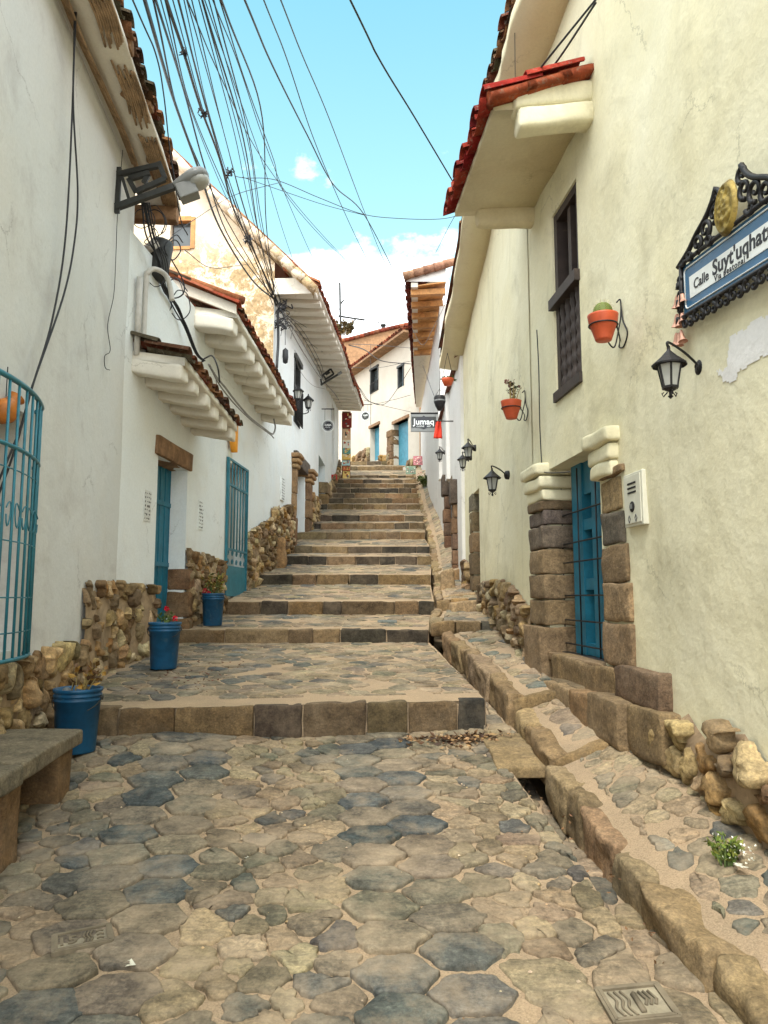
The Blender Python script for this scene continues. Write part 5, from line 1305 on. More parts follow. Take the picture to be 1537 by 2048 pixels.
def bush(name, label, cat, c, rad, h, nstem, cols, stem, flowers=(), fcol=None, leaves=7, ls=.04, lean=(0, 0), group=None):
    t = thing(name, label, cat, tuple(c), group); lv = MB(); st = MB(); fl = MB()
    for k in range(nstem):
        a = random.uniform(0, 6.28); r = random.uniform(.1, .55) * rad; b = c + Vector((r * cos(a), r * sin(a), -.03))
        tip = c + Vector((rad * random.uniform(.5, 1.3) * cos(a) + lean[0], rad * random.uniform(.5, 1.3) * sin(a) + lean[1], h * random.uniform(.55, 1.05)))
        pts = spline([b, b.lerp(tip, .5) + Vector((0, 0, h * .12)), tip], 4); tube(st, pts, [.006 - .004 * i / len(pts) for i in range(len(pts))], 5)
        for q in range(leaves):
            p = pts[random.randint(2, len(pts) - 1)]; leafq(lv, p, (random.uniform(-1, 1), random.uniform(-1, 1), random.uniform(-.5, .9)), ls * random.uniform(.6, 1.3), ls * random.uniform(.4, .7), vary(random.choice(cols), .3))
    st.build('stem', stem, t, True)
    if leaves: lv.build('foliage', M['leaf'], t)
    for f in flowers:
        fl = MB(); p = c + Vector(f)
        for q in range(26):
            d = Vector((random.uniform(-1, 1), random.uniform(-1, 1), random.uniform(-.7, 1))).normalized(); leafq(fl, p + d * .008, d, .026, .022, vary(fcol, .25))
        fl.build('flower', M['leaf'], t)
    return t
stemM = mat_simple('dry_stem', (.32, .24, .09), .8, 0, .2, 40, .3)
stemG = mat_simple('green_stem', (.10, .15, .045), .7, 0, .2, 40, .3)
c, k, h_ = bucket(161, 1510, 90, 121, 'blue plastic bucket at the end of the stone bench, nearest to the camera', (-2.235, 5.52, 0))
top = c + Vector((0, 0, h_ * .87))
bush('dry_plant', 'withered yellow plant leaning out of the blue bucket by the bench', 'plant', top, .11, .27, 8, [S(150, 112, 50), S(112, 84, 44), S(170, 132, 60), S(90, 66, 44)], stemM, (), None, 7, .06, (.06, 0))
mb = MB(); p = top + Vector((-.06, -.06, .035)); lathe(mb, [(.0, .03), (.028, .028), (.034, .01), (.03, -.02), (.0, -.03)], p, 12, (.3, -1, .3)); tag(mb.build('can', M['lampgrey'], None, True), 'small grey can lying in the blue bucket by the bench', 'can')
c, k, h_ = bucket(325, 1343, 61, 88, 'blue plastic bucket holding a red flower in front of the blue door')
top = c + Vector((0, 0, h_ * .87)); bush('flowering_plant', 'small plant with one red bloom in the bucket before the blue door', 'plant', top, .09, .16, 7, [S(74, 92, 44), S(56, 78, 40), S(96, 104, 56)], stemG, [(.02, -.02, .20), (.10, .02, .10)], S(200, 24, 50), 5, .06)
c, k, h_ = bucket(424, 1256, 44, 62, 'blue plastic bucket farthest up the street, standing below the tall blue gate')
top = c + Vector((0, 0, h_ * .87)); bush('geranium', 'bushy geranium with yellowing leaves and pink blooms in the farthest bucket', 'plant', top, .15, .34, 20, [S(112, 108, 48), S(84, 84, 42), S(140, 120, 60), S(110, 76, 46)], stemG, [(-.09, -.10, .10), (-.03, -.13, .06), (-.11, -.06, .06)], S(186, 30, 60), 9, .07)
# ---- stone bench on the left
g1 = at(155, 1575, 4.95); zt = at(165, 1462, 4.95).z
bt = thing('stone_bench', 'low grey stone slab bench against the left wall below the barred window', 'bench', (-2.2, 4.2, zroad(0, 4.2)))
PB = lambda a, b, c: Vector((-1.985 - .095 * (a - 4.95) + b, a, c))
mb = MB(); block(mb, PB, 4.02, 5.02, -.58, .0, zt - .105, zt, .018, 12, .010, S(124, 116, 100), 0, 6); mb.build('seat', M['ashlar'], bt, True)
mb = MB(); block(mb, PB, 2.7, 4.01, -.58, .01, zt - .115, zt - .004, .018, 12, .010, S(116, 110, 96), 0, 6); mb.build('seat', M['ashlar'], bt, True)
for (a0, a1) in ((4.74, 4.96), (3.92, 4.12), (2.9, 3.1)):
    mb = MB(); block(mb, PB, a0, a1, -.52, -.045, zroad(0, a0) - .1, zt - .10, .02, 8, .012, S(122, 98, 72), 0, 6); mb.build('leg', M['ashlar'], bt, True)
# ---- slab over the drain and utility covers
mb = MB()
Pz = lambda a, b, c: Vector((a, b, zroad(a, b) + c))
block(mb, Pz, .80, 1.20, 5.40, 5.84, -.05, .035, .015, 8, .008, S(144, 126, 96)); tag(mb.build('drain_slab', M['ashlar'], None, True), 'worn stone slab bridging the drain, its edge over the dark hole', 'stone slab')
mb = MB(); block(mb, Pz, .78, 1.16, 5.85, 6.22, -.05, .03, .015, 8, .008, S(136, 120, 92)); tag(mb.build('drain_slab', M['ashlar'], None, True), 'stone slab over the drain just below the first step, behind the worn slab', 'stone slab')
coverM = mat_simple('cast_cover', (.27, .235, .165), .8, .1, .5, 60, .35, (.16, .14, .10), .5, .7)
coverM2 = mat_simple('cast_relief', (.17, .14, .095), .85, .1, .4, 60, .4)
def cover(corners, label):
    P_ = [ground_at(*q) for q in corners]; c0 = sum(P_, Vector()) / 4 + Vector((0, 0, .016))
    ex = (P_[1] - P_[0] + P_[2] - P_[3]).normalized(); ey = (P_[3] - P_[0] + P_[2] - P_[1]); ey = (ey - ex * ey.dot(ex)).normalized(); n = ex.cross(ey)
    if n.z < 0: n = -n
    w_ = ((P_[1] - P_[0]).length + (P_[2] - P_[3]).length) / 2; d_ = abs((P_[3] - P_[0]).dot(ey)) * .5 + abs((P_[2] - P_[1]).dot(ey)) * .5
    t = thing('utility_cover', label, 'utility cover', tuple(c0))
    Q = lambda a, b, h: c0 + ex * (a * w_) + ey * (b * d_) + n * h
    mb = MB(); v = [Q(-.5, -.5, -.02), Q(.5, -.5, -.02), Q(.5, .5, -.02), Q(-.5, .5, -.02), Q(-.5, -.5, .014), Q(.5, -.5, .014), Q(.5, .5, .014), Q(-.5, .5, .014)]; mb.add(v, BOXF); mb.build('plate', coverM, t)
    mb = MB()
    for a, b in (((-.5, -.5), (.5, -.5)), ((.5, -.5), (.5, .5)), ((.5, .5), (-.5, .5)), ((-.5, .5), (-.5, -.5))): bar(mb, Q(a[0] * .93, a[1] * .93, .018), Q(b[0] * .93, b[1] * .93, .018), .014, .012, n); bar(mb, Q(a[0] * 1.04, a[1] * 1.04, .006), Q(b[0] * 1.04, b[1] * 1.04, .006), .012, .03, n)
    mb.build('rim', coverM2, t)
    return t, Q, ex, ey, w_, d_, n
t, Q, ex, ey, w_, d_, n = cover([(106, 1920), (218, 1898), (223, 1862), (110, 1888)], 'small rectangular metal cover marked 15 set in the paving, lower left')
text_mesh('marking', '15', d_ * .62, Q(-.27, 0, .016), ex, ey, coverM2, t, .003, bold=.002)
mb = MB()
for k in range(3): tube(mb, spline([Q(.02 + .06 * k, -.32, .017), Q(.06 + .06 * k, -.1, .017), Q(.02 + .06 * k, .1, .017), Q(.06 + .06 * k, .32, .017)], 5), .005, 4)
for b in (-.22, 0, .22): tube(mb, [Q(.26, b, .016), Q(.32, b + .06, .016), Q(.38, b, .016)], .005, 4)
mb.build('emblem', coverM2, t, True)
t, Q, ex, ey, w_, d_, n = cover([(1240, 2062), (1368, 2050), (1306, 1985), (1188, 1997)], 'square metal utility cover with wavy lines beside the drain, lower right')
mb = MB()
for k in range(3): tube(mb, spline([Q(-.36 + .10 * k, .36, .017), Q(-.30 + .10 * k, .1, .017), Q(-.36 + .1 * k, -.12, .017), Q(-.30 + .1 * k, -.36, .017)], 5), .006, 4)
for k in range(3): tube(mb, [Q(.12 + .08 * k, .30, .017), Q(.18 + .08 * k, .05, .017), Q(.12 + .08 * k, -.1, .017)], .007, 4)
tube(mb, [Q(.02, .25, .017), Q(.02, -.3, .017)], .012, 5)
mb.build('emblem', coverM2, t, True)
# a grey metal cover on the second landing
cg = ground_at(775, 1245); mb = MB(); Pz2 = lambda a, b, c: Vector((cg.x + a, cg.y + b, zground(cg.x + a, cg.y + b) + c)); block(mb, Pz2, -.14, .14, -.12, .12, -.03, .03, .01, 3, .001, S(110, 118, 118)); tag(mb.build('utility_cover', M['ashlar'], None, True), 'plain grey cover on the landing of the second step', 'utility cover')
# ---- litter, dry leaves and weeds
lf = MB()
for k in range(300):
    x = random.gauss(.62, .22); Y = 6.02 + .17 * x - abs(random.gauss(0, .10)); 
    if x > 1.05 or x < 0: continue
    leafq(lf, (x, Y, zroad(x, Y) + .02 + random.uniform(0, .03)), (random.uniform(-1, 1), random.uniform(-1, 1), random.uniform(-.1, .3)), random.uniform(.03, .07), random.uniform(.015, .035), vary(random.choice([S(110, 84, 58), S(84, 62, 44), S(150, 120, 84), S(60, 44, 34)]), .25))
for k in range(90):
    x = random.uniform(-2.2, -1.5); Y = random.uniform(6.5, 8.2); leafq(lf, (x, Y, zground(x, Y) + .022), (random.uniform(-1, 1), random.uniform(-1, 1), random.uniform(0, .25)), random.uniform(.02, .05), .015, vary(S(96, 60, 44), .3))
for k in range(60):
    x = random.uniform(.95, 1.3); Y = random.uniform(3, 5.2); leafq(lf, (x, Y, zroad(x, Y) - .02), (random.uniform(-1, 1), random.uniform(-1, 1), random.uniform(0, .25)), random.uniform(.02, .04), .012, vary(S(120, 88, 60), .3))
tag(lf.build('dry_leaves', M['leaf']), 'dry leaves gathered against the first step and along the wall', 'leaves', None, 'stuff')
for (px, py, lab, s_) in ((262, 1938, 'crumpled white paper scrap near the metal cover, lower left', .05), (342, 1662, 'tiny white paper scrap on the grey pavers, left of centre', .03), (496, 1722, 'pale paper scrap in the joints left of the blue pavers', .03), (1482, 1742, 'white crumpled litter at the foot of the yellow wall', .05), (709, 1924, 'cream stick of litter between pavers at the bottom centre', .03)):
    p = ground_at(px, py); 
    if px > 1400: p = at(px, py, 3.62)
    mb = MB()
    for q in range(5):
        a = [Vector((random.uniform(-1, 1), random.uniform(-1, 1), random.uniform(.15, .6))) * s_ * .6 for _ in range(4)]; mb.add([p + v + Vector((0, 0, .012)) for v in a], [(0, 1, 2, 3)])
    tag(mb.build('paper_scrap', M['whitemetal']), lab, 'litter')
pw = at(1452, 1716, 3.72); 
tw = bush('weed', 'green weed with tiny white flowers growing at the foot of the yellow wall', 'plant', pw, .07, .09, 20, [S(96, 110, 44), S(74, 92, 40), S(120, 126, 56)], stemG, (), None, 12, .035)
fl = MB()
for k in range(40): p = pw + Vector((random.uniform(-.06, .10), random.uniform(-.12, .06), random.uniform(.0, .1))); leafq(fl, p, (random.uniform(-1, 1), random.uniform(-1, 1), .5), .014, .012, S(225, 225, 210))
fl.build('flowers', M['leaf'], tw)
# ---- street name sign
st = thing('street_sign', 'blue and white street name sign in a scrolled black iron frame on the yellow wall', 'street sign', tuple(R1.P(R1.pix(1460, 560)[0], 1.85, .05)))
su1, sz1 = R1.pix(1368, 540, .05); _, sz0 = R1.pix(1372, 622, .05); su0 = R1.uY(3.30); so = .05
sl = .075 * -1                                      # slight drop towards the near end
SP_ = lambda a, b, o_=0.0: R1.P(su1 + (su0 - su1) * a, sz0 + (sz1 - sz0) * b + sl * a, so + o_)   # a 0 far .. 1 near
def splate(mb, a0, a1, b0, b1, o0, o1): mb.add([SP_(a0, b0, o0), SP_(a1, b0, o0), SP_(a1, b1, o0), SP_(a0, b1, o0), SP_(a0, b0, o1), SP_(a1, b0, o1), SP_(a1, b1, o1), SP_(a0, b1, o1)], BOXF)
mb = MB(); splate(mb, -.02, 1.02, -.08, 1.08, -.012, .0); mb.build('panel', M['signblue'], st)
mb = MB(); splate(mb, .065, .935, .22, .73, .0005, .004); mb.build('band', M['signwhite'], st)
mb = MB(); rr = []
for (ca, cb, a0) in ((.04, .12, pi), (.96, .12, 1.5 * pi), (.96, .88, 0), (.04, .88, .5 * pi)):
    for i in range(5): a = a0 + i * pi / 8; rr.append(SP_(ca + .03 * cos(a), cb + .10 * sin(a), .003))
tube(mb, rr + [rr[0]], .005, 5); mb.build('border', M['signwhite'], st, True)
xd = SP_(1, 0) - SP_(0, 0); zd = Vector((0, 0, 1)); Ls = xd.length; hs = sz1 - sz0
xd_ = xd.normalized(); zd_ = (zd - xd_ * zd.dot(xd_)).normalized()
text_mesh('lettering', 'Calle', hs * .32, SP_(.115, .47, .005), xd_, zd_, M['ink'], st, .001, 'LEFT', 0, .0012)
text_mesh('lettering', "Suyt'uqhatu", hs * .47, SP_(.325, .53, .005), xd_, zd_, M['ink'], st, .001, 'LEFT', 0, .0026, 1.0)
text_mesh('lettering', 'Via peatonal', hs * .19, SP_(.34, .29, .005), xd_, zd_, M['ink'], st, .001, 'LEFT', 0, .0006, 1.05, 1.15)
def spiral(c, r, a0, turns, sgn, o_, n=22, end=.15):
    return [(c[0] + r * (1 - (1 - end) * i / n) * cos(a0 + sgn * turns * 6.283 * i / n), c[1] + r * (1 - (1 - end) * i / n) * sin(a0 + sgn * turns * 6.283 * i / n)) for i in range(n + 1)]
def SM(a, b, o_=.012): return R1.P(su1, 0, so + o_) + (xd_ * a + zd_ * b) + Vector((0, 0, sz0))        # metres along / up
fr = MB()
def scroll(c, r, a0, turns, sgn, rad=.011): tube(fr, [SM(*p) for p in spiral(c, r, a0, turns, sgn, 0)], [rad * (1 - .5 * i / 22) for i in range(23)], 6)
for a in (-.03, Ls + .03): tube(fr, [SM(a, -.03), SM(a, hs + .03)], .013, 6)
for b in (-.035, hs + .035): tube(fr, [SM(-.03, b), SM(Ls + .03, b)], .013, 6)
nsc = 8
for i in range(nsc):                              # lower fringe of scrolls
    c0 = (.05 + (Ls - .1) * i / (nsc - 1), -.078); scroll((c0[0] - .028, c0[1]), .036, pi / 2, 1.15, 1, .013); scroll((c0[0] + .030, c0[1] - .012), .032, pi / 2, 1.1, -1, .013)
for s_ in (-1, 1):                                # crest
    m_ = Ls / 2
    for (dx, dy, r, a0, tn, sg) in ((.50, .045, .03, 0, 1.1, 1), (.42, .055, .036, pi, 1.1, -1), (.33, .085, .055, -pi / 2, 1.25, 1), (.24, .13, .062, -pi / 2, 1.3, 1), (.15, .18, .055, -pi / 2, 1.2, 1), (.13, .27, .05, -pi / 2, 1.3, 1), (.20, .06, .04, pi, 1.1, -1)):
        scroll((m_ + s_ * dx, hs + dy), r, a0 if s_ > 0 else pi - a0, tn, -sg if s_ > 0 else sg, .016)
    pts = spline([SM(m_ + s_ * q[0], hs + q[1]) for q in ((.56, .03), (.44, .08), (.34, .145), (.24, .195), (.17, .25), (.12, .32))], 5); tube(fr, pts, .017, 6)
for b in (.02, .11, .20): scroll((-.05, b), .03, 0, 1.1, 1, .010)
for q in range(3): tube(fr, [SM(-.055 - .004 * q, .19 - .105 * q), SM(-.065, .15 - .105 * q)], .018, 6)
fo_ = fr.build('frame', M['iron'], st, True)
mb = MB()
for i in range(15):
    pass
c0 = SM(Ls / 2, hs + .145, .02); V = []; Fc = []; nr_, na = 16, 48
for r in range(nr_ + 1):
    for k in range(na):
        a = 2 * pi * k / na; q = r / nr_; p = c0 + xd_ * (.105 * q * cos(a)) + zd_ * (.15 * q * sin(a)); hgt = .03 * sqrt(max(0, 1 - q * q)) + (.014 * nz(p.x * 38, p.y * 38, p.z * 38) if q < .78 else 0) + (.008 if .8 < q < .93 else 0)
        V.append(p + Vector((R1.n.x, R1.n.y, 0)) * hgt)
for r in range(nr_):
    for k in range(na): a = r * na + k; b = r * na + (k + 1) % na; Fc.append((a, b, b + na, a + na))
mb.add(V, Fc); mb.build('medallion', M['brass'], st, True)
for q in range(3):                                # copper bell flowers at the far side
    for k in range(3):
        mb = MB(); p = SM(-.085 + .028 * k - .006 * q, .125 - .115 * q - .01 * (k % 2), .01); ax = Vector((0, 0, -1)) + xd_ * (.25 * (k - 1)) 
        lathe(mb, [(.006, 0), (.012, .015), (.015, .05), (.022, .072), (.029, .080)], p, 10, ax); mb.build('bell_flower', mat_simple('copper_bell', (.50, .27, .19), .5, .2, .1, 20, .2) if 'cb' not in M else M['cb'], st, True)
        if 'cb' not in M: M['cb'] = bpy.data.materials['copper_bell']
# ---- wall lanterns
def lantern(W, px, py, wpx, label, px_wall=None, rise=.1, group='black iron wall lanterns along the street', u=None, o=None, up=False, wallpt=True, sc=None):
    """px,py is the middle of the lamp body; it hangs o in front of the wall W"""
    o = .3 if o is None else o
    u_, z_ = W.pix(px, py, o) if u is None else (u, W.pix_u(px, py, u)[1])
    Pw = W.P(u_, z_, o); s_ = (wpx * Pw.y / F) / .23 if sc is None else sc
    t = thing('wall_lantern', label, 'wall lantern', tuple(Pw), group)
    w1, w0, hb = .085 * s_, .052 * s_, .17 * s_
    n6 = 6; zb = z_ - hb * .5; zt_ = z_ + hb * .5
    ring = lambda r, z: [Pw + Vector((r * cos(2 * pi * k / n6 + .3), r * sin(2 * pi * k / n6 + .3), z - Pw.z)) for k in range(n6)]
    a, b = ring(w0, zb), ring(w1, zt_); mb = MB(); mb.add(a + b, [(k, (k + 1) % n6, n6 + (k + 1) % n6, n6 + k) for k in range(n6)]); mb.build('glass', M['lampglass'], t)
    mb = MB()
    for k in range(n6): bar(mb, a[k], b[k], .012 * s_); bar(mb, a[k], a[(k + 1) % n6], .016 * s_); bar(mb, b[k], b[(k + 1) % n6], .014 * s_)
    lathe(mb, [(w0 * 1.05, 0), (w0 * .7, -.02 * s_), (.012 * s_, -.03 * s_), (.010 * s_, -.055 * s_), (.02 * s_, -.065 * s_), (.0, -.085 * s_)], (Pw.x, Pw.y, zb), 8)
    for k in range(3):
        an = k * 2.1 + .4; tube(mb, [Vector((Pw.x, Pw.y, zb - .02 * s_)) + Vector((cos(an) * r, sin(an) * r, h)) for r, h in ((.02 * s_, -.01 * s_), (.05 * s_, -.04 * s_), (.06 * s_, -.015 * s_), (.045 * s_, -.01 * s_))], .005 * s_, 4)
    mb.build('cage', M['iron'], t)
    mb = MB(); lathe(mb, [(w1 * 1.42, -.012 * s_), (w1 * 1.45, .0), (w1 * .7, .055 * s_), (w1 * .2, .10 * s_), (.012 * s_, .11 * s_), (.012 * s_, .135 * s_), (.0, .14 * s_)], (Pw.x, Pw.y, zt_), 12); mb.build('roof', M['iron'], t)
    mb = MB(); top_ = Vector((Pw.x, Pw.y, zt_ + .135 * s_))
    if wallpt:
        wz = z_ + (.04 * s_ if not up else -.12 * s_); wp = W.P(u_ - (.0 if px_wall is None else 0), wz, .0)
        if px_wall is not None: uu, zz = W.pix(px_wall[0], px_wall[1], .02); wp = W.P(uu, zz, .0)
        mid = top_.lerp(wp, .5) + Vector((0, 0, .035 * s_))
        if up: tube(mb, spline([Vector((Pw.x, Pw.y, zb - .06 * s_)), Vector((Pw.x, Pw.y, zb - .1 * s_)), Vector((Pw.x, Pw.y, zb - .12 * s_)).lerp(wp, .5) + Vector((0, 0, -.05 * s_)), wp], 5), .011 * s_, 6)
        else: tube(mb, spline([top_ + Vector((0, 0, -.02 * s_)), top_ + Vector((0, 0, .03 * s_)), mid, wp], 6), .010 * s_, 6); tube(mb, [wp.lerp(mid, .25) + Vector((.0, .0, -.02 * s_)) + Vector((0, .03 * s_ * cos(a_), .03 * s_ * sin(a_))) for a_ in [i * .6 for i in range(10)]], .006 * s_, 4)
        mb.build('arm', M['iron'], t, True)
        mb = MB(); nrm = Vector((W.n.x, W.n.y, 0)); lathe(mb, [(.0, .03 * s_), (.035 * s_, .028 * s_), (.06 * s_, .015 * s_), (.066 * s_, -.01), (.066 * s_, -.03)], wp, 14, nrm, sx=1); mb.build('backplate', M['iron'], t, True)
    else:
        tube(mb, [top_ + Vector((0, 0, -.02)), top_ + Vector((0, 0, .25 * s_))], .008 * s_, 5); mb.build('arm', M['iron'], t, True)
lantern(R1, 1340, 752, 66, 'large black wall lantern with six panes, under the street name sign', (1395, 735))
lantern(R1, 985, 968, 34, 'small black wall lantern left of the stone-framed teal door', (1010, 950))
lantern(R3, 937, 905, 26, 'black wall lantern at the end of the yellow wall, upper of the close pair', (946, 896), o=.2)
lantern(R3, 926, 927, 22, 'black wall lantern on the white house, lower of the close pair', (938, 915), o=.2)
lantern(R3, 880, 912, 18, 'farthest black wall lantern on the right, above the slim pillar', (888, 905), o=.2)
lantern(L3, 597, 790, 22, 'black lantern standing on a bracket beside the balcony window, nearer of the two', None, o=.28, up=True, group='black lanterns on brackets by the balcony window')
lantern(L3, 617, 808, 22, 'black lantern standing on a bracket beyond the balcony window, farther of the two', None, o=.28, up=True, group='black lanterns on brackets by the balcony window')
# ---- terracotta pots in wire holders
def wall_pot(W, px, py, wpx, o, label, wx, wy0, wy1):
    u, z = W.pix(px, py, o); c = W.P(u, z, o); R_ = wpx * c.y / F / 2; H_ = R_ * 1.75
    t = thing('wall_planter', label, 'planter', tuple(c), 'terracotta pots in wire holders on the yellow wall')
    b = c + Vector((0, 0, -H_ * .5)); mb = MB()
    lathe(mb, [(0, 0), (.52 * R_, 0), (.56 * R_, .01), (.86 * R_, H_ * .58), (.90 * R_, H_ * .60), (.90 * R_, H_ * .63), (.93 * R_, H_ * .66), (1.0 * R_, H_ * .94), (1.02 * R_, H_), (.94 * R_, H_), (.86 * R_, H_ * .85)], b, 28); mb.build('pot', M['terracotta'], t, True)
    mb = MB(); lathe(mb, [(0, H_ * .9), (.9 * R_, H_ * .88)], b, 16); mb.build('soil', M['soil'], t)
    mb = MB(); rz_ = H_ * .6; tube(mb, [b + Vector((R_ * .94 * cos(a), R_ * .94 * sin(a), rz_)) for a in [2 * pi * i / 20 for i in range(21)]], .006, 5)
    ua, za = W.pix(wx, wy0, .015); ub, zb_ = W.pix(wx, wy1, .015); nrm = Vector((W.n.x, W.n.y, 0))
    A_ = W.P(ua, za, .015); B_ = W.P(ua, zb_, .015); ring = b + Vector((0, 0, rz_)) - nrm * R_ * .94
    hgt = za - zb_
    tube(mb, spline([A_ + nrm * .03 + Vector((0, 0, -.02)), A_ + Vector((0, 0, .0)), A_ + nrm * -.0 + Vector((0, 0, -hgt * .3)), A_ + nrm * .02 + Vector((0, 0, -hgt * .6)), B_ + nrm * .06 + Vector((0, 0, .0)), B_ + nrm * .11 + Vector((0, 0, hgt * .15)), B_ + nrm * .08 + Vector((0, 0, hgt * .3)), ring], 6), .006, 5)
    dirw = Vector((W.d.x, W.d.y, 0))
    tube(mb, spline([A_, A_ + dirw * -.03 + Vector((0, 0, -hgt * .45)), A_ + dirw * -.10 + Vector((0, 0, -hgt * .78)), B_ + dirw * -.03, B_ + dirw * .05 + Vector((0, 0, hgt * .06)), B_ + dirw * .03 + Vector((0, 0, hgt * .2)), ring], 6), .006, 5)
    mb.build('holder', M['iron'], t, True)
    return b + Vector((0, 0, H_ * .9)), R_
tp, R_ = wall_pot(R1, 1207, 656, 62, .24, 'larger terracotta pot with a cactus, in a wire holder right of the window', 1241, 600, 698)
mb = MB(); hc = R_ * 1.1; V = []; Fc = []; nr_, na = 9, 36
for r in range(nr_ + 1):
    q = r / nr_
    for k in range(na): a = 2 * pi * k / na; rad = R_ * .62 * sqrt(max(0, 1 - (q * 1.0) ** 2.6)) * (1 + .10 * cos(a * 12)) + .001; V.append(tp + Vector((rad * cos(a), rad * sin(a), hc * q)))
for r in range(nr_):
    for k in range(na): a = r * na + k; b = r * na + (k + 1) % na; Fc.append((a, b, b + na, a + na))
mb.add(V, Fc, 0, S(96, 108, 52))
sp = MB()
for r in range(1, nr_):
    for k in range(0, na, 3): p = Vector(V[r * na + k]); d = (p - tp - Vector((0, 0, hc * .3))).normalized(); sp.add([p, p + d * .018 + Vector((.002, 0, 0)), p + d * .018 - Vector((.002, 0, 0))], [(0, 1, 2)], 0, S(200, 190, 150))
ct = thing('cactus', 'round ribbed green cactus in the terracotta pot right of the window', 'cactus', tuple(tp)); mb.build('body', M['leaf'], ct, True); sp.build('spines', M['leaf'], ct)
tp, R_ = wall_pot(R1, 1023, 820, 42, .24, 'smaller terracotta pot with a straggly plant, in a wire holder left of the window', 1050, 782, 842)
bush('potted_plant', 'straggly dark plant with dried flowers in the smaller terracotta pot', 'plant', tp, R_ * .8, .22, 9, [S(58, 70, 40), S(80, 74, 48), S(110, 80, 70)], stemM, [(.0, 0, .2), (-.04, 0, .23)], S(160, 120, 110), 5, .05)
# ---- meter box beside the door
mu1, mz1 = R1.pix(1256, 945, .0); mu0, mz0 = R1.pix(1298, 1050, .0)
mbx = thing('meter_box', 'pale electricity meter box with dark slots and a round dial, right of the teal door', 'meter box', tuple(R1.P((mu0 + mu1) / 2, mz0, .02)))
mz1 = R1.pix(1275, 945)[1]; mz0 = R1.pix(1280, 1052)[1]
mb = MB(); wbox(mb, R1, mu0, mu1, mz0, mz1, -.03, .035); mb.build('case', M['whitemetal'], mbx, False, 0, .006)
mb = MB(); wbox(mb, R1, mu0 + .02, mu1 - .02, mz0 + .02, mz1 - .02, .0355, .043); mb.build('cover', M['whitemetal'], mbx, False, 0, .003)
mb = MB(); um = (mu0 + mu1) / 2; wd = mu1 - mu0; hh = mz1 - mz0
for q in range(3): wbox(mb, R1, um - wd * .22, um + wd * .22, mz1 - hh * (.22 + .085 * q), mz1 - hh * (.185 + .085 * q), .0432, .046)
mb.build('slot', M['dark'], mbx)
mb = MB(); p = R1.P(um, mz0 + hh * .36, .043); lathe(mb, [(.0, .008), (hh * .085, .008), (hh * .10, .004), (hh * .10, 0)], p, 20, Vector((R1.n.x, R1.n.y, 0))); mb.build('dial', M['dark'], mbx, True)
mb = MB(); wbox(mb, R1, um - hh * .045, um + hh * .045, mz0 + hh * .32, mz0 + hh * .41, .052, .054); mb.build('dial_window', M['lampgrey'], mbx)
mb = MB()
for (du, dz_) in ((.18, .14), (-.18, .14)): c0 = (um + du * wd, mz0 + hh * dz_); tube(mb, [R1.P(c0[0] + .018 * cos(a), c0[1] + .026 * sin(a), .044) for a in [i * pi / 2 for i in range(5)]], .003, 4)
mb.build('marks', M['ink'], mbx)
# ---- street lamp bracket on the left house
lu, lz0 = L1.pix(232, 415); _, lz1 = L1.pix(236, 352)
sl_ = thing('street_lamp', 'grey street lamp head on a dark fretted bracket fixed to the near left house', 'street lamp', tuple(L1.P(lu, lz0)))
LP = lambda o_, z: L1.P(lu, z, o_)
o_end, z_end = L1.pix_u(352, 372, lu); o_f, z_f = L1.pix_u(322, 330, lu); o_h, z_h = L1.pix_u(418, 348, lu); o_s, z_s = L1.pix_u(338, 350, lu)
mb = MB()
bar(mb, LP(0, lz0), LP(o_end, z_end), .06, .06); bar(mb, LP(0, lz1), LP(o_f, z_f), .05, .05); bar(mb, LP(.05, lz1 - .02), LP(.14, lz0 + .06), .035, .03); bar(mb, LP(.015, lz0 - .06), LP(.015, lz1 + .08), .05, .03)
q = [L1.pix_u(*a, lu) for a in ((318, 325), (331, 358), (272, 384), (258, 358), (300, 346))]
for a, b in zip(q[:-1], q[1:]): bar(mb, LP(*a), LP(*b), .045, .05)
a = L1.pix_u(296, 352, lu); b = L1.pix_u(288, 366, lu); bar(mb, LP(*a), LP(*b), .03, .05)
mb.build('bracket', M['greymetal'], sl_)
d = (LP(o_h, z_h) - LP(o_end, z_end)); mb = MB(); c0 = LP(o_end, z_end) - d * .05; ax = d.normalized(); upv = Vector((0, 0, 1)); up_ = (upv - ax * ax.z).normalized(); sd2 = ax.cross(up_)
prof = [(0, .05, .04), (.12, .07, .06), (.4, .11, .085), (.62, .14, .10), (.85, .125, .085), (.97, .07, .05), (1.0, .0, .0)]
V = []; Fc = []; na = 16; Lh = d.length * 1.05
for (t_, ry, rz_) in prof:
    for k in range(na): an = 2 * pi * k / na; V.append(c0 + ax * (t_ * Lh) + sd2 * (ry * cos(an)) + up_ * (rz_ * sin(an) * (1 if sin(an) > 0 else .75)))
for r in range(len(prof) - 1):
    for k in range(na): a_ = r * na + k; b_ = r * na + (k + 1) % na; Fc.append((a_, b_, b_ + na, a_ + na))
mb.add(V, Fc); hd = mb.build('lamp_head', M['lampgrey'], sl_, True)
mb = MB(); m0 = c0 + ax * (Lh * .66) - up_ * .055; 
lathe(mb, [(.0, -.045), (.08, -.04), (.115, -.015), (.118, .02)], m0, 18, up_); subpart(mb.build('diffuser', M['lampglass'], None, True), hd)
mb = MB(); m1 = c0 + ax * (Lh * .28) - up_ * .10; 
v = [m1 + ax * sx_ * .10 + sd2 * sy_ * .08 + up_ * sz_ * .08 for sz_ in (-1, 1) for sx_, sy_ in ((-1, -1), (1, -1), (1, 1), (-1, 1))]; mb.add(v, BOXF); subpart(mb.build('control_box', M['lampgrey'], None, False, 0, .01), hd)
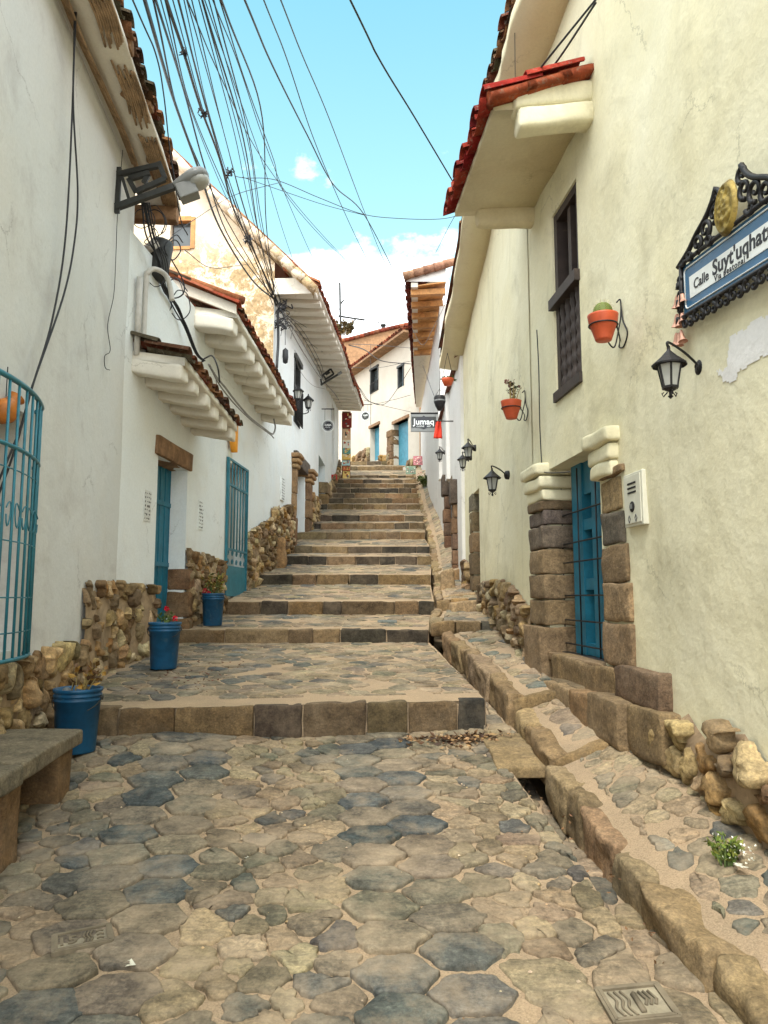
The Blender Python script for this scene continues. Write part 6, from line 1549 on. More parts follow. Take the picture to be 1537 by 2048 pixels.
# second fretted bracket farther up
ls = thing('lamp_bracket', 'square fretted lamp bracket under the long pale eave, farther up on the left', 'lamp bracket', tuple(at(655, 752, 21.5)))
u2 = L3b.uY(21.5); BP = lambda x, y: L3b.P(u2, L3b.pix_u(x, y, u2)[1], L3b.pix_u(x, y, u2)[0])
mb = MB()
for a, b in (((642, 770), (678, 748)), ((644, 752), (662, 738)), ((662, 738), (668, 748)), ((650, 760), (668, 748)), ((648, 752), (652, 758)), ((652, 750), (660, 744)), ((642, 758), (644, 770))): bar(mb, BP(*a), BP(*b), .05, .05)
mb.build('bracket', M['greymetal'], ls)
mb = MB(); bar(mb, BP(676, 749), BP(684, 744), .10, .07); mb.build('lamp_head', M['lampgrey'], ls, False, 0, .01)
# ---- yellow lamp shade on the white wall
u, z = L2.pix(474, 876, .12); yl = thing('wall_lamp', 'yellow shell-shaped wall lamp below the tile end of the lower awning', 'wall lamp', tuple(L2.P(u, z, .1)))
mb = MB(); c0 = L2.P(u, z, .10); ns_ = 14
V = []; Fc = []
for i in range(9):
    t_ = i / 8; hw = .13 * (1 - abs(2 * t_ - 1) ** 2.4) + .012; zz = .24 - .48 * t_
    for k in range(9): s_ = k / 8 * 2 - 1; V.append(c0 + Vector((L2.d.x, L2.d.y, 0)) * (hw * s_) + Vector((L2.n.x, L2.n.y, 0)) * (.10 * (1 - s_ * s_) - .06) + Vector((0, 0, zz)))
for i in range(8):
    for k in range(8): a = i * 9 + k; Fc.append((a, a + 1, a + 10, a + 9))
mb.add(V, Fc); mb.build('shade', M['orange'], yl, True)
mb = MB(); wbox(mb, L2, u - .05, u + .05, z - .42, z - .26, -.01, .04); wbox(mb, L2, u - .03, u + .03, z - .26, z + .1, -.01, .03); mb.build('mount', M['whitemetal'], yl)
# ---- intercom and posters
def poster(name, W, px, py, w_, h_, label, cat, seed, mat_bg='signwhite', lines=9, o=.012):
    u, z = W.pix(px, py); t = thing(name, label, cat, tuple(W.P(u, z, o))); random.seed(seed)
    mb = MB(); wbox(mb, W, u - w_ / 2, u + w_ / 2, z - h_ / 2, z + h_ / 2, -.02, o); mb.build('sheet', M[mat_bg], t); mb = MB()
    for k in range(lines):
        zz = z + h_ / 2 - h_ * (k + .7) / (lines + .4); x = u - w_ * .42
        while x < u + w_ * .40:
            ln = random.uniform(.008, .03); wbox(mb, W, x, min(x + ln, u + w_ * .43), zz - h_ / lines * random.uniform(.05, .3), zz + h_ / lines * random.uniform(.05, .25), o + .001, o + .003); x += ln + random.uniform(.008, .05)
    mb.build('print', M['greymetal'], t)
L1u = L1 if 292 < 270 else L2
poster('notice', L2, 294, 1012, .20, .36, 'worn paper notice with dark marks, left of the plain blue door', 'notice', 3, 'plaster_grey', 7)
poster('notice', L2, 401, 1030, .20, .42, 'scribbled paper notice between the plain blue door and the blue gate', 'notice', 4, 'plaster_white', 8)
poster('notice', L2, 566, 978, .34, .52, 'small printed notice left of the pillared doorway', 'notice', 5, 'plaster_white', 8)
random.seed(99)
# ---- hanging round signs
def round_sign(c, r, nrm, label, txt1, txt2, armv, dark=True, par_h=.35):
    t = thing('hanging_sign', label, 'sign', tuple(c), 'round signs hanging from iron bars'); nrm = Vector(nrm).normalized(); xdir = Vector((0, 0, 1)).cross(nrm).normalized()
    if xdir.x < 0: xdir = -xdir
    mb = MB(); lathe(mb, [(0, .02), (r, .02), (r, -.02), (0, -.02)], c, 32, nrm); mb.build('disc', M['signwhite'], t)
    f = nrm if nrm.y < 0 else -nrm
    mb = MB(); lathe(mb, [(r * .82, .022), (r * .82, .026), (r * .74, .026), (r * .74, .022)], c, 32, f); lathe(mb, [(0, .0235), (r * .70, .0235)], c, 32, f); mb.build('emblem', M['ink'] if dark else M['greymetal'], t)
    text_mesh('lettering', txt1, r * .42, c + f * .026 + Vector((0, 0, r * .12)), xdir, (0, 0, 1), M['signwhite'], t, .001, bold=.004)
    text_mesh('lettering', txt2, r * .26, c + f * .026 + Vector((0, 0, -r * .26)), xdir, (0, 0, 1), M['signwhite'], t, .001)
    mb = MB(); hz = r + par_h; tube(mb, [c + Vector((0, 0, hz)) - xdir * armv[0], c + Vector((0, 0, hz)) + xdir * armv[1]], .018, 6)
    for s_ in (-1, 1): tube(mb, [c + xdir * (s_ * r * .5) + Vector((0, 0, r * .85)), c + xdir * (s_ * r * .5) + Vector((0, 0, hz))], .006, 4)
    tube(mb, [c + Vector((0, 0, hz)) - xdir * armv[0], c + Vector((0, 0, hz + .55)) - xdir * armv[0]], .008, 4); mb.build('bracket', M['iron'], t)
c = at(656.5, 852, 23.0); c.z = at(656.5, 852, 23.0).z
round_sign(c, 13 * 23 / F, (0, -1, 0), 'round black and white sign hanging from an iron bar on the left white house', 'CASA', 'HOTEL', (.45, .20))
c = at(731.5, 832, 31.0); round_sign(c, 9.5 * 31 / F, (-.2, -1, 0), 'round grey sign hanging before the cream house above its left blue door', 'CAFE', 'BAR', (.5, .3), False, .3)
# ---- Jumaq board
YJ = 19.0; c = at(848, 846, YJ); wj, hj = 53 * YJ / F, 36 * YJ / F
js = thing('shop_sign', 'dark rectangular shop sign reading Jumaq, hung out below the orange boarded eave', 'shop sign', tuple(c))
def fbox(mb, cx, cz, w_, h_, y0, y1): x0, x1, z0, z1 = c.x + cx - w_ / 2, c.x + cx + w_ / 2, c.z + cz - h_ / 2, c.z + cz + h_ / 2; mb.add([(x0, c.y + y0, z0), (x1, c.y + y0, z0), (x1, c.y + y0, z1), (x0, c.y + y0, z1), (x0, c.y + y1, z0), (x1, c.y + y1, z0), (x1, c.y + y1, z1), (x0, c.y + y1, z1)], BOXF)
mb = MB(); fbox(mb, 0, 0, wj, hj, -.02, .04); mb.build('board', M['lampgrey'], js)
mb = MB(); fbox(mb, 0, .02, wj * .94, hj * .62, -.028, -.021); mb.build('panel', M['greymetal'], js)
mb = MB(); mb.add([(c.x + q[0] * wj, c.y - .032, c.z + q[1] * hj) for q in ((-.30, .24), (-.22, .30), (-.08, .33), (0, .42), (.08, .33), (.22, .30), (.30, .24), (.36, .12), (.30, -.22), (.1, -.30), (0, -.36), (-.1, -.30), (-.30, -.22), (-.36, .12))], [tuple(range(14))]); mb.build('emblem', M['ink'], js)
text_mesh('lettering', 'Jumaq', hj * .48, (c.x, c.y - .036, c.z + .02), (1, 0, 0), (0, 0, 1), M['signwhite'], js, .003, bold=.003)
text_mesh('lettering', 'CUSINE    ART', hj * .13, (c.x, c.y - .036, c.z - hj * .21), (1, 0, 0), (0, 0, 1), M['signwhite'], js, .002)
mb = MB(); tube(mb, [(c.x - wj * .5, c.y, c.z + hj * .56), (1.53, c.y, c.z + hj * .56)], .025, 6)
for s_ in (-.4, .4): tube(mb, [(c.x + s_ * wj, c.y, c.z + hj * .5), (c.x + s_ * wj, c.y, c.z + hj * .57)], .01, 4)
mb.build('bracket', M['iron'], js, True)
# ---- hanging dark pot lamp, red cloth and small hanging pot on the right
c = at(880, 806, 15.0); hl = thing('hanging_planter', 'dark striped bowl hanging from a wire beside the white house on the right', 'planter', tuple(c))
mb = MB(); r = 12 * 15 / F; lathe(mb, [(0, -.17), (r * .35, -.16), (r * .75, -.07), (r, .02), (r * 1.02, .06), (r * .95, .08), (r, .10), (r * .8, .15)], c, 22); mb.build('bowl', M['iron'], hl, True)
mb = MB(); lathe(mb, [(r * 1.01, .025), (r * 1.05, .04), (r * 1.02, .055)], c, 22); mb.build('stripe', M['lampgrey'], hl, True)
mb = MB(); tube(mb, [c + Vector((0, 0, .1)), at(881, 742, 15.0)], .007, 5); tube(mb, [c + Vector((r, 0, .1)), c + Vector((0, 0, .3)), c + Vector((-r, 0, .1))], .006, 4); mb.build('wire', M['iron'], hl)
mb = MB(); c = at(878, 862, 15.2)
V = []; Fc = []
for i in range(9):
    for k in range(7):
        t_ = i / 8; s_ = k / 6 * 2 - 1; V.append(c + Vector((s_ * (.05 + .035 * t_) + .02 * t_ * -1, .03 * sin(s_ * 5 + t_ * 2), .20 - .36 * t_ + .03 * nz(s_ * 3, t_ * 3))))
for i in range(8):
    for k in range(6): a = i * 7 + k; Fc.append((a, a + 1, a + 8, a + 7))
mb.add(V, Fc); o = mb.build('red_cloth', M['redcloth'], None, True); so_ = o.modifiers.new('s', 'SOLIDIFY'); so_.thickness = .01; tag(o, 'bright red cloth hanging beside the shop sign on the right', 'cloth')
mb = MB(); p = c + Vector((0, 0, .19)); bar(mb, p + Vector((-.1, 0, .02)), R3.P(R3.uY(15.2), p.z + .02, 0), .02); tag(mb.build('cloth_rail', M['iron']), 'thin iron rail holding the red cloth', 'rail')
c = at(896, 764, 13.2); sp_ = thing('hanging_pot', 'small orange pot under the far end of the yellow eave', 'planter', tuple(c))
mb = MB(); r = 13 * 13.2 / F; lathe(mb, [(0, -.07), (r * .6, -.065), (r * .95, .03), (r, .06), (r * .9, .05)], c, 18); mb.build('pot', M['terracotta'], sp_, True)
mb = MB()
for k in range(40): leafq(mb, c + Vector((random.uniform(-r, r), random.uniform(-r, r) * .6, .06)), (random.uniform(-1, 1), random.uniform(-1, 1), random.uniform(-.6, .8)), .09, .03, vary(S(64, 92, 46), .3))
mb.build('foliage', M['leaf'], sp_)
mb = MB()
for s_ in (-1, 1): tube(mb, [c + Vector((s_ * r * .9, 0, .05)), c + Vector((0, 0, .55))], .005, 4)
mb.build('wire', M['iron'], sp_)
# ---- stacked painted panels at the far left corner
cols = [S(120, 40, 34), S(190, 160, 130), S(210, 205, 190), S(90, 140, 132), S(220, 180, 96), S(170, 200, 200), S(200, 110, 70), S(230, 200, 120)]
PY = 29.0
ys_ = [(826, 855, 684, 704, 0, 'dark red'), (858, 880, 686, 702, 1, 'tan'), (880, 896, 686, 702, 2, 'white'), (896, 908, 686, 702, 3, 'green'), (908, 919, 685, 702, 4, 'yellow'), (921, 931, 684, 700, 5, 'pale blue'), (933, 941, 686, 700, 6, 'orange'), (943, 959, 686, 700, 7, 'yellow and white')]
words_ = ['dark red painted panel with pale strokes, highest on the far left corner', 'tan painted panel under the dark red one on the far corner', 'white painted panel with dark figures on the far corner', 'green landscape panel below the white one on the far corner', 'sandy yellow painted panel in the middle of the far corner column', 'pale blue painted panel below the yellow one on the far corner', 'orange painted panel near the foot of the far corner column', 'yellow and white painted panel, lowest on the far corner']
for (y0, y1, x0, x1, ci, nm), lab in zip(ys_, words_):
    a, b = at(x0, y1, PY), at(x1, y0, PY); mb = MB(); cc = cols[ci]
    mb.add([(a.x, PY, a.z), (b.x, PY, a.z), (b.x, PY, b.z), (a.x, PY, b.z), (a.x, PY + .04, a.z), (b.x, PY + .04, a.z), (b.x, PY + .04, b.z), (a.x, PY + .04, b.z)], BOXF, 0, cc)
    for k in range(7):
        x = random.uniform(a.x + .03, b.x - .06); z = random.uniform(a.z + .02, b.z - .05); w__ = random.uniform(.03, .09); h__ = random.uniform(.03, .12); c2 = random.choice([S(230, 215, 190), S(70, 60, 56), S(190, 80, 50), S(80, 110, 110), S(220, 190, 110)])
        z2 = min(z + h__, b.z - .01); x2 = min(x + w__, b.x - .01); mb.quad((x, PY - .004, z), (x2, PY - .004, z + .01), (x2, PY - .004, z2), (x, PY - .004, z2), 0, c2)
    tag(mb.build('painting', M['attr']), lab, 'painting', 'painted panels stacked on the far left corner')
mb = MB(); a = at(693, 880, PY + .06); wpost = MB(); zl, zh = at(693, 965, PY).z, at(693, 822, PY).z; wpost.add([(a.x - .17, PY + .05, zl), (a.x + .17, PY + .05, zl), (a.x + .17, PY + .05, zh), (a.x - .17, PY + .05, zh), (a.x - .17, PY + .11, zl), (a.x + .17, PY + .11, zl), (a.x + .17, PY + .11, zh), (a.x - .17, PY + .11, zh)], BOXF); tag(wpost.build('display_post', M['timber']), 'tall wooden board carrying the painted panels at the far left corner', 'board')
# painted stones at the right of the upper steps
for (px, py, w_, col, lab) in ((838, 921, 22, S(176, 110, 116), 'pink and white painted board leaning at the top right of the steps'), (822, 940, 20, S(104, 128, 108), 'green painted board leaning at the right edge of the top steps'), (845, 950, 24, S(186, 166, 140), 'pale scribbled board leaning below the pink one by the steps')):
    Yp = 29.2 if py < 930 else 28.4 if py < 945 else 27.2
    c = at(px, py, Yp); mb = MB(); ww = w_ * Yp / F; hh = ww * .9
    mb.add([c + Vector(q) for q in ((-ww / 2, -.1, -hh / 2), (ww / 2, -.1, -hh / 2), (ww / 2, .08, hh / 2), (-ww / 2, .08, hh / 2), (-ww / 2, -.06, -hh / 2), (ww / 2, -.06, -hh / 2), (ww / 2, .12, hh / 2), (-ww / 2, .12, hh / 2))], BOXF, 0, col)
    for k in range(34):
        x = random.uniform(-.46, .40) * ww; z = random.uniform(-.42, .36); x2 = min(.48 * ww, x + .05 * ww * random.uniform(.6, 2.4)); z2 = z + random.uniform(.02, .09); f = lambda xx, zz: c + Vector((xx, .18 * (zz + .5) - .1 - .006, zz * hh)); mb.quad(f(x, z), f(x2, z), f(x2, z2), f(x, z2), 0, random.choice([S(230, 220, 200), S(70, 60, 60), S(160, 40, 60), S(60, 100, 80)]))
    tag(mb.build('painting', M['attr']), lab, 'painting', 'painted boards by the top steps')
gs = at(850, 972, 26.3); bush('green_shrub', 'small green shrub by the wall at the right edge of the upper steps', 'plant', gs, .22, .35, 30, [S(74, 88, 40), S(92, 100, 50), S(58, 72, 36)], stemG, (), None, 9, .12)
c = at(668, 958, 27.5); mb = MB(); Pf = lambda a, b, cc: c + Vector((a, b, cc)); block(mb, Pf, -.13, .13, -.1, .1, -.16, .16, .02, 3, .004, S(180, 40, 44)); tag(mb.build('red_crate', M['attr'], None, True), 'small red box on the stone base at the far left', 'box')
# rough upright stone by the left steps, stones along the right
c = at(557, 1105, 15.4); mb = MB(); Pf = lambda a, b, cc: c + Vector((a, b, cc)); block(mb, Pf, -.16, .16, -.12, .14, -.38, .30, .07, 8, .03, S(160, 128, 92)); tag(mb.build('standing_stone', M['rubble'], None, True), 'upright tan stone against the rubble base left of the steps', 'stone')
for (px, py, Y, dx, dy, dz_, lab) in ((915, 1196, 12.2, .30, .14, .06, 'flat pale slab leaning at the foot of the white house, right of the steps'), (930, 1215, 11.6, .22, .2, .1, 'broken brown stone below the pale leaning slab'), (895, 1165, 13.2, .12, .1, .22, 'grey stone slab tilted beside the drain, right of the steps')):
    c = at(px, py, Y); mb = MB(); tl = random.uniform(.1, .3); Pf = lambda a, b, cc: c + Vector((a, b, cc + tl * a)); block(mb, Pf, -dx, dx, -dy, dy, -dz_, dz_, .03, 8, .02, random.choice([S(164, 142, 112), S(134, 110, 84)])); tag(mb.build('loose_stone', M['rubble'], None, True), lab, 'stone')
# orange clay vase behind the bars
u, z = L1.pix(14, 822, .03); vt = thing('clay_vase', 'orange and black clay vase hanging behind the blue window bars', 'vase', tuple(L1.P(u, z, .0)))
mb = MB(); c = L1.P(u, z, .02); lathe(mb, [(0, -.09), (.04, -.085), (.08, -.03), (.085, .02), (.05, .08), (.045, .11), (.06, .13)], c, 18, Vector((.25, .5, .8))); mb.build('body', mat_simple('orange_clay', (.5, .17, .03), .5, 0, .1, 14, .4, (.03, .02, .02), .56, .62), vt, True)
mb = MB(); tube(mb, [c + Vector((0, 0, .1)), c + Vector((0, 0, .3))], .004, 4); mb.build('cord', M['cable'], vt)
# antenna mast on the long roof
a0, a1 = at(683, 660, 22.5), at(680, 566, 22.5); am = thing('antenna', 'thin grey mast with a crossarm rising above the long tiled eave', 'antenna', tuple(a0))
mb = MB(); tube(mb, [a0 + Vector((0, 0, -.8)), a1], .035, 7); mb.build('mast', M['greymetal'], am, True)
mb = MB(); b0, b1, b2 = at(677, 632, 22.5), at(730, 640, 22.5), at(765, 646, 22.5); tube(mb, [b0, b1], .03, 6); tube(mb, [b1, b2], .012, 5); tube(mb, [at(712, 638, 22.5), at(694, 655, 22.5)], .022, 5); tube(mb, [at(681, 609, 22.5), at(688, 600, 22.5)], .03, 5); tube(mb, [at(758, 640, 22.5), at(758, 648, 22.5)], .012, 4); mb.build('crossarm', M['greymetal'], am, True)
c = at(690, 668, 21.0); bush('roof_weed', 'dry tuft of weeds growing out of the long tiled eave', 'plant', c, .28, .35, 40, [S(122, 98, 58), S(96, 84, 52), S(80, 74, 44)], stemM, (), None, 8, .12)
# drain pipes in the corner of the near left house
for (x, y0, y1, rr, lab, rr2) in ((271, 545, 690, .034, 'grey downpipe in the corner between the two left houses, left of the pair', 0), (287, 560, 700, .03, 'pale conduit with a curved top in the corner, right of the downpipe', 1)):
    u, z0 = L2.pix(x, y1, .05); _, z1 = L2.pix(x, y0, .05); u = max(u, .06); pts = [L2.P(u, z0 - .1, .05), L2.P(u, z1, .05)]
    if rr2: pts += [L2.P(u, z1 + .12, .07), L2.P(u + .08, z1 + .2, .12), L2.P(u + .2, z1 + .18, .2), L2.P(u + .26, z1 + .05, .24), L2.P(u + .28, z1 - .1, .26)]
    mb = MB(); tube(mb, spline(pts, 5) if rr2 else pts, rr, 9); tag(mb.build('pipe', M['pipe'], None, True), lab, 'pipe')
c = at(318, 520, 8.55); mb = MB(); lathe(mb, [(.0, -.26), (.12, -.25), (.14, -.2), (.14, .2), (.12, .24), (.0, .25)], c, 16, (.15, 0, 1)); tag(mb.build('cable_canister', M['greymetal'], None, True), 'dark cylindrical splice case among the cables by the house corner', 'splice case')
mb = MB(); tube(mb, [at(286, 505, 8.4), at(316, 484, 8.4)], .06, 9); tag(mb.build('pipe', M['pipe'], None, True), 'short pale pipe stub sticking out under the timber at the house corner', 'pipe')
c = at(655, 698, 18.5)
# ================================================================== overhead cables
def cable(pts, r, label, group=None, mat='cable', ext=True, name='cable', cat='cable', n=5, k=8):
    """pts: (px, py, Y); the first point is carried on beyond the frame towards the camera"""
    P_ = [at(*p) for p in pts]
    if ext and pts[0][1] <= 2:
        d = P_[0] - P_[1]; P_ = [P_[0] + d * (4.5 / max(.5, d.length))] + P_
    mb = MB(); tube(mb, spline(P_, k), r, n); o = mb.build(name, M[mat], None, True); return tag(o, label, cat, group)
E = (556, 606, 15.2)
cable([(290, 0, 5.2), (345, 190, 7.6), (395, 330, 9.8), (440, 455, 12), (505, 560, 14.2), (556, 604, 15.2)], .017, 'thickest dark blue cable, leftmost of the bundle overhead', None, 'cable_blue')
cable([(312, 0, 5.2), (368, 180, 7.6), (412, 340, 10), (462, 480, 12.4), (556, 606, 15.2)], .011, 'medium dark cable second in the bundle overhead, beside the thick blue one', None, 'cable_blue')
P0 = [(333, 0, 5.2), (368, 105, 6.4), (402, 215, 8), (440, 318, 10), (468, 420, 12), (500, 485, 13.4), (558, 610, 15.2)]
o = cable(P0, .015, 'twisted dark cable with knotted joints in the bundle overhead', None, 'cable')
mb = MB()
for (x, y, Y) in ((367, 105, 6.4), (406, 226, 8.2), (496, 480, 13.3), (460, 345, 10.6)):
    c = at(x, y, Y)
    for q in range(14): a = Vector((random.uniform(-1, 1), random.uniform(-1, 1), random.uniform(-1, 1))) * .05 * Y / 8; b = Vector((random.uniform(-1, 1), random.uniform(-1, 1), random.uniform(-1, 1))) * .05 * Y / 8; tube(mb, [c + a, c + b], .008 * Y / 8, 4)
    subpart(mb.build('joint', M['cable']), o); mb = MB()
G_ = 'thin cables fanning overhead from the left house'
LB = 'thin black cable in the fan converging on the left white house'
for (xt, xm, ym, bow) in ((322, 386, 230, 0), (346, 416, 250, 0), (356, 430, 270, 0), (374, 444, 250, 0), (384, 452, 280, 0), (398, 470, 270, 0), (404, 486, 300, 0), (418, 500, 300, 0)):
    cable([(xt, 0, 5.2), (xm, ym, 8.8), ((xm + 558) / 2 - 6, (ym + 606) / 2 + 6, 12.2), (E[0] + random.uniform(-4, 8), E[1] + random.uniform(-6, 14), 15.2)], .0055, LB, G_)
for k in range(7):
    xt = random.uniform(300, 452); xm = 378 + (xt - 322) * 1.2 + random.uniform(-14, 14)
    cable([(xt, 0, 5.2), (xm, 240 + random.uniform(-30, 40), 8.8), ((xm + 556) / 2 + random.uniform(-14, 4), 435 + random.uniform(-20, 25), 12.4), (E[0] + random.uniform(-6, 6), E[1] + random.uniform(-8, 16), 15.2)], random.choice((.005, .007, .009)), LB, G_)
G6 = 'small loops of cable at the corner of the two left houses'
for k in range(9):
    x0, y0, Y0 = random.choice(((300, 450, 8.0), (320, 520, 8.4), (345, 590, 9.0), (404, 725, 9.8))); r = random.uniform(12, 30); a0 = random.uniform(0, 6.28); n_ = random.randint(6, 9)
    cable([(x0 + random.uniform(-4, 4) + r * (cos(a0 + i * .8) - cos(a0)) * .8, y0 + r * (sin(a0 + i * .8) - sin(a0)) + i * 3, Y0 + .03 * sin(i)) for i in range(n_)], random.choice((.005, .007)), 'thin loop of slack cable beside the thick bundle at the house corner', G6, ext=False)
# cables passing over towards the right
G2 = 'thin cables crossing the sky to the upper right'
cable([(375, 0, 5.2), (440, 150, 7.2), (520, 310, 10.5), (610, 430, 14), (712, 540, 18), (795, 620, 22)], .006, 'thin cable from the fan running on across the sky behind the antenna', G2)
cable([(426, 0, 5.2), (478, 130, 7), (530, 285, 9.8), (588, 430, 13), (640, 545, 16.5), (690, 640, 20.5)], .0055, 'thin cable from the fan reaching the tiled eave by the antenna', G2)
cable([(440, 0, 5.2), (490, 160, 7.4), (548, 320, 10.4), (566, 380, 11.6), (640, 470, 14.6), (730, 558, 18.5)], .006, 'thin cable that bends right in mid sky and ends over the clouds', G2)
cable([(410, 0, 5.2), (470, 170, 7.4), (530, 340, 10.6), (566, 460, 13.4), (600, 560, 16.2)], .005, 'thin cable dropping straight to the white rake of the gabled house', G2)
cable([(490, 0, 5.2), (545, 130, 6.8), (615, 270, 9), (668, 370, 11), (728, 428, 12.8), (790, 545, 15.5), (812, 585, 17.2)], .009, 'heavier cable across the middle of the sky to the boarded eave', G2)
cable([(528, 0, 5.2), (575, 120, 6.8), (625, 270, 9), (672, 385, 11.4), (720, 490, 14), (757, 560, 16.5)], .006, 'thin cable right of the heavier one, ending over the clouds', G2)
cable([(562, 0, 5.2), (605, 110, 6.6), (660, 240, 8.6), (728, 420, 12.6), (768, 520, 15.5), (800, 572, 17.2)], .006, 'thin cable crossing the mid sky from the top centre to the boarded eave', G2)
cable([(701, 0, 4.4), (760, 120, 5.2), (830, 235, 6.2), (908, 366, 7.5)], .007, 'single cable from the top centre to the red canopy tiles', None)
# cross lines
cable([(470, 352, 11.5), (490, 356, 11.5), (552, 360, 11.6), (640, 396, 11.8), (725, 428, 12), (800, 437, 12.2), (880, 438, 12.4), (930, 428, 12.4)], .006, 'sagging cross cable from the knot to the yellow eave, lower one', G2)
cable([(485, 354, 11.5), (560, 380, 11.7), (650, 410, 11.9), (728, 430, 12)], .005, 'sagging cross cable joining at mid sky, second of the pair', G2)
cable([(345, 470, 9.0), (400, 432, 9.6), (470, 390, 10.8), (560, 365, 11.6)], .005, 'cross cable rising from the gable window to the knot in the sky', G2)
cable([(925, 408, 11.5), (900, 450, 12), (872, 505, 12.6)], .005, 'short loose cable end hanging by the yellow eave', G2)
# drop from the top left past the lamp
cable([(266, 0, 4.8), (312, 108, 5.8), (328, 190, 6.6), (340, 300, 7.4), (350, 362, 7.6), (362, 440, 8), (376, 470, 8.3)], .007, 'cable dropping past the street lamp head from the top left', None)
cable([(370, 500, 9.2), (420, 535, 11), (470, 532, 13.5), (500, 528, 14.9)], .006, 'slack cable looping across the peeling gable', None)
# cables on the near left wall
def wcable(W, pts, r, label, mat='cable', o=.03, group=None, n=5):
    P_ = [W.P(*W.pix(p[0], p[1], p[2] if len(p) > 2 else o), p[2] if len(p) > 2 else o) for p in pts]
    mb = MB(); tube(mb, spline(P_, 8), r, n); return tag(mb.build('cable', M[mat], None, True), label, 'cable', group)
wcable(L1, [(152, -40), (150, 30), (146, 200), (132, 470), (105, 640), (64, 778), (30, 900), (-10, 1010)], .008, 'left one of two black cables hanging down the near left house to the barred window', o=.09)
wcable(L1, [(156, -40), (152, 40), (147, 200), (156, 380), (150, 480), (128, 590), (66, 770), (40, 860), (-12, 985)], .008, 'right one of two black cables hanging down the near left house to the barred window', o=.10)
wcable(L1, [(246, 300), (236, 420), (232, 520), (228, 590), (216, 650), (221, 700), (210, 712), (211, 735), (220, 740)], .004, 'thin wire running down the near left house below the lamp bracket', o=.02)
# bundle that comes down from the lamp to the awnings
G3 = 'dark cables hanging together from the lamp bracket to the lower awning'
for k in range(6):
    d = k * 3 - 4
    J_ = lambda: random.uniform(-5, 5)
    cable([(288 + d, 405, 7.7), (300 + d + J_(), 470, 8.0), (318 + d + J_(), 520, 8.3), (332 + d * .6 + J_(), 575, 8.7), (352 + d * .5 + J_(), 615, 9.1), (370 + d * .4, 652, 9.4), (392 + d * .3, 705, 9.7), (408 + d * .3, 722, 9.8)], .010 if k < 3 else .007, 'dark cable in the thick bundle from the lamp bracket to the awning', G3, ext=False)
cable([(408, 722, 9.8), (396, 730, 9.8), (392, 760, 9.8), (394, 790, 9.9)], .010, 'dark cable end looping down behind the awning tiles', G3, ext=False)
cable([(408, 718, 9.8), (425, 712, 9.8), (436, 735, 9.8), (440, 765, 9.9)], .012, 'dark cable end looping to the right above the awning', G3, ext=False)
cable([(322, 500, 8.4), (350, 480, 8.6), (362, 500, 8.7), (345, 520, 8.6), (330, 495, 8.4), (352, 470, 8.6), (366, 485, 8.8)], .008, 'tangled coil of black cable beside the gable window', None, ext=False)
cable([(344, 520, 8.6), (366, 560, 8.8), (368, 585, 8.8), (352, 596, 8.8), (332, 588, 8.7), (318, 556, 8.6)], .009, 'large cable loop hanging below the coil at the house corner', None, ext=False)
wcable(L2, [(418, 728), (432, 752), (452, 776), (470, 800), (500, 834), (530, 858), (546, 868), (551, 855), (548, 838)], .016, 'pale rope-like cable draped under the upper scalloped eave', 'cable_grey', .30)
wcable(L2, [(422, 735), (440, 770), (470, 808), (505, 842), (540, 868), (548, 876)], .012, 'second pale cable twisted with the rope-like one under the eave', 'cable_grey', .31)
wcable(L2, [(430, 745), (436, 780), (444, 800), (442, 815)], .004, 'thin wire dangling below the cable loops on the white wall', o=.2)
# junction at the corner of the gabled house and lines running on under the eave
kn = MB()
for q in range(46):
    c = at(562, 618, 15.1) ; c = c + Vector((random.uniform(-.12, .16), random.uniform(-.05, .05), random.uniform(-.45, .2)))
    tube(kn, spline([c, c + Vector((random.uniform(-.12, .12), random.uniform(-.05, .05), random.uniform(-.1, .1))), c + Vector((random.uniform(-.14, .14), 0, random.uniform(-.25, .05)))], 3), random.choice((.006, .009, .014)), 4)
tag(kn.build('cable_knot', M['cable']), 'tangle of cables tied at the corner of the gabled house', 'cable tangle')
for (x, y0, y1, lab) in ((571, 690, 728, 'dark oval splice case hanging from the cable tangle'),):
    mb = MB(); a, b = at(x, y0, 15.3), at(x, y1, 15.3); lathe(mb, [(0, 0), (.05, .03), (.065, .15), (.06, .3), (0, .36)], b, 12); tube(mb, [a + Vector((0, 0, .0)), at(x, 640, 15.2)], .006, 4); tag(mb.build('splice_case', M['cable'], None, True), lab, 'splice case')
mb = MB(); tube(mb, spline([at(556, 620, 15.1), at(557, 680, 15.1), at(554, 735, 14.9)], 6), .03, 6); tag(mb.build('cable', M['cable'], None, True), 'thick dark cable dropping from the tangle to the eave tiles', 'cable')
G4 = 'cables running on under the long pale eave'
for k, (a, b, r) in enumerate((((600, 690), (636, 745), .016), ((604, 684), (640, 742), .010), ((596, 700), (634, 752), .012), ((608, 678), (644, 738), .007))):
    cable([(562 + k, 622, 15.2), (a[0], a[1] - 14, 17), (b[0], b[1] - 6, 20.3), (648, 762, 21.4), (672, 790, 25.5), (684, 812, 28.5)], r, 'dark cable under the long pale eave running to the far corner', G4, 'cable' if k % 2 else 'cable_grey', ext=False)
cable([(566, 628, 15.2), (606, 650, 17), (650, 680, 19.5), (690, 708, 21.5)], .006, 'thin wire slanting across the pale boarded eave, upper', G4, ext=False)
cable([(566, 640, 15.2), (600, 668, 17), (640, 700, 19.5), (694, 726, 22)], .006, 'thin wire slanting across the pale boarded eave, lower', G4, ext=False)
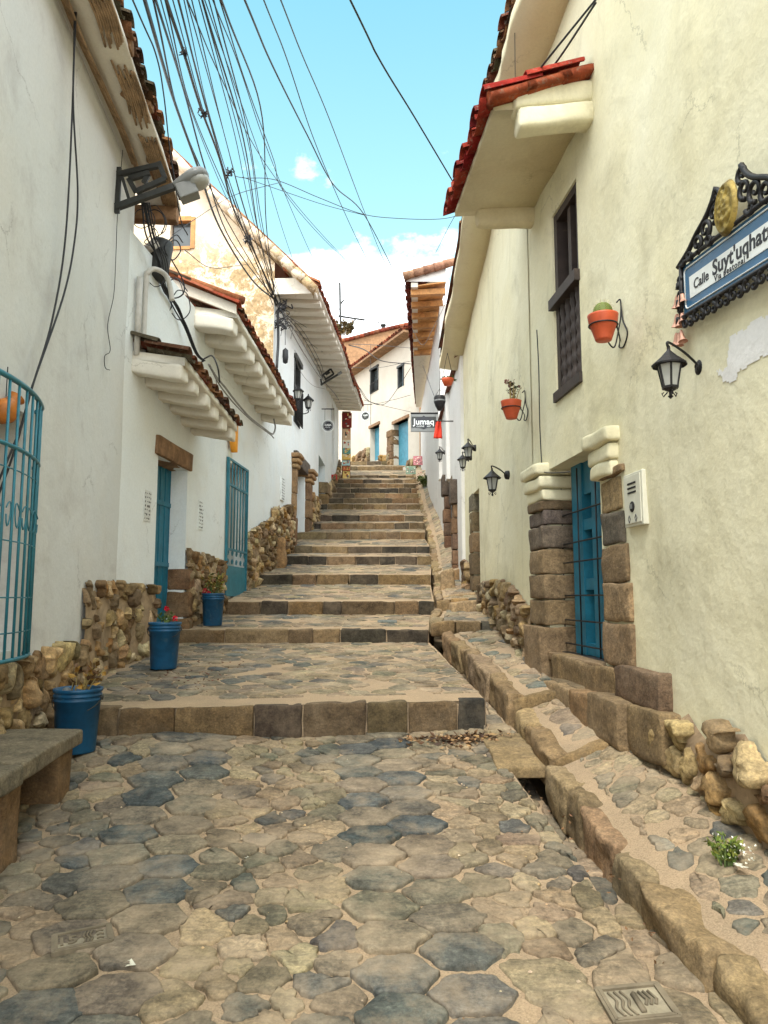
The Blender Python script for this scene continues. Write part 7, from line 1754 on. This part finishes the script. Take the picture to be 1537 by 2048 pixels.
cable([(590, 700, 16.5), (600, 740, 17.5), (625, 770, 19.5), (650, 778, 21.4)], .006, 'slack pale wire sagging on the white wall below the long eave', G4, 'cable_grey', ext=False)
# cables in front of the house that closes the street
G5 = 'sagging cables in front of the cream house at the top'
for pts, r, lab in ((((698, 690, 22), (730, 700, 25), (765, 722, 29), (822, 728, 30)), .018, 'thick sagging cable before the cream house, highest and darkest'), (((700, 688, 22), (750, 690, 26), (822, 696, 30)), .010, 'nearly level cable before the cream house near its roof'), (((700, 735, 24), (760, 735, 28), (822, 722, 30)), .009, 'level cable before the cream house across its windows'), (((716, 770, 28), (735, 800, 29), (770, 808, 29.5), (800, 770, 30), (822, 735, 30)), .012, 'deep looping cable hanging before the cream house'), (((720, 776, 28), (745, 806, 29), (785, 800, 29.5), (822, 790, 30)), .009, 'shallow looping cable before the cream house below the windows'), (((728, 800, 28), (770, 812, 29), (822, 824, 30)), .009, 'low straight cable before the cream house above the doors'), (((742, 690, 34), (742, 760, 33.5), (742, 850, 33.2)), .012, 'vertical wire on the cream house between window and left door')):
    cable(list(pts), r, lab, G5, ext=False)
# right side
wcable(R1, [(1074, 660), (1078, 740), (1080, 850), (1084, 930), (1086, 942), (1100, 946), (1140, 944)], .006, 'thin black wire running down the yellow wall to the left capital', o=.045)
cable([(1056, 168, 5.9), (1110, 100, 5.4), (1195, -5, 4.9)], .009, 'left of two cables from the canopy tiles up to the roof edge', None, ext=False)
cable([(1088, 158, 5.9), (1130, 100, 5.5), (1192, 5, 4.95)], .009, 'right of two cables from the canopy tiles up to the roof edge', None, ext=False)
cable([(1030, 60, 6.6), (1031, 178, 6.7)], .004, 'thin wire hanging from the yellow eave to the canopy', None, ext=False)
cable([(846, 730, 17), (868, 790, 16), (878, 806, 15)], .006, 'wire from the boarded eave to the dark hanging bowl', None, ext=False)
cable([(895, 600, 17.5), (870, 650, 18), (846, 690, 20), (826, 660, 20)], .008, 'pale cable draped below the boarded eave', None, 'cable_grey', ext=False)
